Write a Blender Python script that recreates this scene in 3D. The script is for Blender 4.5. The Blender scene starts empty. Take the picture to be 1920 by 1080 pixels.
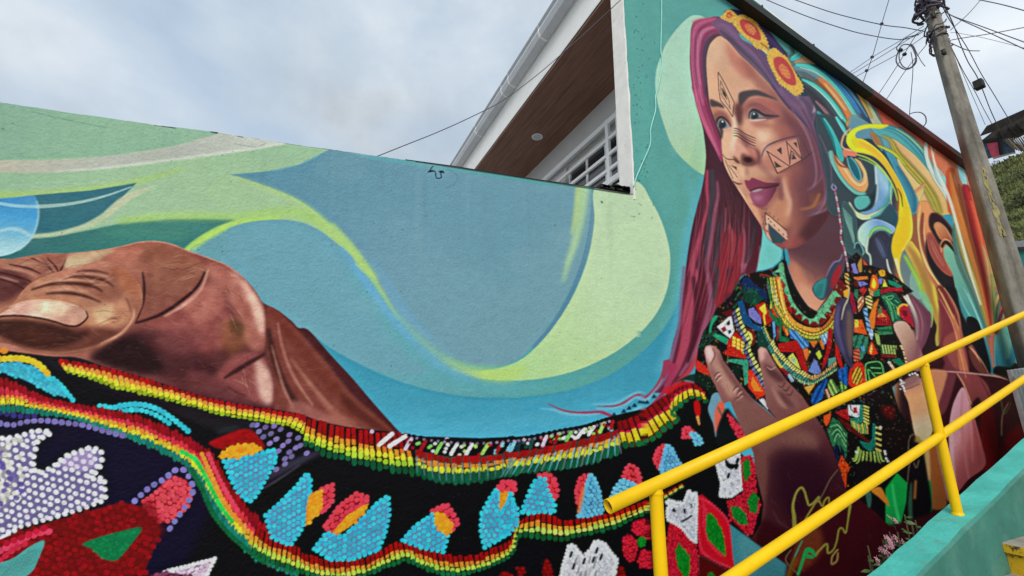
import bpy, bmesh, math, random
import numpy as np
from mathutils import Matrix, Vector

# ------------------------------------------------------------------ camera
# World: X runs along the mural wall, Y into it, Z up; the camera looks up from the lower flight of the stairs.
sc = bpy.context.scene
EYE = 2.4                                      # the photographer stands part-way up the stairs
FPX = 785.0                                    # focal length in photo pixels (1920 wide)
_n = lambda v: np.array(v, float) / np.linalg.norm(v)
cD = _n([573 - 960, 740 - 540, FPX])           # world +Y seen in camera axes (right, down, forward)
cV = _n([1025 - 960, -2413 - 540, FPX])
cV = _n(cV - cD * (cV @ cD))                   # world +Z
cW = np.cross(cD, cV)
cW = cW if cW[0] > 0 else -cW                  # world +X
cam = bpy.data.cameras.new('camera')
cam.sensor_width = 36.0
cam.lens = FPX / 1920 * 36
cam.clip_start = 0.05
cam.clip_end = 3000
cam_o = bpy.data.objects.new('camera', cam)
sc.collection.objects.link(cam_o)
right = Vector((cW[0], cD[0], cV[0])); up = -Vector((cW[1], cD[1], cV[1])); back = -Vector((cW[2], cD[2], cV[2]))
m = Matrix((right, up, back)).transposed().to_4x4()
m.translation = (0, 0, EYE)
cam_o.matrix_world = m
sc.camera = cam_o

# ------------------------------------------------------------------ sky, sun, exposure
SUN_EL, SUN_AZ = math.radians(42), math.radians(30)       # azimuth from -Y (behind the camera) towards -X
world = bpy.data.worlds.new('World'); sc.world = world; world.use_nodes = True
nt = world.node_tree; nt.nodes.clear()
N = lambda t, **k: nt.nodes.new(t)
out = N('ShaderNodeOutputWorld'); bg = N('ShaderNodeBackground')
sky = N('ShaderNodeTexSky'); sky.sky_type = 'NISHITA'; sky.sun_disc = False
sky.sun_elevation = SUN_EL; sky.sun_rotation = math.radians(210)
sky.altitude = 1800; sky.air_density = 1.0; sky.dust_density = 1.5
tc = N('ShaderNodeTexCoord')
mp = N('ShaderNodeMapping'); mp.inputs['Scale'].default_value = (1.0, 1.0, 2.0); mp.inputs['Location'].default_value = (3.1, 1.3, 0.4)
n1 = N('ShaderNodeTexNoise'); n1.inputs['Scale'].default_value = 1.7; n1.inputs['Detail'].default_value = 6; n1.inputs['Roughness'].default_value = .5; n1.inputs['Distortion'].default_value = .15
n2 = N('ShaderNodeTexNoise'); n2.inputs['Scale'].default_value = 1.3; n2.inputs['Detail'].default_value = 7; n2.inputs['Roughness'].default_value = .56
mp2 = N('ShaderNodeMapping'); mp2.inputs['Location'].default_value = (7.7, 2.9, 5.1)
cr = N('ShaderNodeValToRGB')                               # how thick the cloud is
cr.color_ramp.elements[0].position = .30; cr.color_ramp.elements[0].color = (0, 0, 0, 1)
cr.color_ramp.elements[1].position = .56; cr.color_ramp.elements[1].color = (1, 1, 1, 1)
cc = N('ShaderNodeValToRGB')                               # grey bellies to white tops
cc.color_ramp.elements[0].position = .36; cc.color_ramp.elements[0].color = (.62, .66, .695, 1)
cc.color_ramp.elements[1].position = .61; cc.color_ramp.elements[1].color = (.31, .34, .37, 1)
e = cc.color_ramp.elements.new(.5); e.color = (.44, .49, .535, 1)
sv = N('ShaderNodeVectorMath'); sv.operation = 'SCALE'; sv.inputs['Scale'].default_value = 0.12
mx = N('ShaderNodeMix'); mx.data_type = 'RGBA'
thin = N('ShaderNodeMix'); thin.data_type = 'RGBA'; thin.inputs['Factor'].default_value = .62
thin.inputs[7].default_value = (.42, .52, .61, 1)          # bright high haze
L = nt.links.new
L(tc.outputs['Generated'], mp.inputs['Vector']); L(mp.outputs['Vector'], n1.inputs['Vector'])
L(tc.outputs['Generated'], mp2.inputs['Vector']); L(mp2.outputs['Vector'], n2.inputs['Vector'])
L(n1.outputs['Fac'], cr.inputs['Fac']); L(n2.outputs['Fac'], cc.inputs['Fac'])
L(sky.outputs['Color'], sv.inputs[0]); L(sv.outputs['Vector'], thin.inputs[6])
L(cr.outputs['Color'], mx.inputs['Factor']); L(thin.outputs[2], mx.inputs[6]); L(cc.outputs['Color'], mx.inputs[7])
L(mx.outputs[2], bg.inputs['Color']); bg.inputs['Strength'].default_value = 1.0
L(bg.outputs['Background'], out.inputs['Surface'])
sun = bpy.data.lights.new('sun', 'SUN'); sun.energy = 1.5; sun.angle = math.radians(30); sun.color = (1.0, .965, .91)
sun_o = bpy.data.objects.new('sun', sun); sc.collection.objects.link(sun_o)
sdir = Vector((-math.sin(SUN_AZ) * math.cos(SUN_EL), -math.cos(SUN_AZ) * math.cos(SUN_EL), math.sin(SUN_EL)))   # towards the sun
sun_o.rotation_euler = sdir.to_track_quat('Z', 'Y').to_euler(); sun_o.location = (0, -10, 20)
sc.view_settings.view_transform = 'Standard'; sc.view_settings.look = 'None'
sc.view_settings.exposure = 0.56; sc.view_settings.gamma = 1.0; sc.view_settings.use_curve_mapping = False
PAINT_GAIN = 1.2                                           # paint reflectance per photographed value

# ------------------------------------------------------------------ helpers
COL = sc.collection
random.seed(11)
def ray(px, py):
    r = np.array([px - 960., py - 540., FPX])
    return np.array([r @ cW, r @ cD, r @ cV])
def onY(p, d):
    r = ray(*p); r = r * d / r[1]; return Vector((r[0], r[1], r[2] + EYE))
def onX(p, d):
    r = ray(*p); r = r * d / r[0]; return Vector((r[0], r[1], r[2] + EYE))
def onZ(p, z):
    r = ray(*p); r = r * (z - EYE) / r[2]; return Vector((r[0], r[1], z))
def far(p, dist):
    r = ray(*p); r = r / np.linalg.norm(r) * dist; return Vector((r[0], r[1], r[2] + EYE))
def tag(o, label=None, cat=None, group=None, kind=None):
    if label: o['label'] = label
    if cat: o['category'] = cat
    if group: o['group'] = group
    if kind: o['kind'] = kind
    return o
def empty(name, loc=(0, 0, 0)):
    o = bpy.data.objects.new(name, None); o.location = loc; o.empty_display_size = .2; COL.objects.link(o); return o
def link(name, me, mat=None, parent=None, smooth=False):
    o = bpy.data.objects.new(name, me); COL.objects.link(o)
    if mat is not None and not me.materials: me.materials.append(mat)
    if parent is not None:
        o.parent = parent
        pl = parent.location if parent.type == 'EMPTY' else Vector((0, 0, 0))
        o.location = -pl if parent.type == 'EMPTY' else (0, 0, 0)
    if smooth:
        me.polygons.foreach_set('use_smooth', [True] * len(me.polygons))
    return o
class MB:
    def __init__(s): s.v = []; s.f = []
    def add(s, vs, fs):
        b = len(s.v); s.v += [tuple(v) for v in vs]; s.f += [tuple(i + b for i in f) for f in fs]; return s
    def hexa(s, p):      # 8 points: bottom 4 ccw, top 4 ccw
        return s.add(p, [(3, 2, 1, 0), (4, 5, 6, 7), (0, 1, 5, 4), (1, 2, 6, 5), (2, 3, 7, 6), (3, 0, 4, 7)])
    def box(s, a, b):
        (x0, y0, z0), (x1, y1, z1) = a, b
        return s.hexa([(x0, y0, z0), (x1, y0, z0), (x1, y1, z0), (x0, y1, z0), (x0, y0, z1), (x1, y0, z1), (x1, y1, z1), (x0, y1, z1)])
    def tube(s, pts, r, n=10, cap=True, rot=0.0):
        pts = [Vector(p) for p in pts]; rr = r if isinstance(r, (list, tuple)) else [r] * len(pts)
        rings = []; ref = None
        for i, p in enumerate(pts):
            t = (pts[min(i + 1, len(pts) - 1)] - pts[max(i - 1, 0)]).normalized()
            if ref is None:
                ref = t.orthogonal().normalized() if abs(t.z) > .95 or True else None
                a0 = Vector((0, 0, 1)) if abs(t.z) < .9 else Vector((1, 0, 0)); ref = (a0 - t * a0.dot(t)).normalized()
            ref = (ref - t * ref.dot(t)).normalized(); b = t.cross(ref)
            rings.append([p + (ref * math.cos(rot + 2 * math.pi * k / n) + b * math.sin(rot + 2 * math.pi * k / n)) * rr[i] for k in range(n)])
        vs = [v for ring in rings for v in ring]; fs = []
        for i in range(len(pts) - 1):
            for k in range(n):
                k2 = (k + 1) % n; fs.append((i * n + k, i * n + k2, (i + 1) * n + k2, (i + 1) * n + k))
        if cap:
            fs.append(tuple(range(n))[::-1]); fs.append(tuple((len(pts) - 1) * n + k for k in range(n)))
        return s.add(vs, fs)
    def mesh(s, name, bevel=0, seg=2):
        me = bpy.data.meshes.new(name); me.from_pydata(s.v, [], s.f)
        bm = bmesh.new(); bm.from_mesh(me); bmesh.ops.recalc_face_normals(bm, faces=bm.faces)
        if bevel:
            bmesh.ops.bevel(bm, geom=[e for e in bm.edges if len(e.link_faces) == 2 and e.calc_face_angle(0) > .5], offset=bevel, segments=seg, affect='EDGES', profile=.6)
        bm.to_mesh(me); bm.free(); return me
    def obj(s, name, mat, parent=None, bevel=0, smooth=False, seg=2):
        return link(name, s.mesh(name, bevel, seg), mat, parent, smooth)
def bez(pts, n=8):
    p = [Vector(q) for q in pts]; out_ = []
    for i in range(len(p) - 1):
        a, b, c, d = p[max(i - 1, 0)], p[i], p[i + 1], p[min(i + 2, len(p) - 1)]
        for k in range(n):
            t = k / n; out_.append(.5 * (2 * b + (c - a) * t + (2 * a - 5 * b + 4 * c - d) * t * t + (3 * b - a - 3 * c + d) * t ** 3))
    return out_ + [p[-1]]
def mat(name, col, rough=.6, var=.12, scale=6.0, bump=.0, bscale=40.0, metal=0.0, col2=None, wear=None, wscale=5.0, wpos=(.62, .68), spec=.4, stretch=(1, 1, 1), bdist=.004):
    m_ = bpy.data.materials.new(name); m_.use_nodes = True; t = m_.node_tree; b = t.nodes['Principled BSDF']
    b.inputs['Roughness'].default_value = rough; b.inputs['Metallic'].default_value = metal; b.inputs['Specular IOR Level'].default_value = spec
    co = t.nodes.new('ShaderNodeTexCoord'); mp_ = t.nodes.new('ShaderNodeMapping'); mp_.inputs['Scale'].default_value = stretch; t.links.new(co.outputs['Object'], mp_.inputs['Vector'])
    nz = t.nodes.new('ShaderNodeTexNoise'); nz.inputs['Scale'].default_value = scale; nz.inputs['Detail'].default_value = 6; nz.inputs['Roughness'].default_value = .6; t.links.new(mp_.outputs['Vector'], nz.inputs['Vector'])
    r_ = t.nodes.new('ShaderNodeValToRGB'); c2 = col2 or tuple(min(1, c * (1 + var)) for c in col); c1 = col if col2 else tuple(c * (1 - var) for c in col)
    r_.color_ramp.elements[0].position = .32; r_.color_ramp.elements[1].position = .68
    r_.color_ramp.elements[0].color = (*c1, 1); r_.color_ramp.elements[1].color = (*c2, 1); t.links.new(nz.outputs['Fac'], r_.inputs['Fac'])
    src = r_.outputs['Color']
    if wear is not None:
        w = t.nodes.new('ShaderNodeTexNoise'); w.inputs['Scale'].default_value = wscale; w.inputs['Detail'].default_value = 8; w.inputs['Roughness'].default_value = .7; t.links.new(mp_.outputs['Vector'], w.inputs['Vector'])
        wr = t.nodes.new('ShaderNodeValToRGB'); wr.color_ramp.elements[0].position = wpos[0]; wr.color_ramp.elements[1].position = wpos[1]; t.links.new(w.outputs['Fac'], wr.inputs['Fac'])
        mi = t.nodes.new('ShaderNodeMix'); mi.data_type = 'RGBA'; t.links.new(wr.outputs['Color'], mi.inputs['Factor']); t.links.new(src, mi.inputs[6]); mi.inputs[7].default_value = (*wear, 1); src = mi.outputs[2]
    t.links.new(src, b.inputs['Base Color'])
    if bump:
        bn = t.nodes.new('ShaderNodeTexNoise'); bn.inputs['Scale'].default_value = bscale; bn.inputs['Detail'].default_value = 5; t.links.new(mp_.outputs['Vector'], bn.inputs['Vector'])
        bu = t.nodes.new('ShaderNodeBump'); bu.inputs['Strength'].default_value = bump; bu.inputs['Distance'].default_value = bdist; t.links.new(bn.outputs['Fac'], bu.inputs['Height']); t.links.new(bu.outputs['Normal'], b.inputs['Normal'])
    return m_
# ---------------------------------------------------------------- mural paint
# The mural is flat paint on the wall.  It is drawn here, stroke by stroke, on
# a numpy canvas whose coordinates are later mapped onto the wall plane, and it
# ends up as a colour attribute on the dense front faces of the wall.
import math
import numpy as np
CX0, CY0, CW, CH = -220, -140, 2180, 1400
CAN = np.zeros((CH, CW, 3), np.float32)
PID = np.zeros((CH, CW), np.uint8)
CLIPS = {}
prng = np.random.RandomState(7)

def Z(x0, y0, s):
    return lambda pts: [(x0 + p[0] / s, y0 + p[1] / s) for p in pts]

zA = Z(0, 150, 2.8235); zB = Z(0, 440, 3.375); zC = Z(0, 640, 2.4554); zD = Z(400, 640, 2.4554)
zE = Z(1220, 0, 6); zF = Z(1260, 160, 6); zG = Z(1260, 320, 6); zH = Z(1220, 480, 6); zI = Z(1460, 440, 6)
zJ = Z(1460, 600, 6); zK = Z(1480, 760, 6); zL = Z(1200, 640, 6); zM = Z(1480, 60, 6); zN = Z(1540, 220, 6)
zO = Z(1580, 380, 6); zQ = Z(1640, 540, 6.75); zR = Z(960, 680, 6); zS = Z(940, 840, 6); zT = Z(940, 960, 8)
zU = Z(1380, 860, 4.8); zV = Z(1100, 560, 2.0768); zW = Z(1100, 860, 4.909); zX = Z(1500, 300, 2.571)
zY = Z(1800, 600, 4.909); zf = Z(1220, 0, 1.705); zs = Z(1480, 40, 1.241)

def spl(pts, closed=True, n=7):
    p = np.asarray(pts, float)
    m = len(p)
    if m < 3:
        return p
    idx = np.arange(m if closed else m - 1)
    g = (lambda i: p[i % m]) if closed else (lambda i: p[np.clip(i, 0, m - 1)])
    p0, p1, p2, p3 = g(idx - 1), g(idx), g(idx + 1), g(idx + 2)
    out = []
    for t in np.linspace(0, 1, n, endpoint=False):
        out.append(0.5 * (2 * p1 + (p2 - p0) * t + (2 * p0 - 5 * p1 + 4 * p2 - p3) * t * t + (3 * p1 - p0 - 3 * p2 + p3) * t ** 3))
    q = np.stack(out, 1).reshape(-1, 2)
    return q if closed else np.vstack([q, p[-1:]])

def boxblur(m, r):
    r = int(r)
    if r < 1:
        return m
    for ax in (0, 1):
        pad = [(r + 1, r) if a == ax else (0, 0) for a in (0, 1)]
        c = np.cumsum(np.pad(m, pad), axis=ax)
        if ax == 0:
            m = (c[2 * r + 1:] - c[:-2 * r - 1]) / (2 * r + 1)
        else:
            m = (c[:, 2 * r + 1:] - c[:, :-2 * r - 1]) / (2 * r + 1)
    return m

def pmask(q, soft=0.0):
    q = np.asarray(q, float) - (CX0, CY0)
    pad = int(soft * 2.2) + 3
    x0 = max(0, int(np.floor(q[:, 0].min())) - pad); x1 = min(CW, int(np.ceil(q[:, 0].max())) + pad)
    y0 = max(0, int(np.floor(q[:, 1].min())) - pad); y1 = min(CH, int(np.ceil(q[:, 1].max())) + pad)
    if x1 - x0 < 2 or y1 - y0 < 2:
        return None
    w, h, SS = x1 - x0, y1 - y0, 3
    acc = np.zeros((h * SS, w + 2), np.float32)
    a = q - (x0, y0); b = np.roll(a, -1, 0)
    for (ax, ay), (bx, by) in zip(a, b):
        ay *= SS; by *= SS
        if ay == by:
            continue
        d = 1.0
        if ay > by:
            ax, ay, bx, by, d = bx, by, ax, ay, -1.0
        r0 = max(0, int(np.ceil(ay - .5))); r1 = min(h * SS - 1, int(np.ceil(by - .5)) - 1)
        if r1 < r0:
            continue
        rows = np.arange(r0, r1 + 1)
        xs = np.clip(ax + (rows + .5 - ay) * (bx - ax) / (by - ay), 0, w)
        xi = xs.astype(int); fr = xs - xi
        acc[rows, xi] += d * (1 - fr); acc[rows, xi + 1] += d * fr
    m = np.clip(np.abs(np.cumsum(acc, 1)[:, :w]), 0, 1).reshape(h, SS, w).mean(1)
    if soft > 0.6:
        r = max(1, int(round(soft * .45)))
        m = boxblur(boxblur(boxblur(m, r), r), r) if soft >= 2 else boxblur(m, 1) * .6 + m * .4
    return x0, y0, m

def comp(mk, col, alpha=1.0, clip=None, part=None, grad=None, mode='mix'):
    if mk is None:
        return
    x0, y0, m = mk
    h, w = m.shape
    if clip is not None:
        m = m * CLIPS[clip][y0:y0 + h, x0:x0 + w]
    if part is not None:
        PID[y0:y0 + h, x0:x0 + w][m > .5] = part
    a = (m * alpha)[..., None]
    V = CAN[y0:y0 + h, x0:x0 + w]
    if grad is not None:
        (gx0, gy0), (gx1, gy1), cols = grad
        yy, xx = np.mgrid[y0:y0 + h, x0:x0 + w].astype(np.float32)
        xx += CX0; yy += CY0
        dx, dy = gx1 - gx0, gy1 - gy0
        t = np.clip(((xx - gx0) * dx + (yy - gy0) * dy) / (dx * dx + dy * dy), 0, 1)
        ts = np.linspace(0, 1, len(cols))
        cc = np.stack([np.interp(t, ts, [c[k] for c in cols]) for k in range(3)], -1)
    else:
        cc = np.asarray(col, np.float32)
    if mode == 'mul':
        cc = V * cc / 255.
    V *= 1 - a
    V += a * cc

def P(pts, col=None, soft=0.7, alpha=1.0, clip=None, part=None, grad=None, smooth=True, mk=None, mode='mix'):
    q = spl(pts) if smooth else np.asarray(pts, float)
    m = pmask(q, soft)
    if m is None:
        return
    if mk:
        full = np.zeros((CH, CW), np.float32)
        mm = m[2]
        if clip:
            mm = mm * CLIPS[clip][m[1]:m[1] + mm.shape[0], m[0]:m[0] + mm.shape[1]]
        full[m[1]:m[1] + mm.shape[0], m[0]:m[0] + mm.shape[1]] = mm
        CLIPS[mk] = full
    if col is not None or grad is not None:
        comp(m, col, alpha, clip, part, grad, mode)

def ribbon(pts, width):
    c = spl(pts, False, 8) if len(pts) > 2 else np.asarray(pts, float)
    if len(pts) == 2:
        c = np.linspace(c[0], c[1], 8)
    w = np.interp(np.linspace(0, 1, len(c)), np.linspace(0, 1, len(width)), width) if np.ndim(width) else np.full(len(c), float(width))
    t = np.gradient(c, axis=0); t /= np.linalg.norm(t, axis=1)[:, None] + 1e-9
    n = np.stack([-t[:, 1], t[:, 0]], 1) * (w / 2)[:, None]
    e0 = c[:1] - t[:1] * w[0] * .35; e1 = c[-1:] + t[-1:] * w[-1] * .35
    return np.vstack([e0, c + n, e1, (c - n)[::-1]])

def S(pts, width, col, soft=0.7, alpha=1.0, clip=None, part=None, mode='mix'):
    comp(pmask(ribbon(pts, width), soft), col, alpha, clip, part, None, mode)

def dot(x, y, rx, ry, ang, col, alpha=1.0, clip=None):
    R = max(rx, ry) + 1.5
    cx, cy = x - CX0, y - CY0
    x0, x1 = int(cx - R), int(cx + R) + 2; y0, y1 = int(cy - R), int(cy + R) + 2
    if x0 < 0 or y0 < 0 or x1 > CW or y1 > CH:
        return
    yy, xx = np.mgrid[y0:y1, x0:x1]
    dx, dy = xx - cx, yy - cy
    c, s = np.cos(ang), np.sin(ang)
    u, v = (dx * c + dy * s) / rx, (-dx * s + dy * c) / ry
    m = np.clip((1 - np.sqrt(u * u + v * v)) * min(rx, ry) + .5, 0, 1) * alpha
    if clip is not None:
        m = m * (CLIPS[clip][y0:y1, x0:x1] > .5)
    V = CAN[y0:y1, x0:x1]
    V += m[..., None] * (np.asarray(col, np.float32) - V)

def vary(c, a):
    c = np.asarray(c, float)
    return np.clip(c * (1 + prng.uniform(-a, a)) + prng.uniform(-a, a, 3) * 30, 0, 255)

def inside(pts, poly):
    poly = np.asarray(poly); x, y = pts[:, 0], pts[:, 1]
    r = np.zeros(len(pts), bool)
    for (ax, ay), (bx, by) in zip(poly, np.roll(poly, -1, 0)):
        c = (ay > y) != (by > y)
        with np.errstate(divide='ignore', invalid='ignore'):
            r ^= c & (x < (bx - ax) * (y - ay) / (by - ay + 1e-12) + ax)
    return r

def beads(pts, sp, col, base=None, ang=0.0, r=.46, hi=None, smooth=False, asp=1.15, rim=None, part=None, jit=.12, soft=.7, va=.1):
    q = spl(pts) if smooth else np.asarray(pts, float)
    if base is not None:
        comp(pmask(q, soft), base, 1, None, part)
    c0 = q.mean(0); R = np.abs(q - c0).max() * 1.5
    n = int(R / sp) + 1
    i, j = np.meshgrid(np.arange(-n, n + 1), np.arange(-n, n + 1))
    u = (i + .5 * (j % 2)) * sp; v = j * sp * .88
    ca, sa = np.cos(ang), np.sin(ang)
    g = np.stack([c0[0] + u * ca - v * sa, c0[1] + u * sa + v * ca], -1).reshape(-1, 2)
    g = g[inside(g, q)]
    for x, y in g:
        x += prng.normal() * jit * sp; y += prng.normal() * jit * sp
        rr = sp * r * prng.uniform(.88, 1.1)
        dot(x, y, rr * asp, rr, ang, vary(col, va))
        if hi is not None:
            dot(x - rr * .25, y - rr * .3, rr * .42, rr * .35, ang, hi, .55)
    if rim is not None:
        L = np.vstack([q, q[:1]]); d = np.r_[0, np.cumsum(np.linalg.norm(np.diff(L, axis=0), axis=1))]
        for s in np.arange(0, d[-1], sp * 1.02):
            x, y = np.interp(s, d, L[:, 0]), np.interp(s, d, L[:, 1])
            rr = sp * r * prng.uniform(.95, 1.15)
            dot(x, y, rr * asp, rr, ang, vary(rim, .06))

def dotline(pts, sp, rx, ry, cols, ang=None, closed=False, alpha=1.0, va=.08):
    q = spl(pts, closed, 10)
    d = np.r_[0, np.cumsum(np.linalg.norm(np.diff(q, axis=0), axis=1))]
    if not isinstance(cols, list):
        cols = [cols]
    for k, s in enumerate(np.arange(0, d[-1], sp)):
        x, y = np.interp(s, d, q[:, 0]), np.interp(s, d, q[:, 1])
        if ang is None:
            x2, y2 = np.interp(s + 1, d, q[:, 0]), np.interp(s + 1, d, q[:, 1])
            x1, y1 = np.interp(s - 1, d, q[:, 0]), np.interp(s - 1, d, q[:, 1])
            a = np.arctan2(y2 - y1, x2 - x1)
        else:
            a = ang
        dot(x, y, rx * prng.uniform(.9, 1.1), ry * prng.uniform(.9, 1.1), a, vary(cols[k % len(cols)], va), alpha)

def band(top, bot, sp, rows, gap=(18, 10, 20), skew=0.0, fillgap=.26, va=.12, base=None, part=None):
    """woven bead edge between two curves: ticks across, one colour per row"""
    a = spl(top, False, 14); b = spl(bot, False, 14)
    def res(q, n):
        d = np.r_[0, np.cumsum(np.linalg.norm(np.diff(q, axis=0), axis=1))]; s = np.linspace(0, d[-1], n)
        return np.stack([np.interp(s, d, q[:, 0]), np.interp(s, d, q[:, 1])], 1), d[-1]
    L = res(a, 10)[1]
    n = max(4, int(L / sp))
    A, _ = res(a, n + 1); B, _ = res(b, n + 1)
    comp(pmask(np.vstack([A, B[::-1]]), .7), gap if base is None else base, 1, None, part)
    for k in range(n):
        a0, a1, b0, b1 = A[k], A[k + 1], B[k], B[k + 1]
        sh = (a1 - a0) * (skew + prng.uniform(-.18, .18))
        for (f0, f1, col, kind) in rows:
            f0j = f0 + prng.uniform(-.06, .06); f1j = f1 + prng.uniform(-.06, .06)
            p0, p1 = a0 + (b0 - a0) * f0j + sh * (1 - f0j), a1 + (b1 - a1) * f0j + sh * (1 - f0j)
            p2, p3 = a1 + (b1 - a1) * f1j + sh * (1 - f1j), a0 + (b0 - a0) * f1j + sh * (1 - f1j)
            c = vary(col, va)
            if kind == 'd':
                cc = (p0 + p1 + p2 + p3) / 4
                ax = (p3 + p2 - p0 - p1) / 2
                dot(cc[0], cc[1], np.linalg.norm(ax) * .54, max(1.1, np.linalg.norm(p1 - p0) * .5 * (1 - fillgap * .5)), np.arctan2(ax[1], ax[0]), c)
            else:
                g = fillgap
                comp(pmask(np.array([p0 + (p1 - p0) * g / 2, p1 - (p1 - p0) * g / 2, p2 + (p3 - p2) * g / 2, p3 - (p3 - p2) * g / 2]), .0), c)
BACK, FIST, CLOTH, FACE, HAIR, BANDP, DRESS, PALM, SWIRL = range(9)
def flow(q_, w, c, n=4, a=.5, part=SWIRL, clip=None):
    b_ = spl(q_, False, 5); t_ = np.gradient(b_, axis=0); t_ /= np.linalg.norm(t_, axis=1)[:, None] + 1e-9; nn = np.stack([-t_[:, 1], t_[:, 0]], 1)
    ww = np.interp(np.linspace(0, 1, len(b_)), np.linspace(0, 1, len(w)), w)[:, None]
    for k in range(n):
        o_ = -.42 + .84 * (k + prng.uniform(.2, .8)) / n
        cc_ = [min(255, v_ * 1.3 + 22) for v_ in c] if k % 2 else [v_ * .62 for v_ in c]
        S([tuple(p_) for p_ in (b_ + nn * ww * o_)[::2]], [.6, 1.6, 1.6, .6], cc_, .8, a, part=part, clip=clip)
# ---- backdrop
P([(-300, -200), (2000, -200), (2000, 1300), (-300, 1300)], smooth=False, part=BACK,
  grad=((0, 300), (0, 860), [(70, 150, 165), (52, 140, 164), (78, 164, 188)]))
P([(1150, -160), (1700, -160), (1420, 300), (1330, 350), (1318, 420), (1295, 500), (1262, 590), (1205, 660), (1130, 710), (1040, 738), (950, 747),
   (860, 742), (770, 722), (690, 690), (620, 652), (555, 600), (490, 540), (440, 470), (420, 400), (600, 290), (1150, 250)],
  soft=1.2, grad=((560, 560), (1180, 420), [(110, 162, 176), (98, 164, 172), (88, 162, 160), (90, 158, 150)]))
# blue edge of light along the hair
S([(1322, 330), (1314, 390), (1296, 460), (1284, 540), (1274, 600), (1255, 660), (1232, 700)], [10, 26, 24, 20, 26, 24, 10], (84, 160, 182), 9, .85)
S([(1288, 330), (1300, 380), (1284, 450), (1272, 540), (1240, 620)], [8, 14, 14, 12, 6], (92, 170, 180), 7, .5)
# grey blue field
P(zA([(1185, 503), (1320, 496), (1480, 480), (1650, 428), (1770, 364)]) + [(700, 300), (830, 318), (1000, 345), (1112, 362), (1106, 430), (1088, 500), (1050, 580),
   (1002, 645), (960, 680), (900, 686), (840, 668), (780, 622), (730, 566), (690, 505), (650, 455), (600, 402), (530, 360)],
  soft=.9, grad=((560, 330), (960, 640), [(96, 144, 162), (112, 154, 170), (114, 156, 168)]))
P([(640, 300), (1060, 352), (1050, 420), (960, 520), (860, 480), (760, 400)], (100, 146, 164), 40, .5)
# pale streak beside crescent
S([(1096, 352), (1090, 400), (1080, 450), (1066, 492), (1056, 530)], [20, 18, 14, 10, 3], (176, 208, 150), 6, .8)
S([(1084, 352), (1080, 400), (1072, 440)], [10, 9, 4], (196, 214, 120), 5, .6)
S([(1117, 352), (1112, 410), (1098, 480), (1074, 545), (1040, 605), (1000, 652)], [10, 11, 9, 8, 8, 5], (92, 136, 160), 1.5, 1)
# cream crescent
P([(1118, 350), (1192, 340), (1222, 378), (1244, 424), (1257, 480), (1252, 540), (1230, 590), (1190, 634), (1138, 670), (1075, 697), (1010, 711), (950, 714),
   (890, 708), (840, 690), (880, 696), (930, 692), (975, 676), (1012, 645), (1048, 600), (1080, 545), (1104, 480), (1115, 415)],
  soft=1.0, grad=((1190, 380), (930, 712), [(184, 208, 170), (186, 210, 168), (182, 210, 154), (164, 204, 140)]))
P([(1125, 370), (1180, 380), (1215, 440), (1210, 540), (1150, 620), (1090, 640), (1110, 520)], (188, 212, 170), 30, .45)
S([(830, 676), (870, 694), (910, 702), (950, 703), (985, 692)], [8, 18, 24, 26, 14], (180, 210, 112), 11, .75)

S([(628, 430), (690, 530), (760, 618), (830, 682), (890, 712)], [4, 12, 16, 16, 6], (104, 168, 204), 10, .5)
S([(696, 486), (736, 560), (790, 622), (850, 664)], [4, 10, 10, 3], (112, 168, 196), 7, .55)
S([(700, 540), (770, 630), (850, 700), (930, 728), (1040, 726)], [4, 12, 18, 14, 4], (92, 166, 176), 10, .5)
S([(560, 612), (640, 668), (740, 716), (860, 744), (960, 748), (1060, 736)], [3, 4, 4, 4, 4, 3], (58, 138, 160), 3, .5)
# water light
P([(740, 780), (900, 790), (1060, 770), (1150, 740), (1180, 780), (1050, 810), (900, 830), (760, 830)], (84, 178, 208), 26, .5)
for k in range(60):
    x, y = prng.uniform(700, 1200), prng.uniform(745, 820)
    S([(x, y), (x + 30, y - 1), (x + 60, y - 7)], [1, 5, 1], vary((52, 152, 184), .1), 4, .3)
# ---- left: greens, beige ribbon, dark leaf, blue ball
P([(-300, 60), (-300, 700), (120, 640), (280, 480), (356, 470), (400, 432), (450, 414), (500, 350), (430, 328), (500, 322), (560, 309), (624, 278), (300, 200)],
  grad=((0, 300), (600, 330), [(150, 186, 150), (158, 190, 152), (158, 190, 150), (152, 188, 152)]), soft=1, smooth=False)
P([(-300, 140)] + zA([(0, 105), (1080, 240), (1160, 285), (900, 355), (560, 405), (0, 425)]) + [(-300, 302)], smooth=False, soft=1.2,
  grad=((0, 200), (100, 300), [(134, 172, 148), (142, 180, 150)]))
P([(-300, 320), (-300, 300)] + zA([(0, 425), (260, 424), (560, 405), (900, 355), (1180, 280), (1330, 262), (1540, 325), (1350, 366), (1000, 415), (600, 465), (300, 490), (0, 492)]), soft=1.2,
  grad=((0, 300), (520, 265), [(186, 184, 164), (180, 184, 170), (176, 180, 168), (198, 202, 188)]))
S(zA([(300, 486), (600, 462), (1000, 412), (1350, 362), (1520, 333)]), [2, 5, 5, 6, 3], (206, 212, 196), 2, .8)
# lime tints
S([(-200, 372)] + zA([(0, 612), (250, 600), (500, 578), (760, 530), (980, 470)]), [10, 12, 11, 10, 9, 4], (166, 200, 104), 7, .7)
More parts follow.
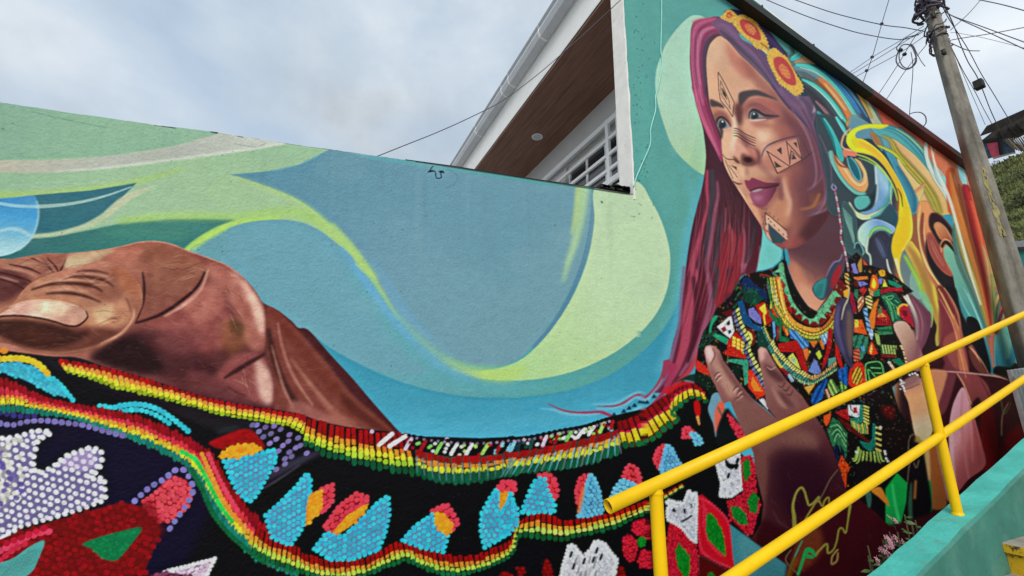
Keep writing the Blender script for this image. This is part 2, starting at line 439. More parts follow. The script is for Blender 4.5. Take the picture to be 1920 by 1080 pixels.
# arm of the green
P(zA([(1185, 503), (1400, 560), (1600, 650), (1750, 775), (1920, 960), (1990, 1050), (1900, 1000), (1800, 890), (1680, 800), (1560, 752), (1400, 738), (1200, 700), (1100, 600)]),
  (160, 192, 148), 1.2)
S(zA([(620, 748), (900, 722), (1250, 728), (1450, 708), (1600, 712), (1720, 778), (1850, 900), (1990, 1050)]), [6, 16, 18, 22, 22, 18, 16, 8], (164, 202, 116), 9, .85)
S(zA([(1240, 512), (1400, 566), (1600, 656), (1750, 782), (1900, 940)]), [2, 5, 8, 10, 6], (172, 204, 118), 6, .7)
# dark leaf
P(zA([(0, 640), (190, 610), (480, 586), (725, 546), (660, 610), (600, 690), (520, 750), (430, 795), (320, 826), (160, 836), (0, 838)]) + [(-300, 450), (-300, 390)], smooth=False, soft=1.5,
  grad=((0, 360), (260, 360), [(48, 104, 122), (54, 112, 122), (66, 116, 128)]))
# dark green under
P(zA([(0, 838), (200, 836), (450, 800), (640, 762), (900, 738), (1100, 738), (1250, 742), (1160, 780), (1060, 850), (980, 930), (600, 990), (0, 1000)]) + [(-300, 520), (-300, 450)], smooth=False, soft=2,
  grad=((60, 430), (400, 420), [(58, 112, 112), (62, 124, 114), (58, 116, 112)]))
P(zA([(500, 800), (900, 752), (1200, 748), (1050, 830), (800, 850)]), (78, 142, 122), 12, .5)
S(zA([(640, 752), (900, 736), (1250, 742)]), [10, 8, 6], (150, 190, 104), 6, .6)
# cream strokes
S(zA([(0, 655), (90, 668), (200, 671), (330, 662), (450, 643), (570, 612), (700, 566)]), [6, 7, 7, 6, 5, 4, 2], (150, 184, 178), 1.6, 1)
S(zA([(170, 828), (260, 822), (350, 806), (450, 776), (540, 730), (600, 682), (650, 640), (720, 605), (830, 560)]), [7, 8, 9, 10, 12, 14, 13, 10, 3], (180, 196, 158), 3, .95)
S(zA([(560, 726), (620, 672), (700, 612), (780, 575)]), [6, 9, 9, 3], (196, 196, 166), 4, .8)
# blue ball
P([(-60, 372), (-60, 478)] + zA([(0, 935), (100, 903), (160, 850), (195, 780), (207, 700), (195, 640), (180, 614), (100, 620), (0, 628)]), soft=1, mk='ball',
  grad=((20, 375), (10, 480), [(70, 146, 196), (72, 156, 206), (98, 172, 210), (150, 200, 212), (176, 212, 214)]))
S(zA([(195, 640), (206, 700), (194, 780), (160, 850), (100, 902)]), 3, (178, 210, 210), 2, .8)
S(zA([(0, 802), (50, 790), (110, 798), (170, 832)]), [6, 7, 8, 6], (158, 202, 210), 2, .9)
S(zA([(0, 655), (90, 668), (205, 672)]), 6, (150, 200, 214), 1.6, .9)
# lime arch by the fist
S(zA([(985, 905), (1060, 850), (1150, 797), (1250, 760), (1350, 742), (1480, 730)]), [10, 13, 12, 11, 9, 6], (172, 212, 100), 3, .95)
P(zA([(1010, 915), (1090, 850), (1200, 790), (1330, 752), (1500, 741), (1640, 770), (1770, 855), (1880, 975), (1700, 1100), (1400, 1150), (1200, 1050)]), (106, 160, 172), 1.2,
  grad=((420, 440), (640, 560), [(104, 158, 166), (106, 160, 176)]))
S(zA([(1020, 900), (1090, 846), (1200, 787)]), 7, (178, 214, 104), 4, .8)
P(zA([(1200, 850), (1500, 770), (1700, 860), (1800, 1000), (1500, 1100), (1250, 1000)]), (112, 164, 184), 30, .5)
P([(420, 480), (560, 450), (650, 520), (740, 640), (800, 700), (700, 690), (620, 652), (575, 622), (500, 620), (440, 540)], (108, 160, 174), 5, .95)
S([(640, 462), (690, 535), (760, 622), (830, 688), (900, 716)], [4, 12, 16, 14, 4], (104, 168, 206), 10, .5)
S([(620, 426), (660, 468), (695, 515), (725, 562), (748, 600)], [20, 17, 11, 6, 1.5], (168, 204, 124), 5, .8)
S([(735, 580), (790, 638), (850, 684), (900, 700)], [4, 12, 14, 8], (150, 190, 152), 8, .55)
S([(640, 462), (700, 552), (770, 632)], [3, 9, 3], (104, 168, 208), 7, .6)
S([(712, 500), (760, 580), (810, 632)], [2, 7, 2], (104, 168, 208), 6, .6)
# ---- right upper backdrop: pale disc, greener fold
P([(1322, 34), (1306, 29), (1292, 33), (1270, 54), (1250, 82), (1240, 105), (1232, 128), (1229, 155), (1232, 185), (1242, 224), (1259, 270), (1280, 298), (1302, 316), (1326, 328),
   (1345, 300), (1345, 60)], soft=1, grad=((1250, 100), (1310, 320), [(164, 202, 180), (168, 206, 182), (166, 200, 168), (164, 196, 146)]))
P(zF([(300, 360), (340, 480), (380, 640), (390, 900), (370, 1000), (250, 950), (205, 880), (230, 760), (270, 600)]), (152, 194, 156), 2, .7)
for k in range(9):
    S([(1250 + k * 8, 60 + prng.uniform(0, 30)), (1246 + k * 8, 170), (1262 + k * 7, 290)], [3, 10, 3], vary((170, 206, 180), .05), 6, .3)
S([(1180, -100), (1190, 100), (1205, 200), (1215, 320)], [20, 26, 24, 14], (98, 168, 158), 16, .35)
S([(1350, -20), (1395, 30), (1440, 80), (1480, 130)], [40, 34, 22, 8], (96, 166, 176), 14, .5)
# thin cable marks painted over on the corner
P(zG([(1010, 640), (1060, 740), (1120, 810), (1230, 870), (1225, 1000), (1160, 1060), (1120, 1090), (960, 1120), (960, 1000), (1010, 850)]), (108, 190, 184), 1)
# ---- dark ground behind the head for the swirls
P([(1500, 150), (1530, 130), (1560, 140), (1600, 200), (1640, 250), (1680, 330), (1700, 420), (1720, 520), (1750, 620), (1760, 700), (1600, 700), (1560, 520), (1500, 300), (1490, 200)], (52, 62, 72), 3, part=SWIRL)
# ---- left hair
HL = [(1352, 33), (1326, 35), (1305, 40), (1297, 52), (1295, 85), (1294, 117), (1297, 150), (1303, 183), (1312, 218), (1318, 240), (1322, 267), (1324, 290), (1323, 312), (1320, 335), (1316, 356),
      (1307, 390), (1298, 427), (1292, 462), (1286, 505), (1282, 540), (1277, 585), (1272, 612), (1262, 645), (1255, 682), (1243, 710), (1225, 735), (1250, 735), (1268, 719), (1290, 696), (1302, 670), (1310, 645),
      (1322, 622), (1337, 597), (1345, 580), (1370, 556), (1384, 530), (1394, 516), (1417, 511), (1424, 480), (1430, 440), (1426, 421), (1410, 396), (1393, 368), (1377, 342), (1366, 320), (1358, 303), (1356, 280),
      (1352, 253), (1342, 227), (1334, 200), (1330, 165), (1326, 120), (1332, 84), (1354, 68), (1390, 60)]
P(HL, soft=.8, part=HAIR, mk='hl', grad=((1330, 60), (1300, 700), [(92, 52, 70), (72, 40, 52), (70, 34, 44), (88, 32, 46), (100, 34, 54)]))
# pink bang, from parting down past the eye
P(zE([(740, 190), (640, 200), (540, 225), (480, 255), (455, 340), (446, 600), (452, 850), (490, 1080), (640, 1080), (600, 850), (590, 620), (620, 480), (700, 400), (790, 370)]), (146, 66, 94), 1.2, clip='hl')
P(zF([(230, 0), (275, 170), (320, 360), (390, 540), (470, 690), (562, 868), (560, 640), (500, 460), (440, 260), (415, 0)]), (146, 62, 90), 1, part=HAIR)
for pts, w, c, a in [
    (zE([(740, 215), (620, 245), (520, 300), (485, 420), (475, 700), (500, 1000), (530, 1160)]), [3, 6, 7, 6, 5, 6, 3], (180, 100, 132), .8),
    (zE([(760, 300), (640, 330), (560, 400), (530, 560), (525, 760), (560, 1000), (600, 1180)]), [3, 6, 9, 9, 8, 8, 4], (186, 112, 142), .8),
    (zE([(690, 260), (580, 310), (520, 420), (505, 560), (505, 760), (535, 1000)]), [2, 3, 4, 4, 3, 2], (104, 40, 74), .8),
    (zE([(760, 340), (650, 380), (595, 470), (575, 620), (585, 860), (620, 1080)]), [3, 5, 6, 5, 5, 3], (120, 50, 84), .8),
    (zE([(775, 370), (690, 410), (640, 480), (612, 620), (615, 820), (640, 1080)]), [3, 5, 8, 9, 8, 8], (84, 66, 84), .9),
    (zF([(265, 60), (330, 330), (430, 560), (540, 790)]), [5, 7, 7, 2], (204, 104, 136), .8),
    (zF([(330, 0), (380, 220), (460, 440), (540, 640)]), [3, 5, 5, 2], (120, 36, 72), .7),
    (zF([(390, 0), (420, 200), (480, 400), (545, 600)]), [4, 5, 5, 2], (70, 44, 58), .8)]:
    S(pts, w, c, 2.5, a)
flow(zE([(740, 230), (600, 260), (510, 330), (500, 560), (510, 800), (560, 1080)]) + zF([(330, 220), (420, 480), (540, 800)]), [14, 22, 20, 20, 20, 22, 24, 20, 4], (158, 76, 106), 9, .3, HAIR)
flow([(1318, 350), (1308, 420), (1296, 500), (1290, 600), (1262, 690)], [40, 60, 66, 50, 22], (104, 46, 62), 14, .32, HAIR, 'hl')
flow([(1350, 330), (1362, 400), (1362, 460), (1350, 530), (1330, 600)], [30, 60, 70, 60, 30], (96, 44, 54), 14, .3, HAIR, 'hl')
# long strands
for pts, w, c, a in [
    (zG([(400, 0), (395, 200), (405, 400), (350, 620), (290, 850), (235, 1080)]) + [(1302, 520), (1290, 590), (1285, 640), (1270, 690), (1248, 725)], [5, 6, 5, 6, 9, 12, 15, 19, 17, 12, 6], (166, 66, 88), .95),
    (zG([(510, 120), (520, 280), (490, 450), (460, 650), (430, 850), (390, 1080)]) + [(1328, 520), (1333, 560), (1322, 610), (1304, 660), (1275, 705)], [3, 5, 7, 9, 9, 9, 8, 9, 10, 9, 5], (144, 82, 106), .85),
    (zG([(610, 420), (600, 640), (570, 850), (530, 1080)]) + [(1345, 530), (1342, 570), (1325, 620)], [2, 3, 5, 6, 5, 4, 2], (150, 90, 104), .8),
    (zG([(640, 640), (690, 760), (690, 1000), (640, 1080)]), [6, 14, 16, 12], (134, 36, 44), .9),
    (zG([(590, 700), (600, 900), (560, 1080)]) + [(1352, 540), (1348, 572)], [6, 16, 18, 22, 12], (132, 34, 42), .9),
    (zG([(780, 720), (770, 900), (740, 1080)]) + [(1378, 520), (1366, 548)], [3, 10, 12, 16, 8], (140, 34, 40), .9),
    (zG([(790, 590), (815, 720), (815, 900), (790, 1080)]), [2, 4, 4, 5], (176, 96, 108), .8),
    (zG([(650, 600), (680, 720), (680, 900), (665, 1040)]), [2, 4, 3, 2], (150, 84, 84), .8),
    (zG([(930, 640), (910, 800), (870, 960), (810, 1080)]) + [(1392, 512)], [2, 5, 6, 8, 4], (164, 98, 120), .9),
    (zG([(990, 850), (985, 1000), (955, 1120)]), [1.5, 2, 1.5], (170, 150, 150), .8),
    (zG([(450, 0), (460, 250), (430, 450), (420, 640), (380, 860), (330, 1080)]), [8, 9, 7, 8, 9, 9], (62, 60, 68), .9),
    (zG([(560, 500), (530, 700), (500, 900), (470, 1080)]) + [(1345, 510), (1340, 560)], [4, 8, 8, 9, 9, 6], (62, 58, 66), .9),
    (zG([(720, 350), (770, 500), (800, 640)]), [30, 26, 10], (74, 40, 46), .6),
    (zG([(900, 560), (920, 700), (880, 900), (830, 1040)]), [12, 14, 12, 6], (52, 40, 46), .8),
    ([(1300, 520), (1308, 570), (1306, 620), (1290, 680)], [8, 12, 10, 5], (74, 26, 40), .9),
    ([(1318, 470), (1318, 520), (1317, 560), (1312, 600)], [3, 10, 12, 4], (84, 26, 38), .9),
    ([(1283, 500), (1278, 560), (1274, 610), (1262, 660), (1250, 705), (1232, 732)], [5, 6, 6, 7, 6, 3], (124, 98, 130), .9),
    ([(1314, 650), (1304, 676), (1288, 702), (1262, 724)], [5, 9, 9, 4], (186, 50, 60), .9)]:
    S(pts, w, c, 2.2, a)
for k in range(46):
    t = prng.uniform(0, 1); x = 1300 + t * 110; y = prng.uniform(330, 470)
    S([(x, y), (x - 6 + t * 4, y + 70), (x - 20 - (1 - t) * 6, y + 150)], [1, 2.4, 1], vary((150, 70, 90) if k % 3 else (50, 30, 40), .2), 1.5, .45, clip='hl')
# wisps running into the water
for pts, w, c in [
    (zR([(1760, 0), (1700, 160), (1600, 310), (1500, 395), (1430, 365), (1370, 385), (1270, 450), (1150, 490), (960, 490)]), [20, 9, 6, 6, 5, 5, 5, 4, 1], (150, 58, 84)),
    (zR([(1820, 40), (1760, 250), (1640, 420), (1500, 540), (1330, 610), (1180, 630), (1090, 590), (1000, 560), (850, 565), (680, 560), (540, 525), (400, 460)]), [16, 9, 7, 6, 6, 6, 6, 6, 5, 4, 3, 1], (156, 52, 84))]:
    S(pts, w, c, 1.6, .95)
for pts in [zR([(1700, 180), (1640, 280), (1500, 430), (1430, 395), (1380, 400), (1270, 475), (1120, 520), (950, 520)]), zR([(1650, 340), (1500, 440), (1400, 530), (1270, 590), (1160, 580)]),
            zR([(300, 520), (450, 530), (600, 575), (800, 590), (1000, 575)]), zR([(900, 470), (1150, 465), (1300, 390), (1420, 335), (1500, 345)])]:
    S(pts, [1.5, 4, 4, 2], (130, 190, 212), 3, .8)
for x, y in [(1260, 545), (1320, 510), (1380, 480), (1445, 435), (1520, 445), (1150, 585), (1600, 380)]:
    P(zR([(x - 35, y + 25), (x, y - 25), (x + 22, y - 5), (x + 28, y + 22)]), (34, 48, 62), 1, .9, smooth=False)
# ---- neck and face
P(zG([(1230, 870), (1290, 870), (1320, 980), (1330, 1080)]) + zI([(100, 340), (200, 600), (330, 800), (430, 872), (520, 745), (640, 560), (730, 400), (750, 200), (720, 0), (740, -300), (560, -330), (200, -100)]),
  soft=.9, part=FACE, mk='neck', grad=((1490, 560), (1570, 440), [(196, 140, 112), (168, 110, 92), (104, 66, 70), (88, 56, 64), (84, 56, 66)]))
P(zI([(90, 150), (240, 240), (420, 300), (600, 380), (700, 300), (740, 0), (200, -60), (60, 60)]), (86, 54, 62), 14, .8, clip='neck')
P(zI([(110, 300), (220, 330), (300, 480), (330, 640), (220, 600), (130, 380)]), (196, 128, 98), 10, .7, clip='neck')
P(zI([(230, 560), (420, 620), (520, 700), (430, 860), (330, 790)]), (206, 150, 122), 8, .7, clip='neck')
S(zI([(160, 240), (260, 330), (400, 420), (420, 520)]), [3, 6, 6, 2], (104, 66, 66), 5, .6, clip='neck')
FO = [(1352, 68), (1338, 76), (1329, 92), (1325, 118), (1328, 165), (1332, 198), (1342, 227), (1352, 253), (1354, 280), (1357, 303), (1364, 322), (1376, 343), (1393, 369), (1410, 396), (1426, 421), (1437, 442),
      (1447, 453), (1461, 464), (1478, 467), (1500, 462), (1530, 440), (1555, 405), (1562, 370), (1554, 330), (1543, 295), (1530, 266), (1518, 246), (1500, 224), (1473, 196), (1450, 167), (1428, 141), (1403, 116), (1386, 100), (1370, 79)]
P(FO, soft=.9, part=FACE, mk='face', grad=((1340, 260), (1550, 330), [(206, 158, 134), (204, 152, 130), (186, 124, 110), (150, 92, 92), (120, 74, 82)]))
def F(pts, c, soft=8, a=.7, z=zF):
    P(z(pts), c, soft * 1.1, a * .92, clip='face')
F([(640, 560), (700, 460), (840, 420), (900, 600), (860, 800), (760, 900), (680, 780), (640, 640)], (198, 156, 132), 8, .8, zE)   # brow bone light
F([(660, 520), (760, 430), (800, 560), (760, 700), (650, 780)], (208, 172, 146), 8, .7, zE)
F([(860, 480), (1000, 620), (1180, 780), (1100, 900), (950, 780), (880, 640)], (188, 112, 104), 9, .8, zE)
F([(1000, 640), (1250, 850), (1450, 1080), (1300, 1080), (1150, 920)], (150, 92, 90), 9, .7, zE)
F([(820, 780), (950, 820), (1000, 960), (900, 1000), (800, 900)], (202, 156, 128), 8, .7, zE)
F([(650, 760), (760, 800), (770, 1080), (660, 1080)], (214, 166, 138), 6, .7, zE)
F([(1110, 60), (1290, 260), (1460, 430), (1560, 560), (1640, 760), (1680, 1080), (1560, 1080), (1450, 800), (1330, 560), (1230, 330)], (114, 70, 84), 12, .85)
F([(1180, 330), (1330, 420), (1480, 560), (1560, 780), (1500, 880), (1300, 700), (1200, 520)], (132, 80, 88), 12, .7)
# eye sockets
F([(760, 170), (860, 150), (1000, 130), (1160, 180), (1220, 280), (1140, 370), (1000, 300), (880, 250), (810, 330), (760, 420), (730, 280)], (168, 98, 96), 7, .85)
F([(900, 170), (1050, 170), (1160, 230), (1100, 290), (960, 220)], (176, 104, 102), 6, .7)
F([(720, 200), (790, 240), (800, 380), (770, 470), (720, 400), (700, 280)], (98, 62, 66), 7, .85)
F([(440, 250), (560, 280), (640, 360), (660, 470), (560, 520), (480, 400)], (170, 104, 92), 6, .8)
F([(450, 250), (540, 270), (620, 330), (560, 340), (470, 310)], (196, 128, 110), 5, .7)
# cheeks
F([(860, 460), (960, 440), (1120, 470), (1200, 560), (1140, 640), (1010, 740), (960, 690), (900, 560)], (206, 156, 134), 8, .85)
F([(960, 520), (1080, 540), (1100, 610), (1000, 640)], (222, 186, 164), 6, .8)
F([(1150, 420), (1330, 470), (1400, 600), (1250, 600), (1150, 540)], (176, 108, 100), 9, .7)
F([(900, 420), (1050, 400), (1150, 420), (1080, 470), (930, 480)], (198, 134, 116), 5, .8)
F([(570, 540), (660, 520), (690, 640), (680, 780), (600, 820), (560, 700)], (220, 172, 146), 6, .8)
# nose
F([(690, 330), (730, 480), (720, 620), (690, 740), (650, 700), (680, 560)], (228, 190, 164), 4, .85)
F([(740, 480), (800, 520), (900, 640), (860, 720), (780, 640)], (170, 110, 104), 6, .85)
F([(700, 650), (780, 660), (830, 740), (780, 800), (690, 780), (665, 730)], (212, 152, 142), 6, .8)
F([(840, 690), (930, 720), (985, 790), (960, 880), (900, 860), (870, 780)], (184, 112, 106), 5, .8)
F([(790, 770), (850, 790), (910, 810), (960, 880), (860, 890), (780, 860)], (110, 62, 66), 5, .85)
F([(810, 820), (880, 815), (905, 860), (840, 875)], (70, 44, 50), 2.5, .9)
F([(690, 800), (740, 830), (770, 880), (720, 870)], (104, 66, 66), 3, .8)
F([(940, 700), (1000, 760), (1010, 820), (980, 900), (960, 800)], (150, 92, 92), 5, .6)
# philtrum, muzzle
F([(760, 900), (880, 920), (1000, 940), (1130, 960), (1200, 1020), (1000, 1030), (820, 1060), (760, 1000)], (196, 150, 128), 7, .8)
F([(740, 930), (800, 920), (820, 1020), (790, 1060)], (220, 178, 150), 4, .8)
F([(830, 930), (860, 930), (870, 1010), (830, 1000)], (170, 120, 104), 3, .6)
F([(580, 800), (640, 880), (740, 960), (760, 1080), (680, 1080), (620, 960)], (212, 166, 142), 5, .8)
# lower face
F([(1230, 0), (1330, 60), (1400, 300), (1480, 560), (1420, 780), (1280, 870), (1330, 600), (1250, 300)], (176, 110, 100), 10, .7, zG)
F([(1240, 60), (1290, 80), (1330, 220), (1330, 420), (1270, 560), (1260, 300)], (200, 140, 112), 6, .75, zG)
F([(1180, 300), (1320, 400), (1330, 600), (1200, 660), (1080, 480)], (202, 142, 112), 9, .8, zG)
F([(1320, 120), (1480, 200), (1560, 480), (1500, 700), (1400, 640), (1400, 400)], (138, 84, 84), 12, .75, zG)
F([(1480, 100), (1650, 100), (1760, 300), (1560, 520), (1500, 400)], (112, 70, 80), 10, .7, zG)
F([(1480, 640), (1600, 500), (1800, 420), (1700, 700), (1500, 820), (1350, 870)], (92, 58, 66), 10, .85, zG)
F([(1280, 780), (1420, 740), (1500, 800), (1400, 880), (1230, 880)], (172, 92, 92), 8, .7, zG)
F([(740, 190), (820, 300), (880, 420), (960, 560), (1030, 680), (1000, 640), (880, 470), (780, 310)], (232, 184, 148), 2.5, .85, zG)
F([(840, 300), (900, 330), (960, 420), (1000, 520), (1020, 620), (940, 520)], (214, 156, 124), 5, .8, zG)
F([(1560, 250), (1680, 330), (1740, 280), (1730, 380), (1620, 440), (1560, 380)], (150, 94, 62), 7, .8, zG)
S(zG([(1690, 0), (1680, 80), (1630, 150), (1580, 185)]), [2, 3, 3, 1], (142, 108, 136), 2, .8)
S(zG([(1750, 0), (1765, 150), (1740, 300), (1680, 370), (1600, 390)]), [3, 5, 5, 4, 2], (150, 96, 104), 3, .8)
S(zG([(1810, 190), (1790, 330), (1740, 430), (1650, 475), (1560, 480)]), [2, 4, 5, 4, 1], (134, 104, 128), 2.5, .8)
def tone(clip, k, mid, gain, sat=1.0):
    mk = CLIPS[clip][..., None]; l_ = (CAN @ np.array([.3, .59, .11], np.float32))[..., None]
    CAN[:] = CAN * (1 - mk) + mk * np.clip(((l_ + (CAN - l_) * sat) - mid) * k + mid * gain, 0, 255)
tone('face', 1.22, 135, .94, .76); CAN[:] *= 1 + CLIPS['face'][..., None] * np.array([.02, .0, -.05], np.float32)
F([(960, 880), (1010, 830), (1040, 900), (1130, 1010), (1200, 1080), (1120, 1060), (1020, 960)], (128, 78, 80), 6, .55)
F([(1160, 100), (1240, 90), (1270, 240), (1230, 330), (1180, 220)], (120, 70, 74), 5, .55, zG)
F([(1010, 250), (1200, 190), (1210, 260), (1140, 380), (1060, 420)], (150, 92, 88), 6, .4, zG)
F([(930, 430), (1060, 430), (1160, 460), (1050, 475), (940, 460)], (140, 88, 82), 4, .5)
F([(770, 560), (830, 590), (870, 690), (830, 700), (780, 640)], (128, 78, 78), 5, .5)
F([(960, 720), (1000, 790), (990, 880), (950, 890), (965, 800)], (96, 56, 60), 3.5, .6)
F([(780, 850), (860, 875), (950, 880), (900, 920), (800, 900)], (92, 52, 56), 4, .6)
F([(1330, 420), (1500, 520), (1600, 700), (1660, 900), (1680, 1080), (1500, 1080), (1480, 900), (1400, 700)], (104, 66, 78), 10, .45)
F([(1380, 60), (1560, 60), (1700, 200), (1640, 420), (1480, 520), (1420, 300)], (104, 64, 74), 12, .45, zG)
F([(1000, 700), (1060, 660), (1100, 720), (1060, 820), (1010, 800)], (216, 168, 148), 5, .4)
S(zF([(700, 350), (716, 470), (706, 600), (690, 700), (700, 760)]), [3, 5, 5, 6, 4], (232, 202, 182), 3.5, .6, clip='face')
S(zF([(750, 470), (800, 570), (860, 680), (950, 720)]), [3, 6, 6, 3], (116, 74, 76), 4.5, .5, clip='face')
S(zF([(880, 700), (950, 730), (985, 800), (960, 880)]), [2, 3, 3, 2], (118, 66, 68), 2.4, .6, clip='face')
S(zF([(850, 700), (900, 710), (930, 760)]), [2, 5, 3], (206, 146, 134), 3.5, .5, clip='face')
S(zF([(790, 880), (850, 900), (930, 885)]), [2, 3, 2], (84, 46, 50), 2.4, .6, clip='face')
S(zF([(870, 230), (960, 210), (1060, 260), (1160, 320)]), [1.5, 3, 3, 1.5], (112, 66, 72), 2, .6, clip='face')
# brows
P(zF([(752, 180), (760, 90), (850, 60), (960, 55), (1060, 95), (1200, 170), (1080, 140), (960, 120), (870, 140), (800, 210), (770, 240)]), (68, 58, 62), 2.4, .92, clip='face')
P(zF([(430, 160), (500, 180), (570, 220), (590, 260), (520, 245), (440, 240)]), (70, 56, 60), 2, .92, clip='face')
S(zF([(850, 380), (850, 280), (910, 235), (1000, 270), (1100, 340), (1200, 350)]), [5, 10, 13, 12, 11, 5], (112, 70, 72), 5, .6, clip='face')
S(zF([(480, 470), (480, 370), (530, 325), (600, 350), (665, 450)]), [6, 10, 11, 9, 5], (112, 70, 70), 5, .6, clip='face')
S(zF([(880, 420), (980, 425), (1080, 400)]), [3, 6, 4], (150, 98, 92), 4, .5, clip='face')
# eyes
P(zF([(872, 374), (885, 318), (925, 292), (975, 312), (1030, 355), (1080, 372), (1000, 388), (920, 394)]), (138, 126, 128), 1.4, clip='face')
P(zF([(893, 375), (898, 320), (935, 300), (972, 322), (975, 368), (930, 388)]), (62, 68, 70), 1.4, clip='face')
P(zF([(910, 345), (932, 322), (956, 335), (956, 366), (932, 378), (910, 368)]), (40, 48, 54), 1.6, clip='face')
S(zF([(868, 378), (876, 315), (915, 281), (965, 292), (1040, 338), (1130, 348), (1210, 350)]), [1.5, 3.6, 5.6, 5.6, 5, 4, 1.5], (52, 40, 48), 1.6, .9, clip='face')
S(zF([(960, 385), (1050, 375), (1180, 350)]), [2, 6, 4], (96, 66, 76), 3, .8, clip='face')
S(zF([(880, 398), (960, 395), (1060, 385)]), [2, 3.5, 2], (206, 170, 160), 1.4, .9, clip='face')
dot(1413.6, 213.5, 1.4, 1.8, .3, (236, 240, 240))
P(zF([(512, 470), (525, 405), (570, 380), (615, 415), (652, 470), (590, 497)]), (146, 136, 138), 1.4, clip='face')
P(zF([(528, 470), (535, 408), (575, 386), (606, 416), (614, 460), (575, 488)]), (54, 64, 70), 1.6, clip='face')
P(zF([(548, 445), (568, 408), (594, 430), (594, 462), (568, 474)]), (38, 44, 50), 1.6, clip='face')
S(zF([(504, 478), (506, 410), (530, 370), (572, 364), (628, 405), (668, 470)]), [3, 5, 5, 4.4, 3, 1.5], (54, 42, 48), 1.6, .9, clip='face')
S(zF([(560, 510), (610, 500), (660, 478)]), [3, 3, 2], (202, 164, 150), 1.3, .8, clip='face')
S(zF([(540, 460), (560, 520), (560, 600)]), [5, 6, 3], (54, 42, 48), 2, .9)
dot(1354.8, 228, 1.5, 1.8, .3, (238, 240, 240))
S(zf([(424, 572), (432, 610), (446, 650), (440, 690)]), [3, 7, 8, 4], (212, 168, 146), 4, .65, clip='face'); S(zf([(408, 570), (414, 600), (418, 640)]), [3, 6, 4], (124, 78, 78), 4, .6, clip='face')
S(zf([(452, 580), (466, 630), (462, 690)]), [3, 7, 4], (136, 86, 84), 5, .5, clip='face'); S(zf([(330, 680), (345, 720), (380, 770)]), [3, 6, 4], (216, 172, 150), 4, .4, clip='face')
# lips
P(zG([(822, 110), (870, 112), (905, 82), (960, 100), (1060, 135), (1200, 140), (1210, 155), (1160, 190), (1000, 195), (900, 240), (860, 215), (830, 160)]), (140, 60, 88), 1.2, clip='face', grad=((1400, 335), (1460, 350), [(138, 60, 82), (124, 54, 74), (88, 44, 56)]))
P(zG([(884, 250), (960, 215), (1060, 205), (1180, 180), (1140, 290), (1080, 370), (1000, 408), (930, 380), (890, 310)]), soft=1.2, clip='face', grad=((1410, 365), (1455, 365), [(150, 82, 104), (140, 70, 94), (104, 46, 64)]))
P(zG([(900, 236), (960, 214), (1030, 204), (990, 230), (935, 246)]), (170, 150, 156), 1.6, .8, clip='face')
S(zG([(880, 232), (960, 200), (1060, 195), (1200, 165)]), [2, 2.5, 4, 4], (74, 34, 46), 1.4, .9, clip='face')
P(zG([(920, 300), (980, 280), (1030, 310), (960, 350)]), (184, 122, 142), 5, .5, clip='face')
S(zG([(900, 370), (1000, 412), (1080, 378)]), [2, 5, 2], (118, 52, 66), 3, .6, clip='face')
# face paint: brow diamond
K = (64, 50, 50)
def LN(z, pts, w=1.3, c=K, a=.8):
    q = z(pts)
    for p0, p1 in zip(q[:-1], q[1:]):
        S([p0, p1], w, c, .4, a)
LN(zf, [(216, 231), (219, 290), (224, 322), (245, 346), (263, 374)], 1.6); LN(zf, [(217, 231), (240, 272), (268, 328), (263, 374)], 1.6); LN(zf, [(224, 258), (226, 302), (256, 350), (250, 318), (224, 258)], 1.2)
P(zf([(229, 280), (230, 300), (246, 322), (241, 300)]), (60, 58, 54), .5, .9, smooth=False)
# nose bars
for dy in (0, 26, 52, 82):
    S(zF([(695, 488 + dy), (745, 495 + dy), (840, 555 + dy * 1.05), (945, 600 + dy * 1.1)]), [1.5, 2, 2, 1.4], K if dy != 26 else (120, 84, 84), .6, .85)
# cheek panel
P(zF([(1075, 740), (1110, 700), (1280, 630), (1420, 595), (1440, 700), (1475, 830), (1320, 920), (1190, 990)]), (206, 146, 124), 3, .75, smooth=False)
S(zF([(1010, 810), (1040, 730), (1110, 665), (1280, 600), (1420, 572), (1510, 568)]), [1.5, 3, 3.4, 2.6, 2, 1.2], (78, 66, 78), .8, .9)
S(zF([(1030, 770), (1060, 710), (1120, 672)]), [1, 2, 1], (172, 150, 160), .8, .7)
LN(zF, [(1070, 740), (1190, 995), (1480, 838), (1600, 740)], 2.2); LN(zF, [(1075, 745), (1320, 910), (1330, 880), (1290, 625)], 1.8); LN(zF, [(1325, 890), (1340, 720)], 1.6)
LN(zF, [(1290, 640), (1470, 830), (1410, 600)], 2.0); LN(zF, [(1330, 880), (1350, 740), (1460, 835)], 1.3); LN(zF, [(1470, 610), (1540, 780)], 1.2); LN(zF, [(1180, 985), (1100, 800)], 1.2)
for t in ([(1180, 730), (1235, 695), (1240, 785)], [(1150, 850), (1170, 930), (1240, 920)], [(1360, 760), (1350, 840), (1405, 830)], [(1365, 650), (1405, 640), (1415, 710)]):
    P(zF(t), (62, 56, 54), .5, .92, smooth=False)
LN(zF, [(1230, 990), (1500, 870)], .9, K, .5)
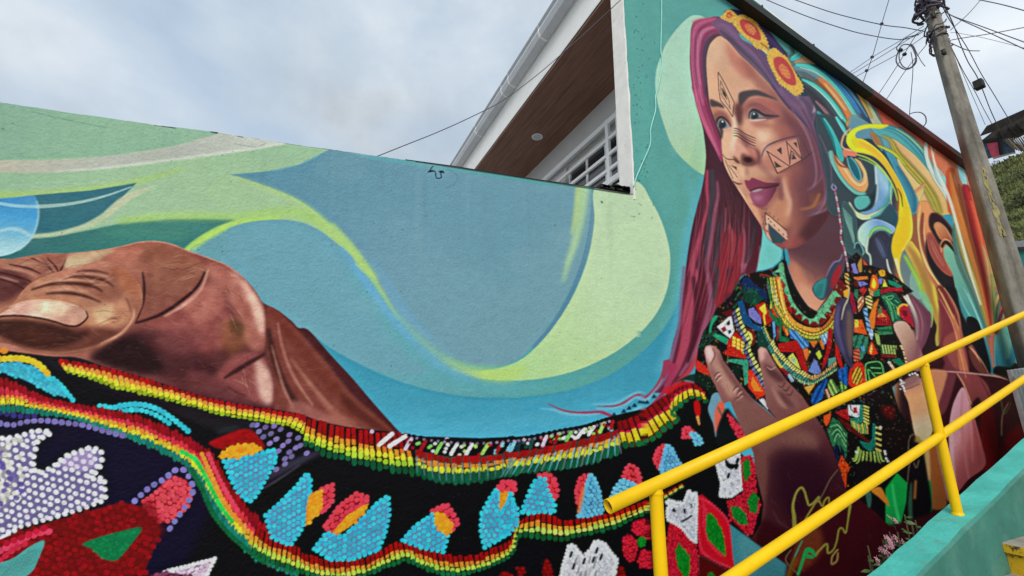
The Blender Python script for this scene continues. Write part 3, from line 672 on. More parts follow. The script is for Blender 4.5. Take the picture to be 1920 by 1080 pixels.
# left cheek marks and chin marks
S(zF([(570, 780), (620, 830), (700, 840), (760, 880)]), [1, 2, 2, 1], K, .5, .8); LN(zF, [(600, 840), (690, 1060)], 1.2); LN(zF, [(640, 900), (740, 1040)], 1.2)
P(zF([(660, 900), (730, 920), (735, 960)]), K, .5, .8, smooth=False); S(zG([(690, 120), (740, 150), (790, 150)]), [1.5, 3, 1.5], (60, 44, 50), .8, .9)
P(zG([(1060, 500), (1100, 520), (1290, 690), (1310, 770), (1290, 780), (1090, 600), (1080, 690), (1130, 810), (1070, 740), (1050, 600)]), (224, 188, 158), 1.5, .7, smooth=False)
P(zG([(1085, 590), (1130, 640), (1285, 785), (1230, 820), (1140, 815), (1100, 720)]), (52, 76, 84), 1, .95, smooth=False)
LN(zG, [(1050, 470), (1055, 620)], 1.7); LN(zG, [(1050, 470), (1180, 580), (1290, 670)], 1.7)
for x, y in [(1090, 545), (1115, 578), (1155, 620), (1205, 672), (1255, 720), (1300, 750), (1065, 600), (1070, 680)]:
    S(zG([(x - 6, y - 10), (x + 6, y + 10)]), 1.7, K, .5, .9)
for x, y in [(1015, 430), (1040, 430), (1065, 432), (1020, 520), (1030, 600), (1035, 660), (1105, 478), (1150, 520), (1195, 555)]:
    S(zG([(x - 5, y - 8), (x + 6, y + 10)]), 1.3, K, .5, .7)
# ---- hair on the right of the face
HR = zE([(690, 270), (760, 205), (850, 210), (960, 250), (1010, 420), (1130, 500), (1290, 600), (1400, 820), (1530, 990), (1680, 1075), (1780, 1080)]) + \
     zF([(1560, 60), (1620, 180), (1640, 300), (1600, 420), (1620, 560), (1720, 780), (1780, 1000), (1800, 1080)]) + zG([(1830, 150), (1790, 190), (1760, 60)]) + \
     zF([(1690, 1000), (1680, 860), (1620, 660), (1550, 530), (1450, 400), (1280, 230), (1110, 0)]) + zE([(1250, 850), (1100, 700), (1000, 610), (880, 470), (800, 410), (760, 340)])
P(HR, soft=.9, part=HAIR, mk='hr', grad=((1350, 60), (1540, 330), [(116, 80, 108), (98, 76, 100), (106, 82, 106), (98, 74, 98), (96, 62, 84)]))
P(zE([(830, 150), (900, 108), (1000, 120), (1100, 150), (1200, 220), (1330, 350), (1450, 500), (1550, 620), (1620, 760), (1720, 960), (1600, 900), (1300, 500), (1000, 250)]), (58, 50, 78), 1.2, part=HAIR)
S(zE([(1180, 240), (1350, 430), (1520, 640)]), [4, 10, 6], (84, 66, 106), 4, .7)
for pts, w, c, a in [
    (zE([(740, 290), (850, 300), (1000, 450), (1200, 640), (1380, 880), (1500, 1080)]), [3, 8, 10, 10, 9, 6], (122, 92, 122), .8),
    (zE([(780, 340), (900, 450), (1080, 640), (1250, 820), (1400, 1020)]), [3, 9, 9, 8, 5], (80, 68, 84), .85),
    (zE([(880, 470), (1060, 640), (1240, 820), (1420, 1060)]), [1, 2, 2.4, 2], (140, 112, 128), .8),
    (zE([(1000, 450), (1180, 590), (1330, 800), (1460, 1000)]), [2, 4, 5, 3], (88, 66, 90), .8),
    (zF([(1130, 10), (1300, 230), (1480, 410), (1600, 600), (1680, 860)]), [2, 2.6, 2.6, 2.6, 2], (66, 42, 64), .9),
    (zF([(1290, 290), (1400, 370), (1520, 500), (1640, 700), (1680, 900), (1660, 1060)]), [1, 2.4, 3, 3, 3, 2], (140, 106, 140), .8),
    (zF([(1200, 20), (1330, 180), (1470, 300), (1560, 460), (1650, 620), (1740, 860), (1780, 1080)]), [3, 8, 8, 7, 6, 6, 4], (122, 84, 116), .8),
    (zF([(1300, 40), (1440, 160), (1500, 290), (1540, 400)]), [3, 8, 6, 3], (128, 102, 128), .8),
    (zF([(1440, 140), (1540, 230), (1570, 350), (1560, 430)]), [4, 10, 9, 3], (84, 70, 92), .8),
    (zF([(1560, 80), (1600, 170), (1610, 270), (1585, 310)]), [1, 3, 4, 2], (182, 172, 190), .85),
    (zF([(1500, 480), (1600, 640), (1680, 860), (1700, 1060)]), [2, 4, 5, 4], (72, 50, 70), .8)]:
    S(pts, w, c, 2, a, clip='hr')
S(zE([(470, 250), (560, 225), (700, 215)]), [3, 6, 3], (190, 78, 112), 2, .6)
for pts, w, c in (([(470, 320), (505, 380), (532, 450), (548, 520), (560, 590), (556, 640), (530, 670), (500, 682)], [5, 8, 9, 8, 7, 6, 5, 2], (110, 78, 100)), ([(450, 350), (490, 410), (515, 470), (530, 540), (525, 590), (500, 610)], [2, 3, 3.4, 3, 3, 1], (142, 112, 140)),
                  ([(486, 350), (520, 420), (545, 500), (562, 570)], [2, 3, 3, 2], (70, 48, 66)), ([(540, 620), (520, 660), (480, 670)], [5, 7, 4], (156, 100, 70)), ([(566, 590), (560, 640), (535, 680), (500, 692)], [2, 3, 3, 1], (140, 110, 134))):
    S(zf(pts), w, c, 2.2, .75, part=HAIR)
# ---- headband flowers
Yc, Rc, Oc = (206, 162, 74), (178, 70, 68), (200, 116, 76)
def flower(z, yel, red, core):
    P(z(yel), (90, 60, 30), 1.5, .8); P(z(yel), Yc, .8, part=BANDP)
    q = spl(z(yel)); c = q.mean(0)
    for k in range(220):
        i = prng.randint(len(q)); t = prng.uniform(.55, .99); p = c + (q[i] - c) * t
        dot(p[0], p[1], prng.uniform(.8, 1.7), .8, prng.uniform(0, 3), (226, 190, 104) if k % 2 else (166, 122, 54), .55)
    for k in range(0, len(q), 3):
        dot(q[k][0], q[k][1], 1.3, 1.1, 0, vary((210, 168, 82), .1))
    P(z(red), Rc, 1.1); P(z(core), Oc, 1.2)
    q = spl(z(core)); c = q.mean(0)
    for k in range(50):
        i = prng.randint(len(q)); p = c + (q[i] - c) * prng.uniform(0, .95)
        dot(p[0], p[1], 1.3, .9, 0, (222, 150, 84) if k % 2 else (178, 92, 60), .6)
flower(zE, [(790, 195), (820, 170), (850, 130), (890, 115), (940, 145), (980, 195), (960, 240), (900, 250), (840, 225)], [(850, 180), (875, 140), (905, 150), (925, 180), (900, 205), (865, 200)], [(865, 175), (885, 160), (905, 180), (885, 195)])
flower(zE, [(990, 180), (1050, 170), (1100, 200), (1180, 225), (1215, 290), (1260, 360), (1300, 430), (1330, 530), (1310, 600), (1260, 560), (1190, 540), (1140, 480), (1060, 420), (990, 350), (960, 300), (930, 270), (950, 230)],
       [(1005, 240), (1050, 218), (1140, 260), (1210, 330), (1245, 430), (1220, 458), (1150, 430), (1070, 380), (1020, 310)], [(1060, 285), (1110, 270), (1170, 310), (1185, 370), (1150, 395), (1090, 350)])
flower(zE, [(1315, 640), (1340, 570), (1400, 545), (1470, 600), (1550, 660), (1605, 740), (1640, 840), (1700, 930), (1715, 1020), (1650, 1075), (1590, 1050), (1520, 990), (1450, 940), (1390, 830), (1340, 730)],
       [(1385, 680), (1430, 640), (1500, 660), (1570, 740), (1620, 840), (1640, 940), (1600, 965), (1520, 930), (1440, 840), (1400, 760)], [(1445, 760), (1480, 720), (1540, 770), (1580, 860), (1560, 890), (1490, 850)])
S(zE([(1240, 490), (1290, 520), (1330, 560)]), 3, (120, 90, 60), 1, .7); S(zE([(1260, 560), (1310, 600)]), 2, (222, 200, 160), 1, .8)
# ---- right field: orange red wall paint, then the flowing ribbons
P([(1600, 140), (1640, 180), (1860, 330), (1960, 420), (1960, 760), (1880, 760), (1840, 500), (1760, 320), (1660, 260)], soft=2, part=SWIRL, smooth=False,
  grad=((1640, 200), (1850, 420), [(178, 84, 66), (206, 104, 78), (212, 128, 92), (206, 132, 88)]))
P([(1690, 330), (1760, 400), (1830, 520), (1880, 640), (1920, 760), (1920, 1000), (1700, 1000), (1680, 600)], (150, 92, 60), 6, part=SWIRL)
P([(1700, 560), (1760, 600), (1830, 720), (1900, 760), (1940, 900), (1900, 1000), (1700, 1000)], (46, 24, 30), 8, part=SWIRL)
def ST(z, pts, w, c, s=1.6, a=.95):
    S(z(pts), [q * 1.3 + .8 for q in w] if np.ndim(w) else w * 1.3 + .8, [q * .55 for q in c], s * .8, .5 * a, part=SWIRL)
    S(z(pts), w, c, s * .8, a, part=SWIRL)
    if np.ndim(w) and max(w) >= 5:
        flow(z(pts), w, c)
def PF(z, pts, c=None, s=1.2, a=1.0, **k):
    s = k.pop('soft', s); q_ = [tuple(v_) for v_ in spl(z(pts))[::3]]; q_.append(q_[0])
    if a > .9:
        S(q_, 3.4, [v_ * .5 for v_ in (c if c is not None else k['grad'][2][-1])], 1.2, .5)
    P(z(pts), c, s * .75, a, part=SWIRL, **k)
    if a > .9:
        S(q_, 1.2, [min(255, v_ * 1.3 + 24) for v_ in (c if c is not None else k['grad'][2][0])], .8, .5)
# top plume behind the headband (zM)
PF(zM, [(40, 300), (90, 240), (180, 190), (260, 220), (480, 400), (700, 560), (820, 620), (1040, 1080), (600, 1080), (400, 800), (200, 560), (60, 420), (-20, 240)], (92, 104, 104), 3)
P(zM([(-60, -20), (60, 60), (180, 170), (250, 215), (60, 330), (0, 200)]), (104, 152, 136), 6, .7)
ST(zM, [(-20, 20), (40, 200), (20, 290)], [2, 6, 4], (60, 92, 92), 4, .7)
ST(zM, [(20, 310), (90, 280), (150, 220), (230, 190)], [6, 9, 8, 3], (58, 178, 176), 2)
ST(zM, [(30, 290), (90, 250), (140, 205)], [2, 4, 2], (130, 206, 200), 1.5, .8)
PF(zM, [(50, 350), (150, 280), (290, 220), (480, 380), (640, 520), (780, 620), (720, 600), (560, 480), (400, 380), (200, 360)], (176, 140, 106), 3, .9)
ST(zM, [(300, 260), (450, 380), (600, 490), (760, 600)], [4, 8, 7, 4], (190, 130, 60), 4, .8)
PF(zM, [(60, 380), (180, 380), (340, 440), (500, 560), (640, 720), (740, 880), (800, 1000), (720, 1080), (640, 960), (520, 740), (380, 580), (200, 460), (80, 430)], (104, 140, 156), 2, .9)
ST(zM, [(240, 390), (420, 430), (560, 540), (700, 690), (800, 830), (900, 1010)], [4, 14, 16, 16, 15, 8], (48, 74, 100), 3)
ST(zM, [(380, 450), (560, 590), (700, 760), (800, 920)], [3, 8, 9, 5], (64, 124, 176), 3, .9)
ST(zM, [(470, 470), (640, 620), (760, 770), (880, 960)], [2, 4, 4, 2], (104, 148, 168), 2, .8)
ST(zM, [(80, 372), (220, 390), (380, 480), (540, 640), (680, 830), (800, 1040)], [5, 8, 8, 7, 6, 4], (84, 190, 178), 1.6)
ST(zM, [(120, 400), (300, 460), (460, 590), (620, 780), (760, 1000)], [2, 3, 3, 3, 2], (168, 208, 186), 1.4, .8)
PF(zM, [(330, 520), (440, 580), (560, 720), (660, 880), (720, 990), (640, 1000), (500, 820), (380, 640)], (206, 122, 66), 5)
ST(zM, [(400, 580), (520, 720), (640, 880)], [4, 7, 5], (226, 164, 112), 3, .7)
ST(zM, [(300, 560), (420, 700), (560, 880), (640, 1010)], [6, 10, 9, 5], (124, 86, 64), 4, .8)
PF(zM, [(130, 520), (240, 560), (360, 660), (480, 800), (600, 960), (660, 1080), (560, 1080), (420, 900), (300, 740), (180, 600)], (70, 78, 84), 2)
ST(zM, [(150, 535), (280, 600), (420, 720), (540, 870), (650, 1050)], [3, 7, 8, 9, 7], (76, 190, 176), 1.6)
ST(zM, [(200, 570), (330, 660), (470, 800), (600, 980)], [1, 2, 2.4, 2], (180, 214, 196), 1.2, .8)
PF(zM, [(180, 620), (300, 700), (420, 840), (540, 1040), (400, 1080), (320, 900), (240, 740)], (54, 56, 64), 2)
ST(zM, [(300, 780), (400, 880), (500, 1010), (560, 1100)], [3, 6, 6, 5], (128, 100, 104), 2.4, .9)
ST(zM, [(320, 900), (400, 980), (460, 1090)], [4, 8, 6], (50, 146, 146), 2.2)
PF(zM, [(740, 600), (800, 650), (900, 800), (1000, 980), (1040, 1050), (950, 1040), (860, 860), (780, 720)], (164, 170, 136), 2)
ST(zM, [(640, 540), (740, 640), (830, 780), (930, 970)], [2, 5, 6, 4], (178, 142, 70), 2.4, .9)
ST(zM, [(640, 1080), (680, 1000), (740, 950)], [5, 6, 3], (210, 140, 60), 3, .8)
# middle: dark with teal tails left of the yellow ribbon (zN)
PF(zN, [(-40, -20), (240, 40), (300, 240), (230, 380), (280, 460), (560, 520), (620, 700), (620, 900), (560, 1020), (400, 1080), (100, 1080), (60, 700), (-20, 300)], (56, 70, 76), 2)
PF(zN, [(30, 10), (120, 130), (200, 290), (250, 420), (240, 500), (190, 440), (150, 300), (80, 150)], (62, 166, 160), 2)
ST(zN, [(0, 0), (60, 110), (120, 240), (160, 380)], [2, 4, 4, 2], (30, 110, 116), 2)
ST(zN, [(170, 0), (240, 110), (290, 200)], [4, 7, 4], (90, 196, 184), 2)
ST(zN, [(-20, 200), (60, 380), (110, 560), (120, 740)], [2, 3, 3, 2], (110, 92, 116), 2, .7)
PF(zN, [(330, 0), (420, 10), (560, 100), (640, 260), (690, 380), (640, 320), (560, 240), (420, 240), (330, 180)], (98, 140, 150), 3)
PF(zN, [(560, 170), (620, 190), (670, 280), (680, 340), (620, 310), (580, 240)], (150, 112, 70), 2)
PF(zN, [(690, 220), (780, 260), (840, 380), (860, 470), (800, 430), (720, 320)], (100, 146, 156), 2)
# yellow-lime upper loop and teal arch
PF(zN, [(560, 100), (700, 90), (860, 130), (1000, 220), (1120, 330), (1200, 440), (1260, 560), (1220, 620), (1100, 490), (980, 380), (860, 300), (760, 240), (640, 200)], (84, 158, 158), 2.5)
ST(zN, [(700, 110), (860, 150), (1000, 250), (1120, 380), (1200, 520)], [6, 12, 14, 14, 6], (70, 140, 150), 4, .7)
ST(zN, [(840, 130), (980, 215), (1100, 330), (1180, 430)], [2, 4, 4, 2], (150, 190, 150), 2.4, .8)
# pale peach bodies
PF(zN, [(790, 250), (900, 310), (1060, 440), (1200, 600), (1320, 760), (1420, 920), (1480, 1080), (1060, 1080), (1100, 900), (1020, 720), (900, 560), (850, 440)], (208, 172, 116), 2,
   grad=((1680, 270), (1760, 400), [(206, 164, 110), (214, 178, 122), (206, 168, 104)]))
ST(zN, [(680, 210), (780, 260), (850, 400), (960, 530), (1080, 660), (1170, 770), (1260, 920), (1330, 1090)], [2, 6, 12, 14, 14, 14, 16, 12], (158, 146, 62), 4, .9)
ST(zN, [(640, 320), (760, 370), (850, 430), (950, 540)], [3, 5, 6, 4], (170, 176, 54), 2.2)
PF(zN, [(860, 470), (960, 600), (1080, 740), (1150, 800), (1110, 920), (1060, 1000), (1000, 840), (920, 660)], (206, 178, 116), 2)
ST(zN, [(1060, 840), (1140, 780), (1170, 740)], [4, 5, 2], (208, 140, 90), 2, .8)
# teal-blue channel right of yellow ribbon
PF(zN, [(740, 400), (820, 450), (880, 560), (960, 690), (1040, 830), (1090, 960), (1060, 1080), (980, 1080), (960, 940), (900, 760), (820, 560)], (72, 136, 150), 2)
ST(zN, [(860, 560), (960, 720), (1040, 900), (1050, 1060)], [3, 6, 6, 4], (50, 110, 130), 3, .7)
# blue-white stem
PF(zN, [(610, 540), (700, 600), (790, 740), (800, 860), (740, 1000), (640, 1080), (440, 1080), (540, 1040), (600, 960), (620, 800), (610, 650)], soft=2, grad=((1642, 350), (1670, 330), [(110, 152, 190), (150, 186, 204), (120, 180, 178)]))
ST(zN, [(620, 560), (630, 760), (620, 920), (570, 1020)], [3, 5, 5, 3], (176, 204, 214), 2.5, .8)
ST(zN, [(780, 700), (780, 860), (720, 980), (640, 1060)], [4, 6, 6, 3], (70, 150, 150), 3, .8)
# teal eye
PF(zN, [(380, 930), (440, 890), (540, 900), (560, 960), (520, 1020), (440, 1040), (390, 1000)], (84, 164, 158), 2)
PF(zN, [(540, 880), (590, 860), (620, 760), (600, 960), (540, 1040), (420, 1060), (500, 1030), (560, 960)], (34, 56, 62), 2)
# peach crescent
PF(zN, [(120, 380), (150, 450), (210, 520), (300, 580), (370, 690), (440, 730), (480, 650), (430, 540), (380, 470), (430, 500), (500, 620), (525, 760), (480, 850), (420, 860), (320, 800), (230, 690), (160, 570), (110, 450)], (226, 150, 92), 1.4)
ST(zN, [(105, 390), (130, 500), (200, 640), (290, 760), (400, 850), (500, 860)], [8, 7, 6, 6, 7, 4], (100, 172, 160), 2.4, .85)
ST(zN, [(150, 440), (260, 570), (350, 700), (430, 760), (490, 720), (490, 620), (430, 500)], [3, 6, 6, 6, 6, 5, 3], (240, 180, 128), 2.5, .7)
PF(zN, [(300, 470), (340, 470), (400, 540), (440, 640), (440, 710), (390, 690), (330, 590)], (38, 96, 108), 1.2)
ST(zN, [(290, 450), (310, 540), (360, 650), (420, 720), (450, 690), (430, 590), (380, 500), (330, 450)], [2, 2.5, 2.5, 2.5, 2.5, 2.5, 2.5, 2], (110, 178, 176), 1, .9)
PF(zN, [(250, 370), (340, 360), (400, 400), (380, 440), (300, 430), (270, 460)], (214, 120, 94), 1.6)
ST(zN, [(330, 130), (260, 200), (230, 310), (270, 360), (350, 380)], [2, 3, 3, 3, 3], (222, 176, 134), 1.2, .9)
ST(zN, [(150, 440), (200, 530), (290, 560), (270, 450)], [2, 3, 2, 2], (120, 60, 60), 1.4, .7)
# yellow ribbon
YR = zN([(760, 90), (640, 80), (500, 85), (390, 120), (310, 180), (285, 260), (310, 330), (380, 390), (480, 410), (600, 450), (700, 540), (780, 660), (850, 800), (880, 930), (880, 1080)]) + \
     zO([(640, 0), (625, 180), (590, 330), (560, 430), (555, 550), (600, 700), (640, 830), (690, 940), (740, 1080)]) + [(1704, 562)] + \
     zO([(730, 1040), (690, 900), (655, 780), (650, 660), (680, 560), (730, 470), (780, 380), (790, 250), (770, 100), (740, 0)]) + \
     zN([(1010, 1080), (960, 900), (890, 740), (800, 580), (700, 430), (580, 320), (470, 250), (400, 235), (385, 190), (430, 150), (540, 125), (680, 130)])
P(YR, soft=1.2, part=SWIRL, mk='yr', grad=((1600, 240), (1690, 480), [(196, 204, 40), (226, 178, 40), (226, 178, 48), (222, 190, 40), (228, 174, 34)]))
S(zN([(700, 100), (540, 100), (400, 150), (320, 220), (310, 290), (380, 360), (500, 380), (640, 440), (760, 580), (850, 740), (900, 900), (910, 1080)]), [3, 6, 10, 12, 12, 8, 5, 4, 4, 5, 5, 4], (204, 216, 44), 2.6, .9, clip='yr')
S(zN([(420, 290), (540, 330), (660, 440), (780, 600), (860, 760), (910, 900)]), [4, 14, 18, 16, 12, 6], (232, 166, 54), 5, .8, clip='yr')
S(zN([(470, 255), (600, 335), (720, 450), (820, 600), (910, 770), (990, 1000)]), [3, 4, 4, 4, 4, 4], (206, 212, 60), 1.6, .9, clip='yr')
S(zO([(770, 60), (785, 250), (770, 390), (720, 480), (670, 570), (650, 680), (665, 800), (720, 980)]), [4, 6, 6, 6, 5, 4, 4, 3], (212, 210, 76), 2, .9, clip='yr')
S(zO([(700, 60), (690, 250), (650, 420), (610, 560), (640, 720)]), [8, 16, 18, 14, 5], (236, 182, 34), 5, .8, clip='yr')
S(zO([(600, 640), (620, 740), (680, 900), (740, 1060)]), [8, 9, 9, 8], (214, 220, 170), 3, .85, clip='yr')
S(zN([(860, 800), (900, 880), (918, 1010)]), [1.5, 3, 1.5], (84, 66, 30), 1, .9)
for pts, w, c in [(zN([(400, 420), (520, 460), (640, 540), (740, 660), (820, 800), (860, 940)]), [2, 3, 3, 3, 3, 2], (178, 200, 70)),
                  (zN([(420, 460), (540, 500), (640, 570), (720, 660)]), [1.5, 2.5, 2.5, 1], (150, 186, 90)),
                  (zN([(790, 760), (785, 900), (800, 1010), (850, 1070)]) + zO([(610, 130), (600, 260)]), [2, 2, 2.4, 2, 1.5, 1], (190, 206, 160))]:
    S(pts, w, c, 1.2, .9, part=SWIRL)
# blue arch under the eye (zO)
PF(zO, [(80, 0), (150, 100), (260, 140), (380, 110), (480, 50), (540, 0), (440, 140), (330, 180), (220, 190), (130, 130), (90, 60)], (186, 200, 160), 2)
ST(zO, [(330, 175), (440, 110), (530, 10)], [5, 6, 3], (90, 176, 170), 2, .8)
PF(zO, [(540, 20), (620, 150), (600, 270), (560, 280), (470, 210), (350, 185), (430, 140)], (48, 78, 88), 2)
PF(zO, [(160, 420), (180, 320), (240, 240), (330, 195), (420, 200), (520, 240), (590, 290), (560, 350), (540, 330), (460, 290), (380, 290), (330, 330), (295, 400), (290, 470), (280, 540), (240, 490), (200, 460)], soft=1.6,
   grad=((1610, 440), (1670, 430), [(176, 208, 184), (150, 190, 196), (110, 148, 200), (130, 168, 196)]))
ST(zO, [(300, 400), (340, 320), (410, 285), (490, 300), (550, 345)], [3, 5, 6, 6, 4], (128, 196, 108), 2.4, .85)
ST(zO, [(340, 380), (400, 325), (470, 325), (530, 380)], [3, 6, 6, 3], (120, 186, 190), 3, .7)
PF(zO, [(320, 400), (400, 330), (480, 330), (530, 400), (510, 500), (500, 620), (540, 700), (520, 780), (420, 740), (320, 700), (320, 600), (290, 520)], (54, 54, 68), 2)
ST(zO, [(380, 400), (430, 500), (480, 620)], [6, 12, 8], (76, 84, 112), 5, .8)
ST(zO, [(290, 380), (270, 540), (310, 600), (318, 700), (300, 800)], [3, 4, 3, 3, 2], (184, 206, 180), 1.4, .9)
# teal hair-like lines left (zO)
PF(zO, [(0, 0), (100, 60), (160, 200), (170, 420), (240, 560), (200, 620), (60, 560), (20, 400)], (58, 84, 86), 2)
for k in range(6):
    ST(zO, [(10 + k * 18, 60 + k * 20), (40 + k * 14, 200 + k * 20), (90 + k * 8, 340 + k * 12), (120 + k * 2, 440 + k * 6)], [1.2, 2, 2, 1], (128, 176, 164), 1, .8)
PF(zO, [(140, 470), (190, 455), (220, 510), (240, 560), (220, 580), (190, 520), (140, 520)], (36, 62, 70), 1)
ST(zO, [(135, 520), (145, 465), (195, 460), (240, 555), (225, 590)], [1.5, 2, 2, 2, 1.5], (130, 176, 172), 1)
# grey gap and olive ribbon under the yellow one
PF(zO, [(680, 560), (760, 600), (860, 780), (940, 1000), (980, 1200), (900, 1200), (780, 1080), (700, 900), (660, 760)], (104, 124, 122), 3)
PF(zO, [(790, 780), (860, 880), (880, 1080), (800, 1040), (760, 900)], (124, 158, 144), 3)
ORB = zO([(760, 430), (820, 490), (900, 620), (980, 790), (1040, 940), (1070, 1080)]) + zQ([(800, 180), (850, 360), (860, 520), (840, 680), (790, 740), (770, 640), (790, 500), (760, 400), (700, 180)]) + zO([(930, 1080), (880, 900), (800, 720), (720, 560), (700, 520)])
P(ORB, soft=1.4, part=SWIRL, mk='orb', grad=((1720, 470), (1750, 640), [(206, 170, 70), (176, 150, 62), (190, 166, 58), (170, 150, 66)]))
S(zO([(740, 500), (820, 620), (900, 780), (970, 960), (1000, 1100)]) + zQ([(770, 300), (785, 480)]), [6, 12, 13, 12, 10, 8, 4], (158, 112, 66), 4, .8, clip='orb')
S(zO([(700, 600), (780, 740), (860, 900), (920, 1080)]) + zQ([(720, 260), (715, 480)]), [5, 7, 7, 6, 5, 2], (150, 190, 60), 2.6, .9)
S(zO([(780, 450), (880, 590), (960, 750), (1020, 900), (1050, 1070)]) + zQ([(840, 380), (845, 600)]), [3, 6, 6, 6, 6, 5, 3], (214, 184, 74), 2.2, .85, clip='orb')
PF(zQ, [(560, 40), (640, 60), (700, 180), (730, 320), (690, 300), (600, 160)], (128, 178, 140), 3, .9)
ST(zQ, [(715, 500), (735, 380), (725, 250)], [2, 3, 2], (176, 190, 130), 1.6, .8)
# arm and mauve under it
PF(zQ, [(440, 100), (500, 120), (640, 260), (710, 370), (700, 520), (640, 700), (560, 820), (520, 760), (540, 600), (520, 420), (460, 240)], (106, 56, 76), 2)
ST(zQ, [(470, 140), (560, 300), (600, 480), (580, 680)], [8, 16, 18, 8], (136, 82, 96), 6, .7)
PF(zQ, [(240, 470), (360, 430), (420, 480), (500, 560), (540, 700), (560, 800), (480, 900), (420, 920), (380, 780), (320, 640), (270, 560)], (176, 138, 124), 2, mk='arm')
ST(zQ, [(280, 500), (380, 620), (440, 780), (460, 900)], [6, 14, 16, 10], (196, 164, 150), 6, .7)
ST(zQ, [(470, 540), (520, 680), (530, 820)], [4, 8, 6], (140, 96, 92), 5, .7)
PF(zQ, [(270, 70), (340, 90), (420, 180), (470, 300), (440, 260), (380, 200), (320, 180)], (176, 122, 108), 1.5)
ST(zQ, [(300, 10), (380, 110), (440, 180), (490, 290), (530, 420), (545, 560), (540, 660)], [3, 4, 6, 6, 5, 5, 2], (216, 212, 188), 1.5, .95)
ST(zQ, [(370, 0), (410, 90), (450, 180)], [3, 4, 3], (220, 222, 196), 1.4, .9)
ST(zO, [(500, 640), (520, 740), (570, 860), (620, 960), (700, 1060)], [2, 3, 3, 3, 3], (222, 214, 190), 1.2, .9)
# brown orange leaf forms (zO)
PF(zO, [(860, 20), (960, 0), (1000, 90), (1080, 130), (1180, 230), (1260, 340), (1330, 470), (1430, 650), (1540, 900), (1620, 1160), (1500, 1160), (1250, 1100), (1100, 1000), (960, 800), (880, 560), (840, 250)], (196, 112, 74), 2,
   grad=((1720, 400), (1780, 560), [(216, 144, 92), (196, 112, 76), (170, 82, 66)]))
ST(zO, [(880, 40), (860, 250), (890, 500), (960, 720), (1080, 900), (1200, 1080)], [4, 5, 5, 5, 5, 4], (228, 172, 110), 1.6)
ST(zO, [(905, 120), (890, 300), (920, 520), (1000, 720)], [3, 6, 6, 3], (140, 64, 50), 2.4, .9)
ST(zO, [(930, 220), (920, 350), (960, 560), (1060, 760), (1200, 840)], [2, 3, 3, 3, 2], (226, 170, 120), 1.2, .9)
PF(zO, [(950, 420), (980, 560), (1060, 700), (1160, 810), (1250, 850), (1280, 1100), (1220, 1040), (1080, 880), (980, 700), (940, 520)], (38, 30, 34), 1.4)
PF(zO, [(950, 380), (1000, 350), (1060, 430), (1110, 480), (1130, 620), (1180, 740), (1230, 830), (1140, 780), (1050, 680), (980, 540)], (150, 72, 62), 2)
ST(zO, [(1000, 420), (1060, 560), (1150, 720)], [6, 10, 6], (166, 88, 76), 5, .7)
PF(zO, [(985, 150), (1030, 120), (1100, 150), (1200, 260), (1300, 420), (1420, 650), (1520, 880), (1580, 1080), (1500, 1050), (1380, 800), (1270, 600), (1200, 480), (1140, 420), (1100, 470), (1040, 380), (980, 260)], (52, 30, 34), 1.4)
PF(zO, [(1035, 250), (1080, 235), (1150, 290), (1200, 370), (1230, 440), (1160, 410), (1110, 415), (1060, 340)], (186, 110, 70), 1.4, grad=((1755, 420), (1785, 455), [(206, 140, 90), (140, 70, 54)]))
ST(zO, [(1035, 290), (1050, 240), (1090, 232), (1160, 290), (1220, 390), (1300, 520), (1400, 720), (1500, 940)], [2, 2.5, 2.5, 2.5, 3, 3, 4, 4], (196, 140, 100), 1.2, .85)
ST(zO, [(1300, 560), (1400, 760), (1520, 1010)], [5, 8, 6], (120, 40, 42), 2.4, .9)
TL = zO([(1140, 560), (1150, 500), (1200, 490), (1270, 560), (1350, 700), (1430, 870), (1500, 1050)]) + zQ([(1350, 260), (1400, 460), (1420, 640), (1460, 800), (1510, 1000), (1530, 1080), (1440, 1080), (1340, 760), (1200, 500), (1090, 280), (1030, 60)]) + zO([(1260, 900), (1230, 780), (1160, 650)])
P(TL, soft=1.3, part=SWIRL, mk='tl', grad=((1780, 470), (1850, 680), [(118, 172, 146), (96, 154, 140), (70, 140, 140), (50, 116, 126)]))
S(zO([(1115, 560), (1110, 470), (1150, 420), (1210, 450), (1300, 580), (1400, 760), (1480, 940), (1540, 1090)]), [2, 3, 3, 3, 3, 3, 3, 2], (222, 160, 108), 1.2, .9, part=SWIRL)
S(zO([(1120, 500), (1150, 450), (1200, 470), (1290, 590)]), [6, 7, 7, 3], (40, 28, 32), 1.4, .95)
for pts in (zQ([(1060, 60), (1150, 260), (1280, 480), (1360, 700), (1440, 960)]), zQ([(1130, 0), (1230, 200), (1330, 420), (1400, 640)]), zQ([(1180, 60), (1280, 300), (1360, 520)])):
    S(pts, [1, 2.4, 2.4, 1], (150, 200, 186), 1.6, .7, clip='tl')
S(zQ([(1040, 80), (1120, 300), (1260, 540), (1350, 760)]), [3, 8, 8, 5], (46, 118, 132), 4, .6, clip='tl')
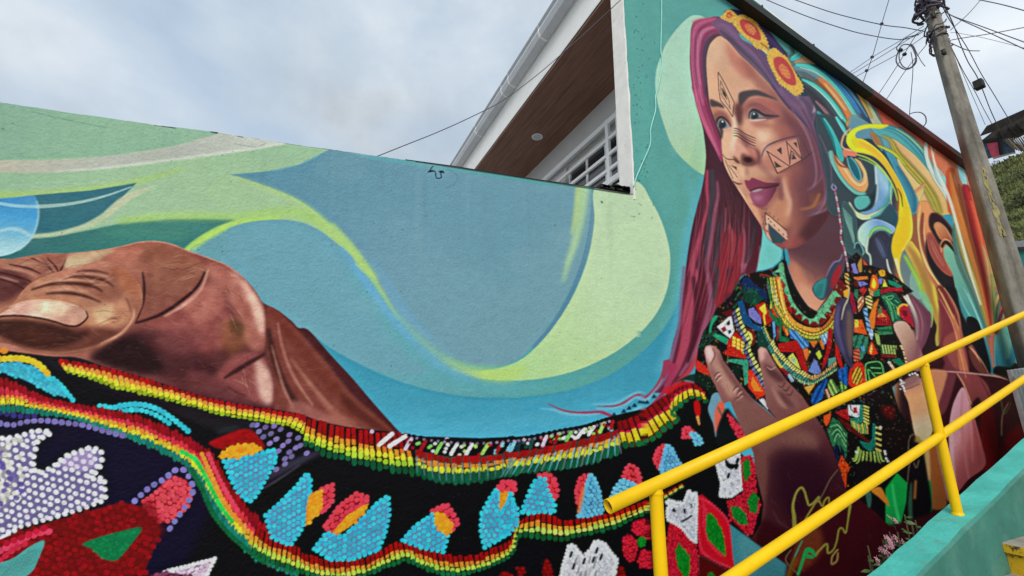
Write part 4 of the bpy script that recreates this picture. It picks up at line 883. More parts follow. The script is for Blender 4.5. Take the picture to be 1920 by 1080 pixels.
# black gap beside it and brown sheaf
PF(zQ, [(880, 0), (1020, 0), (1090, 290), (1230, 560), (1360, 760), (1450, 1080), (1380, 1080), (1240, 840), (1110, 600), (1080, 380), (1000, 180)], (24, 22, 28), 1.6)
PF(zQ, [(800, 0), (880, 0), (1000, 170), (1080, 380), (1100, 600), (1000, 480), (900, 250)], (110, 44, 42), 1.6)
PF(zQ, [(830, 60), (880, 130), (1000, 380), (1110, 600), (1130, 700), (1000, 720), (880, 640), (860, 420)], (130, 58, 60), 2)
PF(zQ, [(850, 60), (940, 240), (1040, 440), (1110, 600), (1060, 580), (960, 360)], (186, 104, 70), 1.6)
ST(zQ, [(880, 0), (990, 170), (1060, 330), (1090, 520)], [1.5, 2, 2, 1], (196, 140, 110), 1.2, .8)
ST(zQ, [(810, 10), (900, 180), (1010, 400), (1100, 590)], [2, 3, 3, 2], (214, 150, 100), 1.4, .9)
# upper right streams
ST(zN, [(1190, 240), (1180, 380), (1220, 540), (1300, 700), (1400, 860), (1460, 1010)] , [2, 6, 8, 8, 7, 6], (190, 212, 196), 1.6)
ST(zN, [(1190, 300), (1200, 480), (1280, 660), (1400, 840)], [2, 3, 3, 2], (228, 232, 214), 1.2, .8)
ST(zO, [(1210, 0), (1260, 160), (1290, 330), (1330, 470), (1400, 640), (1490, 860), (1560, 1060)], [6, 6, 6, 6, 6, 6, 5], (208, 200, 176), 1.6)
PF(zN, [(1270, 540), (1340, 600), (1400, 690), (1400, 780), (1350, 760), (1290, 660)], (146, 190, 188), 2)
ST(zN, [(1310, 340), (1270, 400), (1265, 480), (1290, 570), (1370, 660)], [2, 3, 3, 3, 2], (226, 168, 140), 1.6, .8)
PF(zN, [(1540, 490), (1600, 560), (1640, 760), (1590, 740), (1550, 620)], (150, 196, 200), 1.6)
PF(zN, [(1420, 610), (1490, 600), (1480, 700), (1540, 850), (1560, 1080), (1450, 1080), (1420, 900)], (196, 78, 48), 2.5)
PF(zN, [(1500, 900), (1540, 900), (1620, 1010), (1680, 1160), (1560, 1120)], (232, 144, 50), 2.4)
PF(zN, [(1590, 780), (1630, 765), (1670, 800), (1720, 980), (1760, 1120), (1650, 1120), (1600, 920)], (150, 34, 52), 1.6)
PF(zN, [(1660, 850), (1690, 860), (1750, 1060), (1720, 1120), (1660, 1000)], (222, 84, 52), 2)
# fan of warm stems (zO right)
PF(zO, [(1240, 0), (1400, 0), (1460, 200), (1560, 420), (1640, 640), (1700, 900), (1700, 1160), (1560, 1160), (1480, 860), (1360, 560), (1290, 300)], (196, 140, 86), 2.5)
for pts, w, c in [
    (zO([(1380, 0), (1450, 180), (1540, 380), (1590, 560), (1610, 700)]), [10, 16, 16, 12, 6], (200, 52, 52)),
    (zO([(1460, 40), (1530, 260), (1590, 460), (1620, 620)]), [8, 12, 12, 6], (226, 96, 66)),
    (zO([(1260, 60), (1350, 220), (1440, 400), (1520, 620), (1580, 860), (1600, 1080)]), [14, 18, 14, 10, 8, 8], (214, 150, 76)),
    (zO([(1300, 30), (1400, 210), (1500, 440), (1560, 640)]), [5, 8, 8, 4], (206, 128, 70)),
    (zO([(1400, 420), (1470, 600), (1540, 820), (1580, 1000)]), [10, 14, 12, 8], (150, 136, 78)),
    (zO([(1310, 300), (1370, 430), (1440, 600), (1520, 820), (1580, 1060)]), [6, 14, 16, 14, 8], (84, 122, 112)),
    (zO([(1560, 560), (1600, 800), (1620, 1080)]), [4, 7, 8], (220, 120, 86)),
    (zO([(1620, 620), (1660, 760), (1680, 900), (1660, 1080)]), [6, 12, 14, 10], (200, 142, 84)),
    (zO([(1340, 330), (1390, 390)]), [6, 8], (186, 190, 60)),
    (zO([(1290, 290), (1340, 380), (1420, 480)]), [4, 6, 3], (70, 100, 80)),
    (zO([(1630, 640), (1650, 700)]), [4, 6], (150, 190, 84))]:
    S(pts, w, c, 2.4, .92, part=SWIRL)
PF(zQ, [(1240, 0), (1560, 0), (1660, 280), (1600, 420), (1560, 560), (1500, 640), (1460, 620), (1400, 460), (1300, 200)], (172, 112, 80), 4, .9)
for pts, w, c in [
    (zQ([(1300, 0), (1360, 180), (1420, 380), (1470, 560)]), [5, 6, 6, 5], (140, 60, 54)), (zQ([(1340, 0), (1400, 200), (1450, 420)]), [5, 7, 6], (150, 150, 110)),
    (zQ([(1400, 0), (1440, 200), (1455, 440), (1480, 640), (1500, 900)]), [8, 9, 8, 7, 6], (206, 92, 60)), (zQ([(1470, 0), (1480, 160), (1470, 330)]), [6, 7, 4], (196, 120, 84)),
    (zQ([(1560, 60), (1500, 180), (1480, 340), (1480, 440)]), [6, 8, 7, 4], (104, 122, 104)), (zQ([(1580, 90), (1530, 230), (1500, 400), (1490, 520)]), [5, 6, 6, 4], (214, 156, 90)),
    (zQ([(1610, 140), (1560, 280), (1520, 430)]), [8, 9, 6], (100, 34, 36)), (zQ([(1640, 200), (1590, 320), (1560, 430)]), [6, 8, 6], (196, 84, 70)),
    (zQ([(1480, 620), (1500, 800), (1520, 1000)]), [9, 10, 8], (164, 104, 92))]:
    S(pts, w, c, 1.8, .92, part=SWIRL)
PF(zQ, [(1630, 290), (1670, 420), (1730, 640), (1790, 840), (1780, 960), (1720, 1010), (1600, 1000), (1530, 980), (1520, 780), (1530, 600), (1580, 440)], soft=1.6, grad=((1880, 600), (1890, 690), [(116, 172, 140), (92, 152, 138), (52, 122, 132), (40, 100, 118)]))
for k in range(6):
    ST(zQ, [(1600 + k * 20, 480 + k * 40), (1640 + k * 18, 680), (1660 + k * 8, 900)], [1, 2.4, 1], (150, 196, 168), 2, .5)
PF(zQ, [(1540, 1000), (1720, 1012), (1790, 960), (1890, 1080), (1890, 1160), (1540, 1100)], (20, 18, 22), 1.5)
# fan of stems rising from one point
for pts, w, c in (
    ([(466, 735), (432, 640), (398, 560), (386, 500), (388, 470)], [3, 9, 12, 10, 4], (86, 124, 112)),
    ([(468, 730), (440, 630), (408, 540), (392, 470), (378, 420)], [3, 9, 12, 11, 4], (176, 160, 84)),
    ([(470, 728), (446, 615), (414, 505), (390, 430), (374, 352)], [3, 8, 14, 13, 5], (220, 132, 66)),
    ([(472, 726), (452, 610), (424, 500), (404, 420), (396, 380)], [2, 6, 9, 9, 3], (206, 100, 62)),
    ([(474, 724), (456, 600), (432, 482), (412, 386)], [3, 8, 13, 7], (188, 44, 50)),
    ([(476, 722), (463, 600), (443, 490), (424, 418)], [2, 6, 9, 4], (228, 98, 66)),
    ([(477, 724), (470, 640), (460, 560), (450, 520)], [3, 6, 8, 3], (206, 150, 100)),
    ([(479, 724), (478, 660), (472, 590)], [2, 5, 4], (150, 160, 90)),
    ([(480, 726), (486, 676), (494, 640)], [3, 6, 5], (92, 116, 100)),
    ([(482, 728), (494, 684), (506, 656)], [3, 5, 5], (110, 34, 38)),
    ([(484, 730), (500, 696), (512, 676)], [2, 5, 4], (204, 92, 74))):
    S(zs(pts), [v_ * 1.25 for v_ in w], [v_ * .6 for v_ in c], 1.6, .6, part=SWIRL)
    S(zs(pts), w, c, 3, .85, part=SWIRL); flow(zs(pts), w, c, 2, .3)
S(zs([(330, 292), (345, 350), (372, 410), (398, 500), (420, 580), (446, 660)]), [2, 5, 6, 5, 5, 3], (214, 216, 198), 1.2, .85, part=SWIRL)
# lower right: behind the rails (zY, zV)
P([(1720, 740), (1800, 700), (1860, 720), (1930, 760), (1930, 960), (1860, 1000), (1760, 1000), (1720, 900)], (52, 20, 26), 3, part=SWIRL)
def PY(pts, c=None, s=1.4, a=1.0, **k):
    P(zY(pts), c, s, a, part=SWIRL, **k)
PY([(60, 0), (160, 0), (230, 200), (290, 480), (200, 480), (150, 300)], (22, 20, 26))
PY([(0, 60), (60, 240), (120, 240), (220, 480), (60, 480), (0, 300)], (150, 78, 66), 2)
PY([(-60, 480), (60, 480), (180, 500), (240, 600), (320, 900), (340, 1080), (160, 1080), (100, 760), (0, 560)], (116, 44, 48), 3)
PY([(160, 760), (220, 700), (300, 860), (330, 1080), (180, 1080)], (96, 10, 16), 6)
PY([(-80, 620), (0, 620), (100, 760), (160, 1000), (180, 1120), (-80, 1120)], (178, 108, 106), 3)
PY([(-80, 700), (0, 660), (50, 800), (60, 1000), (0, 1100), (-80, 1000)], (200, 144, 146), 8, .8)
PY([(200, 490), (300, 510), (430, 545), (380, 600), (330, 640), (270, 560)], (84, 104, 88), 4)
PY([(250, 520), (330, 600), (380, 720), (330, 700), (270, 620)], (46, 26, 30), 3)
PY([(370, 720), (440, 660), (480, 720), (440, 800), (400, 840)], (44, 84, 48), 3)
PY([(420, 720), (560, 780), (600, 1080), (400, 1080), (400, 900)], (80, 14, 20), 6)
S(zY([(480, 740), (430, 820), (395, 900), (385, 1060)]), [2, 3, 4, 5], (150, 110, 84), 1.4, .9)
S(zY([(360, 720), (390, 880)]), [2, 3], (130, 120, 84), 1.4, .8)
S(zY([(0, 550), (80, 740), (140, 900), (180, 1080)]), [2, 3, 3, 3], (176, 130, 92), 1.6, .8)
S(zY([(60, 240), (140, 300), (220, 480)]), [1.5, 2.4, 2], (196, 146, 110), 1.4, .8)
S(zY([(0, 490), (150, 490), (300, 515), (420, 550)]), [3, 5, 5, 2], (196, 150, 140), 3, .6)
# sheaf, skirt, wrist and forearm behind the rails
zA2 = Z(1640, 540, 1.95)
def PZ(pts, c=None, s=1.4, a=1.0, **k):
    P(zA2(pts), c, k.pop('soft', s), a, part=SWIRL, **k)
PZ([(190, 290), (320, 190), (360, 240), (430, 320), (546, 340), (546, 570), (400, 690), (300, 780), (250, 840), (120, 840), (110, 560), (130, 420)], (56, 20, 27), 2)
PZ([(388, 450), (420, 420), (450, 520), (450, 640), (400, 670)], (112, 10, 18), 5, .9); PZ([(470, 560), (546, 500), (546, 620), (440, 660)], (104, 12, 18), 6, .8)
PZ([(240, 40), (270, 90), (300, 180), (330, 300), (280, 300), (240, 230), (235, 120)], (120, 48, 56), 3, .85)
PZ([(270, 260), (300, 300), (290, 360), (260, 450), (225, 470), (215, 420), (235, 340)], (112, 50, 58), 3, .95)
PZ([(250, 200), (300, 160), (330, 210), (345, 300), (320, 300), (290, 290)], (150, 74, 66), 2.5, .9)
PZ([(290, 95), (315, 180), (330, 250), (350, 330), (356, 425), (335, 380), (312, 300), (300, 200)], (184, 104, 74), 1.6, .95)
PZ([(300, 308), (360, 312), (410, 350), (430, 420), (400, 440), (380, 400), (350, 420), (325, 360)], (134, 62, 64), 2, .95)
PZ([(345, 225), (385, 270), (415, 320), (390, 315), (360, 280)], (104, 52, 46), 1.6, .9)
for q_, w_, c_ in (([(300, 310), (325, 350), (345, 400), (356, 430)], [1, 2, 2.2, 1], (226, 170, 130)), ([(345, 215), (390, 265), (420, 320)], [1, 1.8, 1], (206, 150, 110)), ([(210, 305), (300, 308), (380, 316), (450, 325), (490, 338)], [2, 3, 3, 3, 1], (190, 140, 132)),
                   ([(240, 40), (285, 130), (315, 240), (335, 330)], [1, 2, 2, 1], (222, 150, 104)), ([(385, 330), (420, 400), (440, 480)], [1, 2.4, 1], (84, 30, 34)), ([(465, 540), (468, 470), (490, 420)], [2.4, 2, 1.4], (150, 112, 84)), ([(460, 390), (475, 460), (500, 420)], [2, 2, 1], (70, 96, 60)), ([(270, 30), (300, 90), (318, 170)], [1, 2, 1], (170, 96, 84))):
    S(zA2(q_), w_, c_, 1.2, .85, part=SWIRL)
PZ([(272, 560), (278, 470), (296, 405), (324, 364), (346, 412), (370, 490), (395, 580), (405, 650), (345, 700), (300, 745), (282, 660)], soft=1.4, mk='sk', grad=((1782, 800), (1845, 830), [(202, 146, 158), (206, 140, 146), (176, 92, 96), (160, 76, 80)]))
for q_, w_, c_ in (([(322, 375), (318, 480), (330, 600), (345, 700)], [2, 5, 6, 4], (188, 112, 116)), ([(285, 480), (283, 600), (296, 720)], [3, 7, 5], (216, 170, 182)), ([(350, 430), (372, 540), (385, 650)], [3, 7, 5], (152, 66, 70)), ([(335, 400), (352, 500), (360, 640)], [1, 2, 1], (214, 150, 148))):
    S(zA2(q_), w_, c_, 3, .7, clip='sk')
PZ([(200, 300), (262, 306), (258, 350), (236, 420), (222, 470), (206, 400), (196, 340)], (196, 126, 90), 2.5, .95)
PZ([(108, 372), (150, 345), (170, 332), (185, 390), (200, 460), (212, 525), (180, 570), (150, 540), (136, 480), (124, 420)], soft=1.6, mk='wr', grad=((1705, 720), (1735, 820), [(176, 120, 96), (214, 152, 106), (206, 150, 108), (196, 172, 140), (190, 170, 130)]))
S(zA2([(100, 376), (130, 366), (165, 352)]), [2, 3, 2], (110, 66, 60), 1.4, .8); PZ([(100, 350), (130, 325), (160, 318), (165, 348), (110, 370)], (150, 104, 100), 3, .9)
for x_, y_ in ((95, 338), (99, 348), (103, 358), (107, 368), (110, 376), (128, 318), (138, 314), (148, 312), (156, 318)):
    dot(*zA2([(x_, y_)])[0], 2.2, 1.8, .5, (214, 206, 206))
PZ([(150, 545), (182, 570), (192, 640), (180, 720), (160, 660)], (150, 136, 60), 3, .9); PZ([(190, 590), (215, 540), (235, 600), (255, 700), (262, 800), (200, 800), (196, 700)], (156, 88, 44), 3, .95)
PZ([(225, 560), (250, 540), (275, 600), (292, 730), (270, 780), (250, 690)], (186, 138, 148), 2.5, .95); PZ([(186, 600), (200, 590), (204, 700), (190, 710)], (196, 160, 110), 2, .8)
PZ([(192, 716), (208, 716), (211, 812), (194, 812)], (32, 122, 58), 1.6, .95); PZ([(110, 640), (150, 600), (175, 700), (190, 830), (110, 830)], (20, 14, 16), 3, .95)
# ---- beaded dress
DR = zH([(1180, 185), (1290, 165), (1380, 140), (1440, 90), (1480, 40), (1530, 60), (1560, 200), (1620, 380), (1720, 540), (1880, 630)]) + zI([(430, 872), (520, 745), (640, 560), (740, 420), (760, 300), (880, 200), (1020, 340), (1200, 400), (1330, 480), (1420, 560),
     (1520, 640), (1400, 700), (1470, 800), (1530, 1060), (1480, 1090)]) + zJ([(1300, 110), (1370, 200), (1440, 330), (1470, 470), (1420, 640), (1280, 760), (1350, 1000), (1440, 1150)]) + zK([(1320, 100), (1390, 300), (1400, 560), (1330, 900), (1200, 1080), (700, 1080)]) + \
     [(1560, 900), (1490, 820), (1440, 770), (1400, 740), (1340, 760), (1300, 730), (1310, 650)] + zH([(600, 850), (700, 690), (740, 600), (900, 450), (1000, 280), (1050, 220)])
P(DR, (40, 24, 30), 1, part=DRESS, mk='dr', smooth=False)
BK = (24, 18, 24)
def D(z, pts, c, s=.6, smooth=False, ol=1.2, hatch=None, a=1.0):
    q = z(pts)
    if ol:
        S(list(spl(q)) if smooth else q + [q[0]], ol * 1.6, BK, .5, .9, clip='dr') if False else P([(x + (x - np.mean([p[0] for p in q])) * .0, y) for x, y in q], BK, 1.8, .8, clip='dr', smooth=smooth)
    P(q, c, s, a, clip='dr', smooth=smooth)
    if hatch is not None:
        qa = np.array(q); mn, mx = qa.min(0), qa.max(0)
        hc, n, ang = hatch
        ctr = (mn + mx) / 2; R = np.linalg.norm(mx - mn) * .5
        m = pmask(spl(q) if smooth else qa, 0)
        if m is not None:
            full = np.zeros((CH, CW), np.float32); full[m[1]:m[1] + m[2].shape[0], m[0]:m[0] + m[2].shape[1]] = m[2]; CLIPS['_h'] = full
            d = np.array([np.cos(ang), np.sin(ang)]); nn = np.array([-d[1], d[0]])
            for k in range(n):
                o = ctr + nn * R * (2 * (k + .5) / n - 1)
                S([tuple(o - d * R), tuple(o + d * R)], R / n * .8, hc, .4, .85, clip='_h')
def DL(z, pts, w, c, s=.6, a=.95):
    S(z(pts), w, c, s, a, clip='dr')
G1, G2, TQ, BL, LB, RD, DRD, OR, YE, LV, WH = (22, 84, 60), (40, 120, 70), (46, 150, 120), (24, 74, 128), (92, 150, 200), (186, 34, 34), (110, 20, 26), (226, 110, 34), (232, 190, 60), (120, 116, 184), (226, 222, 222)
for k in range(2600):
    x, y = prng.uniform(1310, 1720), prng.uniform(480, 930)
    dot(x, y, prng.uniform(1.6, 3.4), prng.uniform(.9, 1.7), prng.choice([.6, 2.2, 1.2]), vary([(22, 70, 54), (96, 20, 26), (20, 50, 90), (150, 60, 26), (44, 110, 90), (150, 120, 50), (60, 20, 40)][k % 7], .2), .8, clip='dr')
# shoulder left (zH)
D(zH, [(1040, 250), (1110, 240), (1180, 330), (1300, 400), (1320, 480), (1180, 520), (1030, 400)], (26, 52, 92))
D(zH, [(1040, 380), (1180, 400), (1280, 480), (1190, 560), (1060, 520)], (24, 70, 60))
for k in range(26):
    x, y = prng.uniform(940, 1190), prng.uniform(380, 580)
    DL(zH, [(x, y), (x + 30, y - 40)], 2, vary((30, 96, 66), .25))
D(zH, [(980, 520), (1040, 500), (1080, 640), (1150, 760), (1250, 800), (1280, 880), (1140, 820), (1020, 740)], (26, 84, 130))
D(zH, [(1100, 600), (1160, 580), (1240, 690), (1250, 770), (1180, 740), (1110, 680)], LV)
D(zH, [(1180, 560), (1280, 520), (1340, 640), (1380, 720), (1300, 790), (1240, 690)], RD)
D(zH, [(1220, 590), (1290, 535), (1310, 640), (1290, 670)], YE); DL(zH, [(1275, 660), (1290, 780)], 3, YE)
beads(zH([(1300, 320), (1370, 300), (1420, 380), (1370, 440), (1320, 400)]), 3.2, (86, 74, 150), None)
D(zH, [(1150, 250), (1300, 240), (1310, 370), (1180, 330)], (36, 24, 26)); DL(zH, [(1230, 210), (1330, 230), (1400, 270)], 4, (130, 60, 40)); DL(zH, [(1380, 190), (1440, 250)], 5, (80, 130, 110))
D(zH, [(1440, 110), (1520, 70), (1530, 260), (1480, 240)], (70, 100, 90)); DL(zH, [(1450, 150), (1510, 200)], 4, (120, 40, 40))
D(zH, [(1380, 470), (1420, 440), (1450, 540), (1420, 560)], LB, hatch=((200, 220, 230), 3, .3))
D(zH, [(1350, 500), (1400, 560), (1470, 650), (1460, 720), (1380, 660), (1350, 580)], (214, 50, 30)); DL(zH, [(1360, 510), (1355, 590)], 3, YE)
D(zH, [(1330, 600), (1400, 680), (1480, 760), (1470, 900), (1560, 930), (1560, 980), (1450, 960), (1440, 800), (1340, 680)], (30, 110, 70))
D(zH, [(1480, 660), (1530, 700), (1560, 880), (1540, 915), (1490, 820)], (230, 86, 34)); DL(zH, [(1490, 670), (1540, 890)], 1.5, YE)
D(zH, [(1370, 740), (1400, 740), (1410, 900), (1390, 940)], LB); D(zH, [(1420, 790), (1450, 800), (1440, 930), (1420, 960)], (150, 40, 60))
D(zH, [(1440, 1000), (1640, 960), (1690, 1080), (1440, 1080)], RD)
# curve of left sleeve
P(zH([(700, 690), (760, 680), (700, 780), (690, 860), (760, 880), (880, 940), (870, 1000), (740, 930), (665, 880), (670, 780)]), (40, 150, 112), .8, clip='dr', smooth=True)
for k in range(60):
    x, y = prng.uniform(540, 700), prng.uniform(860, 1080)
    DL(zH, [(x, y), (x + 25, y - 30)], 2, vary((30, 66, 52), .3))
D(zH, [(800, 640), (920, 600), (930, 720), (870, 690)], (104, 30, 34))
D(zH, [(750, 800), (880, 690), (910, 680), (945, 850), (900, 930), (830, 880)], WH); D(zH, [(850, 760), (890, 720), (900, 770), (870, 790)], BK, ol=0); D(zH, [(790, 820), (840, 790), (860, 840), (820, 860)], (150, 40, 46), ol=0); D(zH, [(870, 850), (900, 830), (915, 860), (885, 885)], (30, 70, 60), ol=0)
D(zH, [(870, 960), (960, 860), (1060, 960), (1060, 1080), (860, 1080)], (196, 40, 30))
for i in range(3):
    for j in range(4):
        D(zH, [(925 + i * 48 - j * 2, 905 + j * 42 + i * 22), (962 + i * 48 - j * 2, 918 + j * 42 + i * 22), (958 + i * 48, 952 + j * 42 + i * 22), (921 + i * 48, 940 + j * 42 + i * 22)], (236, 206, 70), ol=0)
D(zH, [(1040, 820), (1130, 830), (1180, 900), (1160, 1000), (1090, 1000)], (120, 36, 30), smooth=True); D(zH, [(1070, 850), (1130, 870), (1150, 940), (1110, 980), (1080, 930)], (232, 200, 90), smooth=True, ol=0)
D(zH, [(1200, 860), (1290, 820), (1340, 960), (1340, 1080), (1220, 1080)], (22, 72, 60))
# skull and dark leaf, etc. below (zL): sleeve lower
D(zL, [(980, 200), (1220, 210), (1220, 470), (1180, 500), (1160, 270), (1000, 230)], (60, 150, 118)); D(zL, [(1030, 270), (1140, 290), (1130, 420), (1080, 380)], (30, 50, 42))
D(zL, [(930, 130), (1060, 60), (1200, 170), (1190, 200), (980, 160)], (190, 46, 34))
D(zL, [(590, 200), (640, 210), (770, 300), (790, 400), (660, 340), (600, 270)], (206, 54, 40)); P(zL([(400, 470), (560, 380), (760, 380), (860, 540), (820, 660), (760, 560), (640, 470), (500, 440)]), (26, 48, 38), 1, part=CLOTH)
D(zL, [(1220, 330), (1260, 320), (1420, 570), (1400, 610), (1330, 650), (1220, 520)], (222, 60, 34)); D(zL, [(1270, 400), (1390, 570), (1290, 560), (1250, 480)], (238, 130, 44), ol=0)
D(zL, [(1340, 660), (1390, 640), (1450, 730), (1440, 770)], WH); D(zL, [(1460, 690), (1500, 680), (1590, 820), (1540, 860), (1460, 760)], (230, 116, 60))
# neck ring, teeth collar
C1 = zI([(40, 480), (90, 640), (190, 820), (300, 910), (400, 960), (470, 930), (560, 820), (640, 680), (690, 560)])
S(C1, 26, (120, 26, 30), .8, clip='dr')
S(zI([(30, 330), (60, 480), (110, 640), (200, 790), (310, 890), (400, 940), (460, 900), (560, 780), (640, 650)]), [9, 13, 14, 14, 14, 14, 14, 13, 9], (96, 168, 124), .8, clip='dr')
cq = spl(zI([(30, 400), (85, 560), (150, 720), (250, 850), (350, 930), (440, 930), (530, 830), (620, 700), (680, 560)]), False, 10)
for k in range(0, len(cq) - 3, 6):
    p = cq[k]; t = cq[k + 2] - cq[k]; t = t / np.linalg.norm(t); n = np.array([-t[1], t[0]])
    P([tuple(p - t * 5), tuple(p + t * 5), tuple(p + n * 14)], (104, 178, 130), .5, clip='dr', smooth=False)
for k in range(150):
    p = cq[prng.randint(len(cq))] + prng.normal(0, 4, 2); dot(p[0], p[1], 1.1, .9, 0, (58, 116, 84) if k % 2 else (150, 204, 160), .6, clip='dr')
P(zI([(60, 140), (90, 330), (200, 600), (330, 800), (430, 870), (445, 880), (380, 950), (280, 900), (170, 760), (100, 560), (60, 360)]), (30, 24, 28), 1, part=DRESS)
for off, w, c in ((0, 5, (226, 120, 44)), (6, 4, (238, 190, 70)), (12, 5, (196, 190, 70)), (18, 4, (60, 130, 70))):
    q = zI([(-10, 480), (20, 700), (100, 880), (220, 1020), (380, 1090), (520, 1040), (610, 930), (650, 830)])
    a = spl(q, False, 10); t = np.gradient(a, axis=0); t /= np.linalg.norm(t, axis=1)[:, None]; nrm = np.stack([-t[:, 1], t[:, 0]], 1)
    S([tuple(p) for p in (a + nrm * off)[::4]], w, c, .6, .95, clip='dr')
    for p in (a + nrm * off)[::2]:
        dot(p[0], p[1], .8, 2.2, 0, BK, .5, clip='dr')
# strap on left of the collar
DL(zH, [(1440, 250), (1470, 400), (1500, 560), (1560, 700), (1680, 790), (1800, 830), (1900, 830)], 7, (232, 150, 56)); DL(zH, [(1440, 270), (1465, 420), (1495, 570), (1550, 720)], 2.4, (240, 210, 100))
D(zH, [(1470, 260), (1520, 330), (1500, 400)], (170, 40, 36)); D(zH, [(1500, 420), (1550, 460), (1520, 540)], (170, 40, 36)); D(zH, [(1530, 570), (1590, 580), (1590, 650)], (180, 40, 36))
# chest panel (zJ)
D(zJ, [(120, 100), (190, 120), (260, 190), (340, 250), (340, 300), (270, 330), (210, 230), (140, 210)], LB, hatch=((40, 74, 130), 7, .9)); D(zJ, [(470, 180), (560, 140), (540, 260), (510, 290)], LB, hatch=((200, 220, 236), 5, 1.2))
D(zJ, [(350, 240), (440, 240), (405, 330)], OR); D(zJ, [(455, 240), (490, 220), (520, 320), (500, 340)], OR)
D(zJ, [(0, 270), (210, 230), (270, 360), (330, 560), (320, 610), (270, 560), (200, 380), (150, 330), (0, 330)], (176, 34, 32)); D(zJ, [(560, 100), (610, 100), (600, 300), (540, 480), (490, 570), (500, 480), (540, 340)], (170, 30, 36))
D(zJ, [(270, 330), (330, 320), (350, 390), (310, 460)], (222, 104, 50)); D(zJ, [(340, 340), (380, 370), (350, 400)], (190, 180, 50))
D(zJ, [(340, 400), (430, 270), (510, 380), (470, 470), (380, 430)], (20, 34, 50)); D(zJ, [(420, 380), (460, 340), (490, 410), (460, 450)], (172, 186, 50))
D(zJ, [(335, 580), (400, 450), (430, 460), (485, 600), (420, 615)], (108, 126, 186)); D(zJ, [(100, 430), (160, 370), (210, 450), (250, 560), (190, 520)], (196, 190, 80)); D(zJ, [(140, 450), (180, 440), (200, 490)], (110, 170, 190), ol=0)
D(zJ, [(560, 440), (640, 420), (660, 520), (560, 540)], (90, 140, 130))
# big bead chain (orange ticks)
band(zJ([(0, 330), (60, 430), (150, 520), (260, 590), (380, 620), (470, 600), (560, 540), (650, 460)]), zJ([(0, 480), (60, 560), (160, 640), (270, 720), (390, 740), (480, 680), (570, 630), (660, 570)]), 4.2,
     [(.05, .45, (222, 150, 90), 'q'), (.5, .72, (60, 130, 110), 'q'), (.75, .98, (150, 190, 130), 'q')], gap=BK, part=DRESS)
band(zH([(1290, 780), (1340, 900), (1400, 1000)]) + zJ([(-40, 300)]), zH([(1240, 800), (1290, 920), (1350, 1030)]) + zJ([(-60, 400)]), 4, [(.1, .5, (226, 200, 90), 'q'), (.55, .95, (70, 140, 130), 'q')], gap=BK, part=DRESS)
# shoulder chain left, alternating lavender / yellow
q = zH([(950, 590), (975, 700), (1010, 800), (1060, 900), (1110, 1020)]) + zL([(1190, 60), (1240, 180), (1300, 300), (1380, 440), (1470, 590), (1560, 710), (1650, 850)])
band([(x - 6, y + 2) for x, y in q], [(x + 7, y - 3) for x, y in q], 8, [(.0, .48, (110, 112, 150), 'q'), (.52, 1, (196, 204, 100), 'q')], gap=(26, 36, 44), fillgap=.35, skew=.5, part=DRESS)
q2 = zL([(1470, 20), (1530, 130), (1640, 250), (1760, 350), (1900, 420)])
band([(x - 6, y + 6) for x, y in q2], [(x + 5, y - 6) for x, y in q2], 5, [(.0, .45, (70, 140, 130), 'q'), (.5, 1, (226, 200, 110), 'q')], gap=BK, part=DRESS)
DL(zL, [(1500, 150), (1560, 250), (1620, 320)], 5, (232, 180, 70)); DL(zL, [(1600, 310), (1680, 380)], 6, (150, 34, 40)); DL(zL, [(1680, 380), (1720, 450)], 6, (150, 176, 200))
# below chest
D(zJ, [(380, 860), (430, 770), (540, 650), (550, 690), (510, 800), (500, 880), (400, 970), (370, 920)], (36, 96, 172), hatch=((20, 56, 110), 5, 2.0)); D(zJ, [(670, 560), (780, 520), (780, 740), (720, 720), (670, 640)], (36, 100, 172), hatch=((24, 66, 130), 5, 1.5))
D(zJ, [(290, 760), (420, 720), (340, 830)], (226, 150, 60)); D(zJ, [(560, 700), (600, 660), (690, 800), (610, 860), (560, 780)], (70, 120, 60), hatch=((180, 200, 110), 5, 1.1)); D(zJ, [(690, 690), (780, 760), (700, 830)], (30, 110, 70), hatch=((170, 190, 70), 4, 1.4))
D(zJ, [(510, 800), (560, 760), (600, 850), (560, 900)], (200, 150, 120), hatch=(BK, 4, 1.2))
D(zJ, [(800, 580), (850, 500), (930, 480), (980, 580), (980, 700), (900, 750), (800, 740)], (206, 50, 30), smooth=True); D(zJ, [(830, 600), (900, 530), (940, 600), (930, 700), (850, 720)], (236, 160, 50), smooth=True, ol=0, hatch=(BK, 6, 2.0))
D(zJ, [(640, 260), (680, 330), (730, 550), (700, 540), (640, 400)], (190, 34, 34))
D(zJ, [(980, 500), (1000, 480), (1160, 480), (1200, 680), (1140, 700), (990, 700)], (22, 60, 44))
for pts in ([(990, 690), (980, 560), (1000, 490), (1150, 485), (1190, 660)], [(1030, 690), (1010, 560), (1090, 640)], [(1040, 540), (1150, 545)], [(1080, 600), (1160, 600)]):
    DL(zJ, pts, 2.2, (96, 176, 96))
D(zJ, [(1010, 330), (1050, 240), (1120, 380), (1060, 400), (1010, 380)], (214, 60, 30)); D(zJ, [(1025, 350), (1050, 260), (1060, 340), (1040, 390)], (240, 190, 80), ol=0)
D(zJ, [(840, 180), (920, 170), (1010, 200), (1010, 330), (940, 440), (900, 470), (910, 340), (840, 300)], (60, 126, 100), hatch=((30, 84, 64), 5, 1.9)); D(zJ, [(840, 340), (910, 330), (920, 460), (850, 470)], (150, 60, 50), hatch=((220, 120, 84), 4, .3)); D(zJ, [(920, 300), (960, 290), (980, 350), (940, 360)], (84, 150, 180))
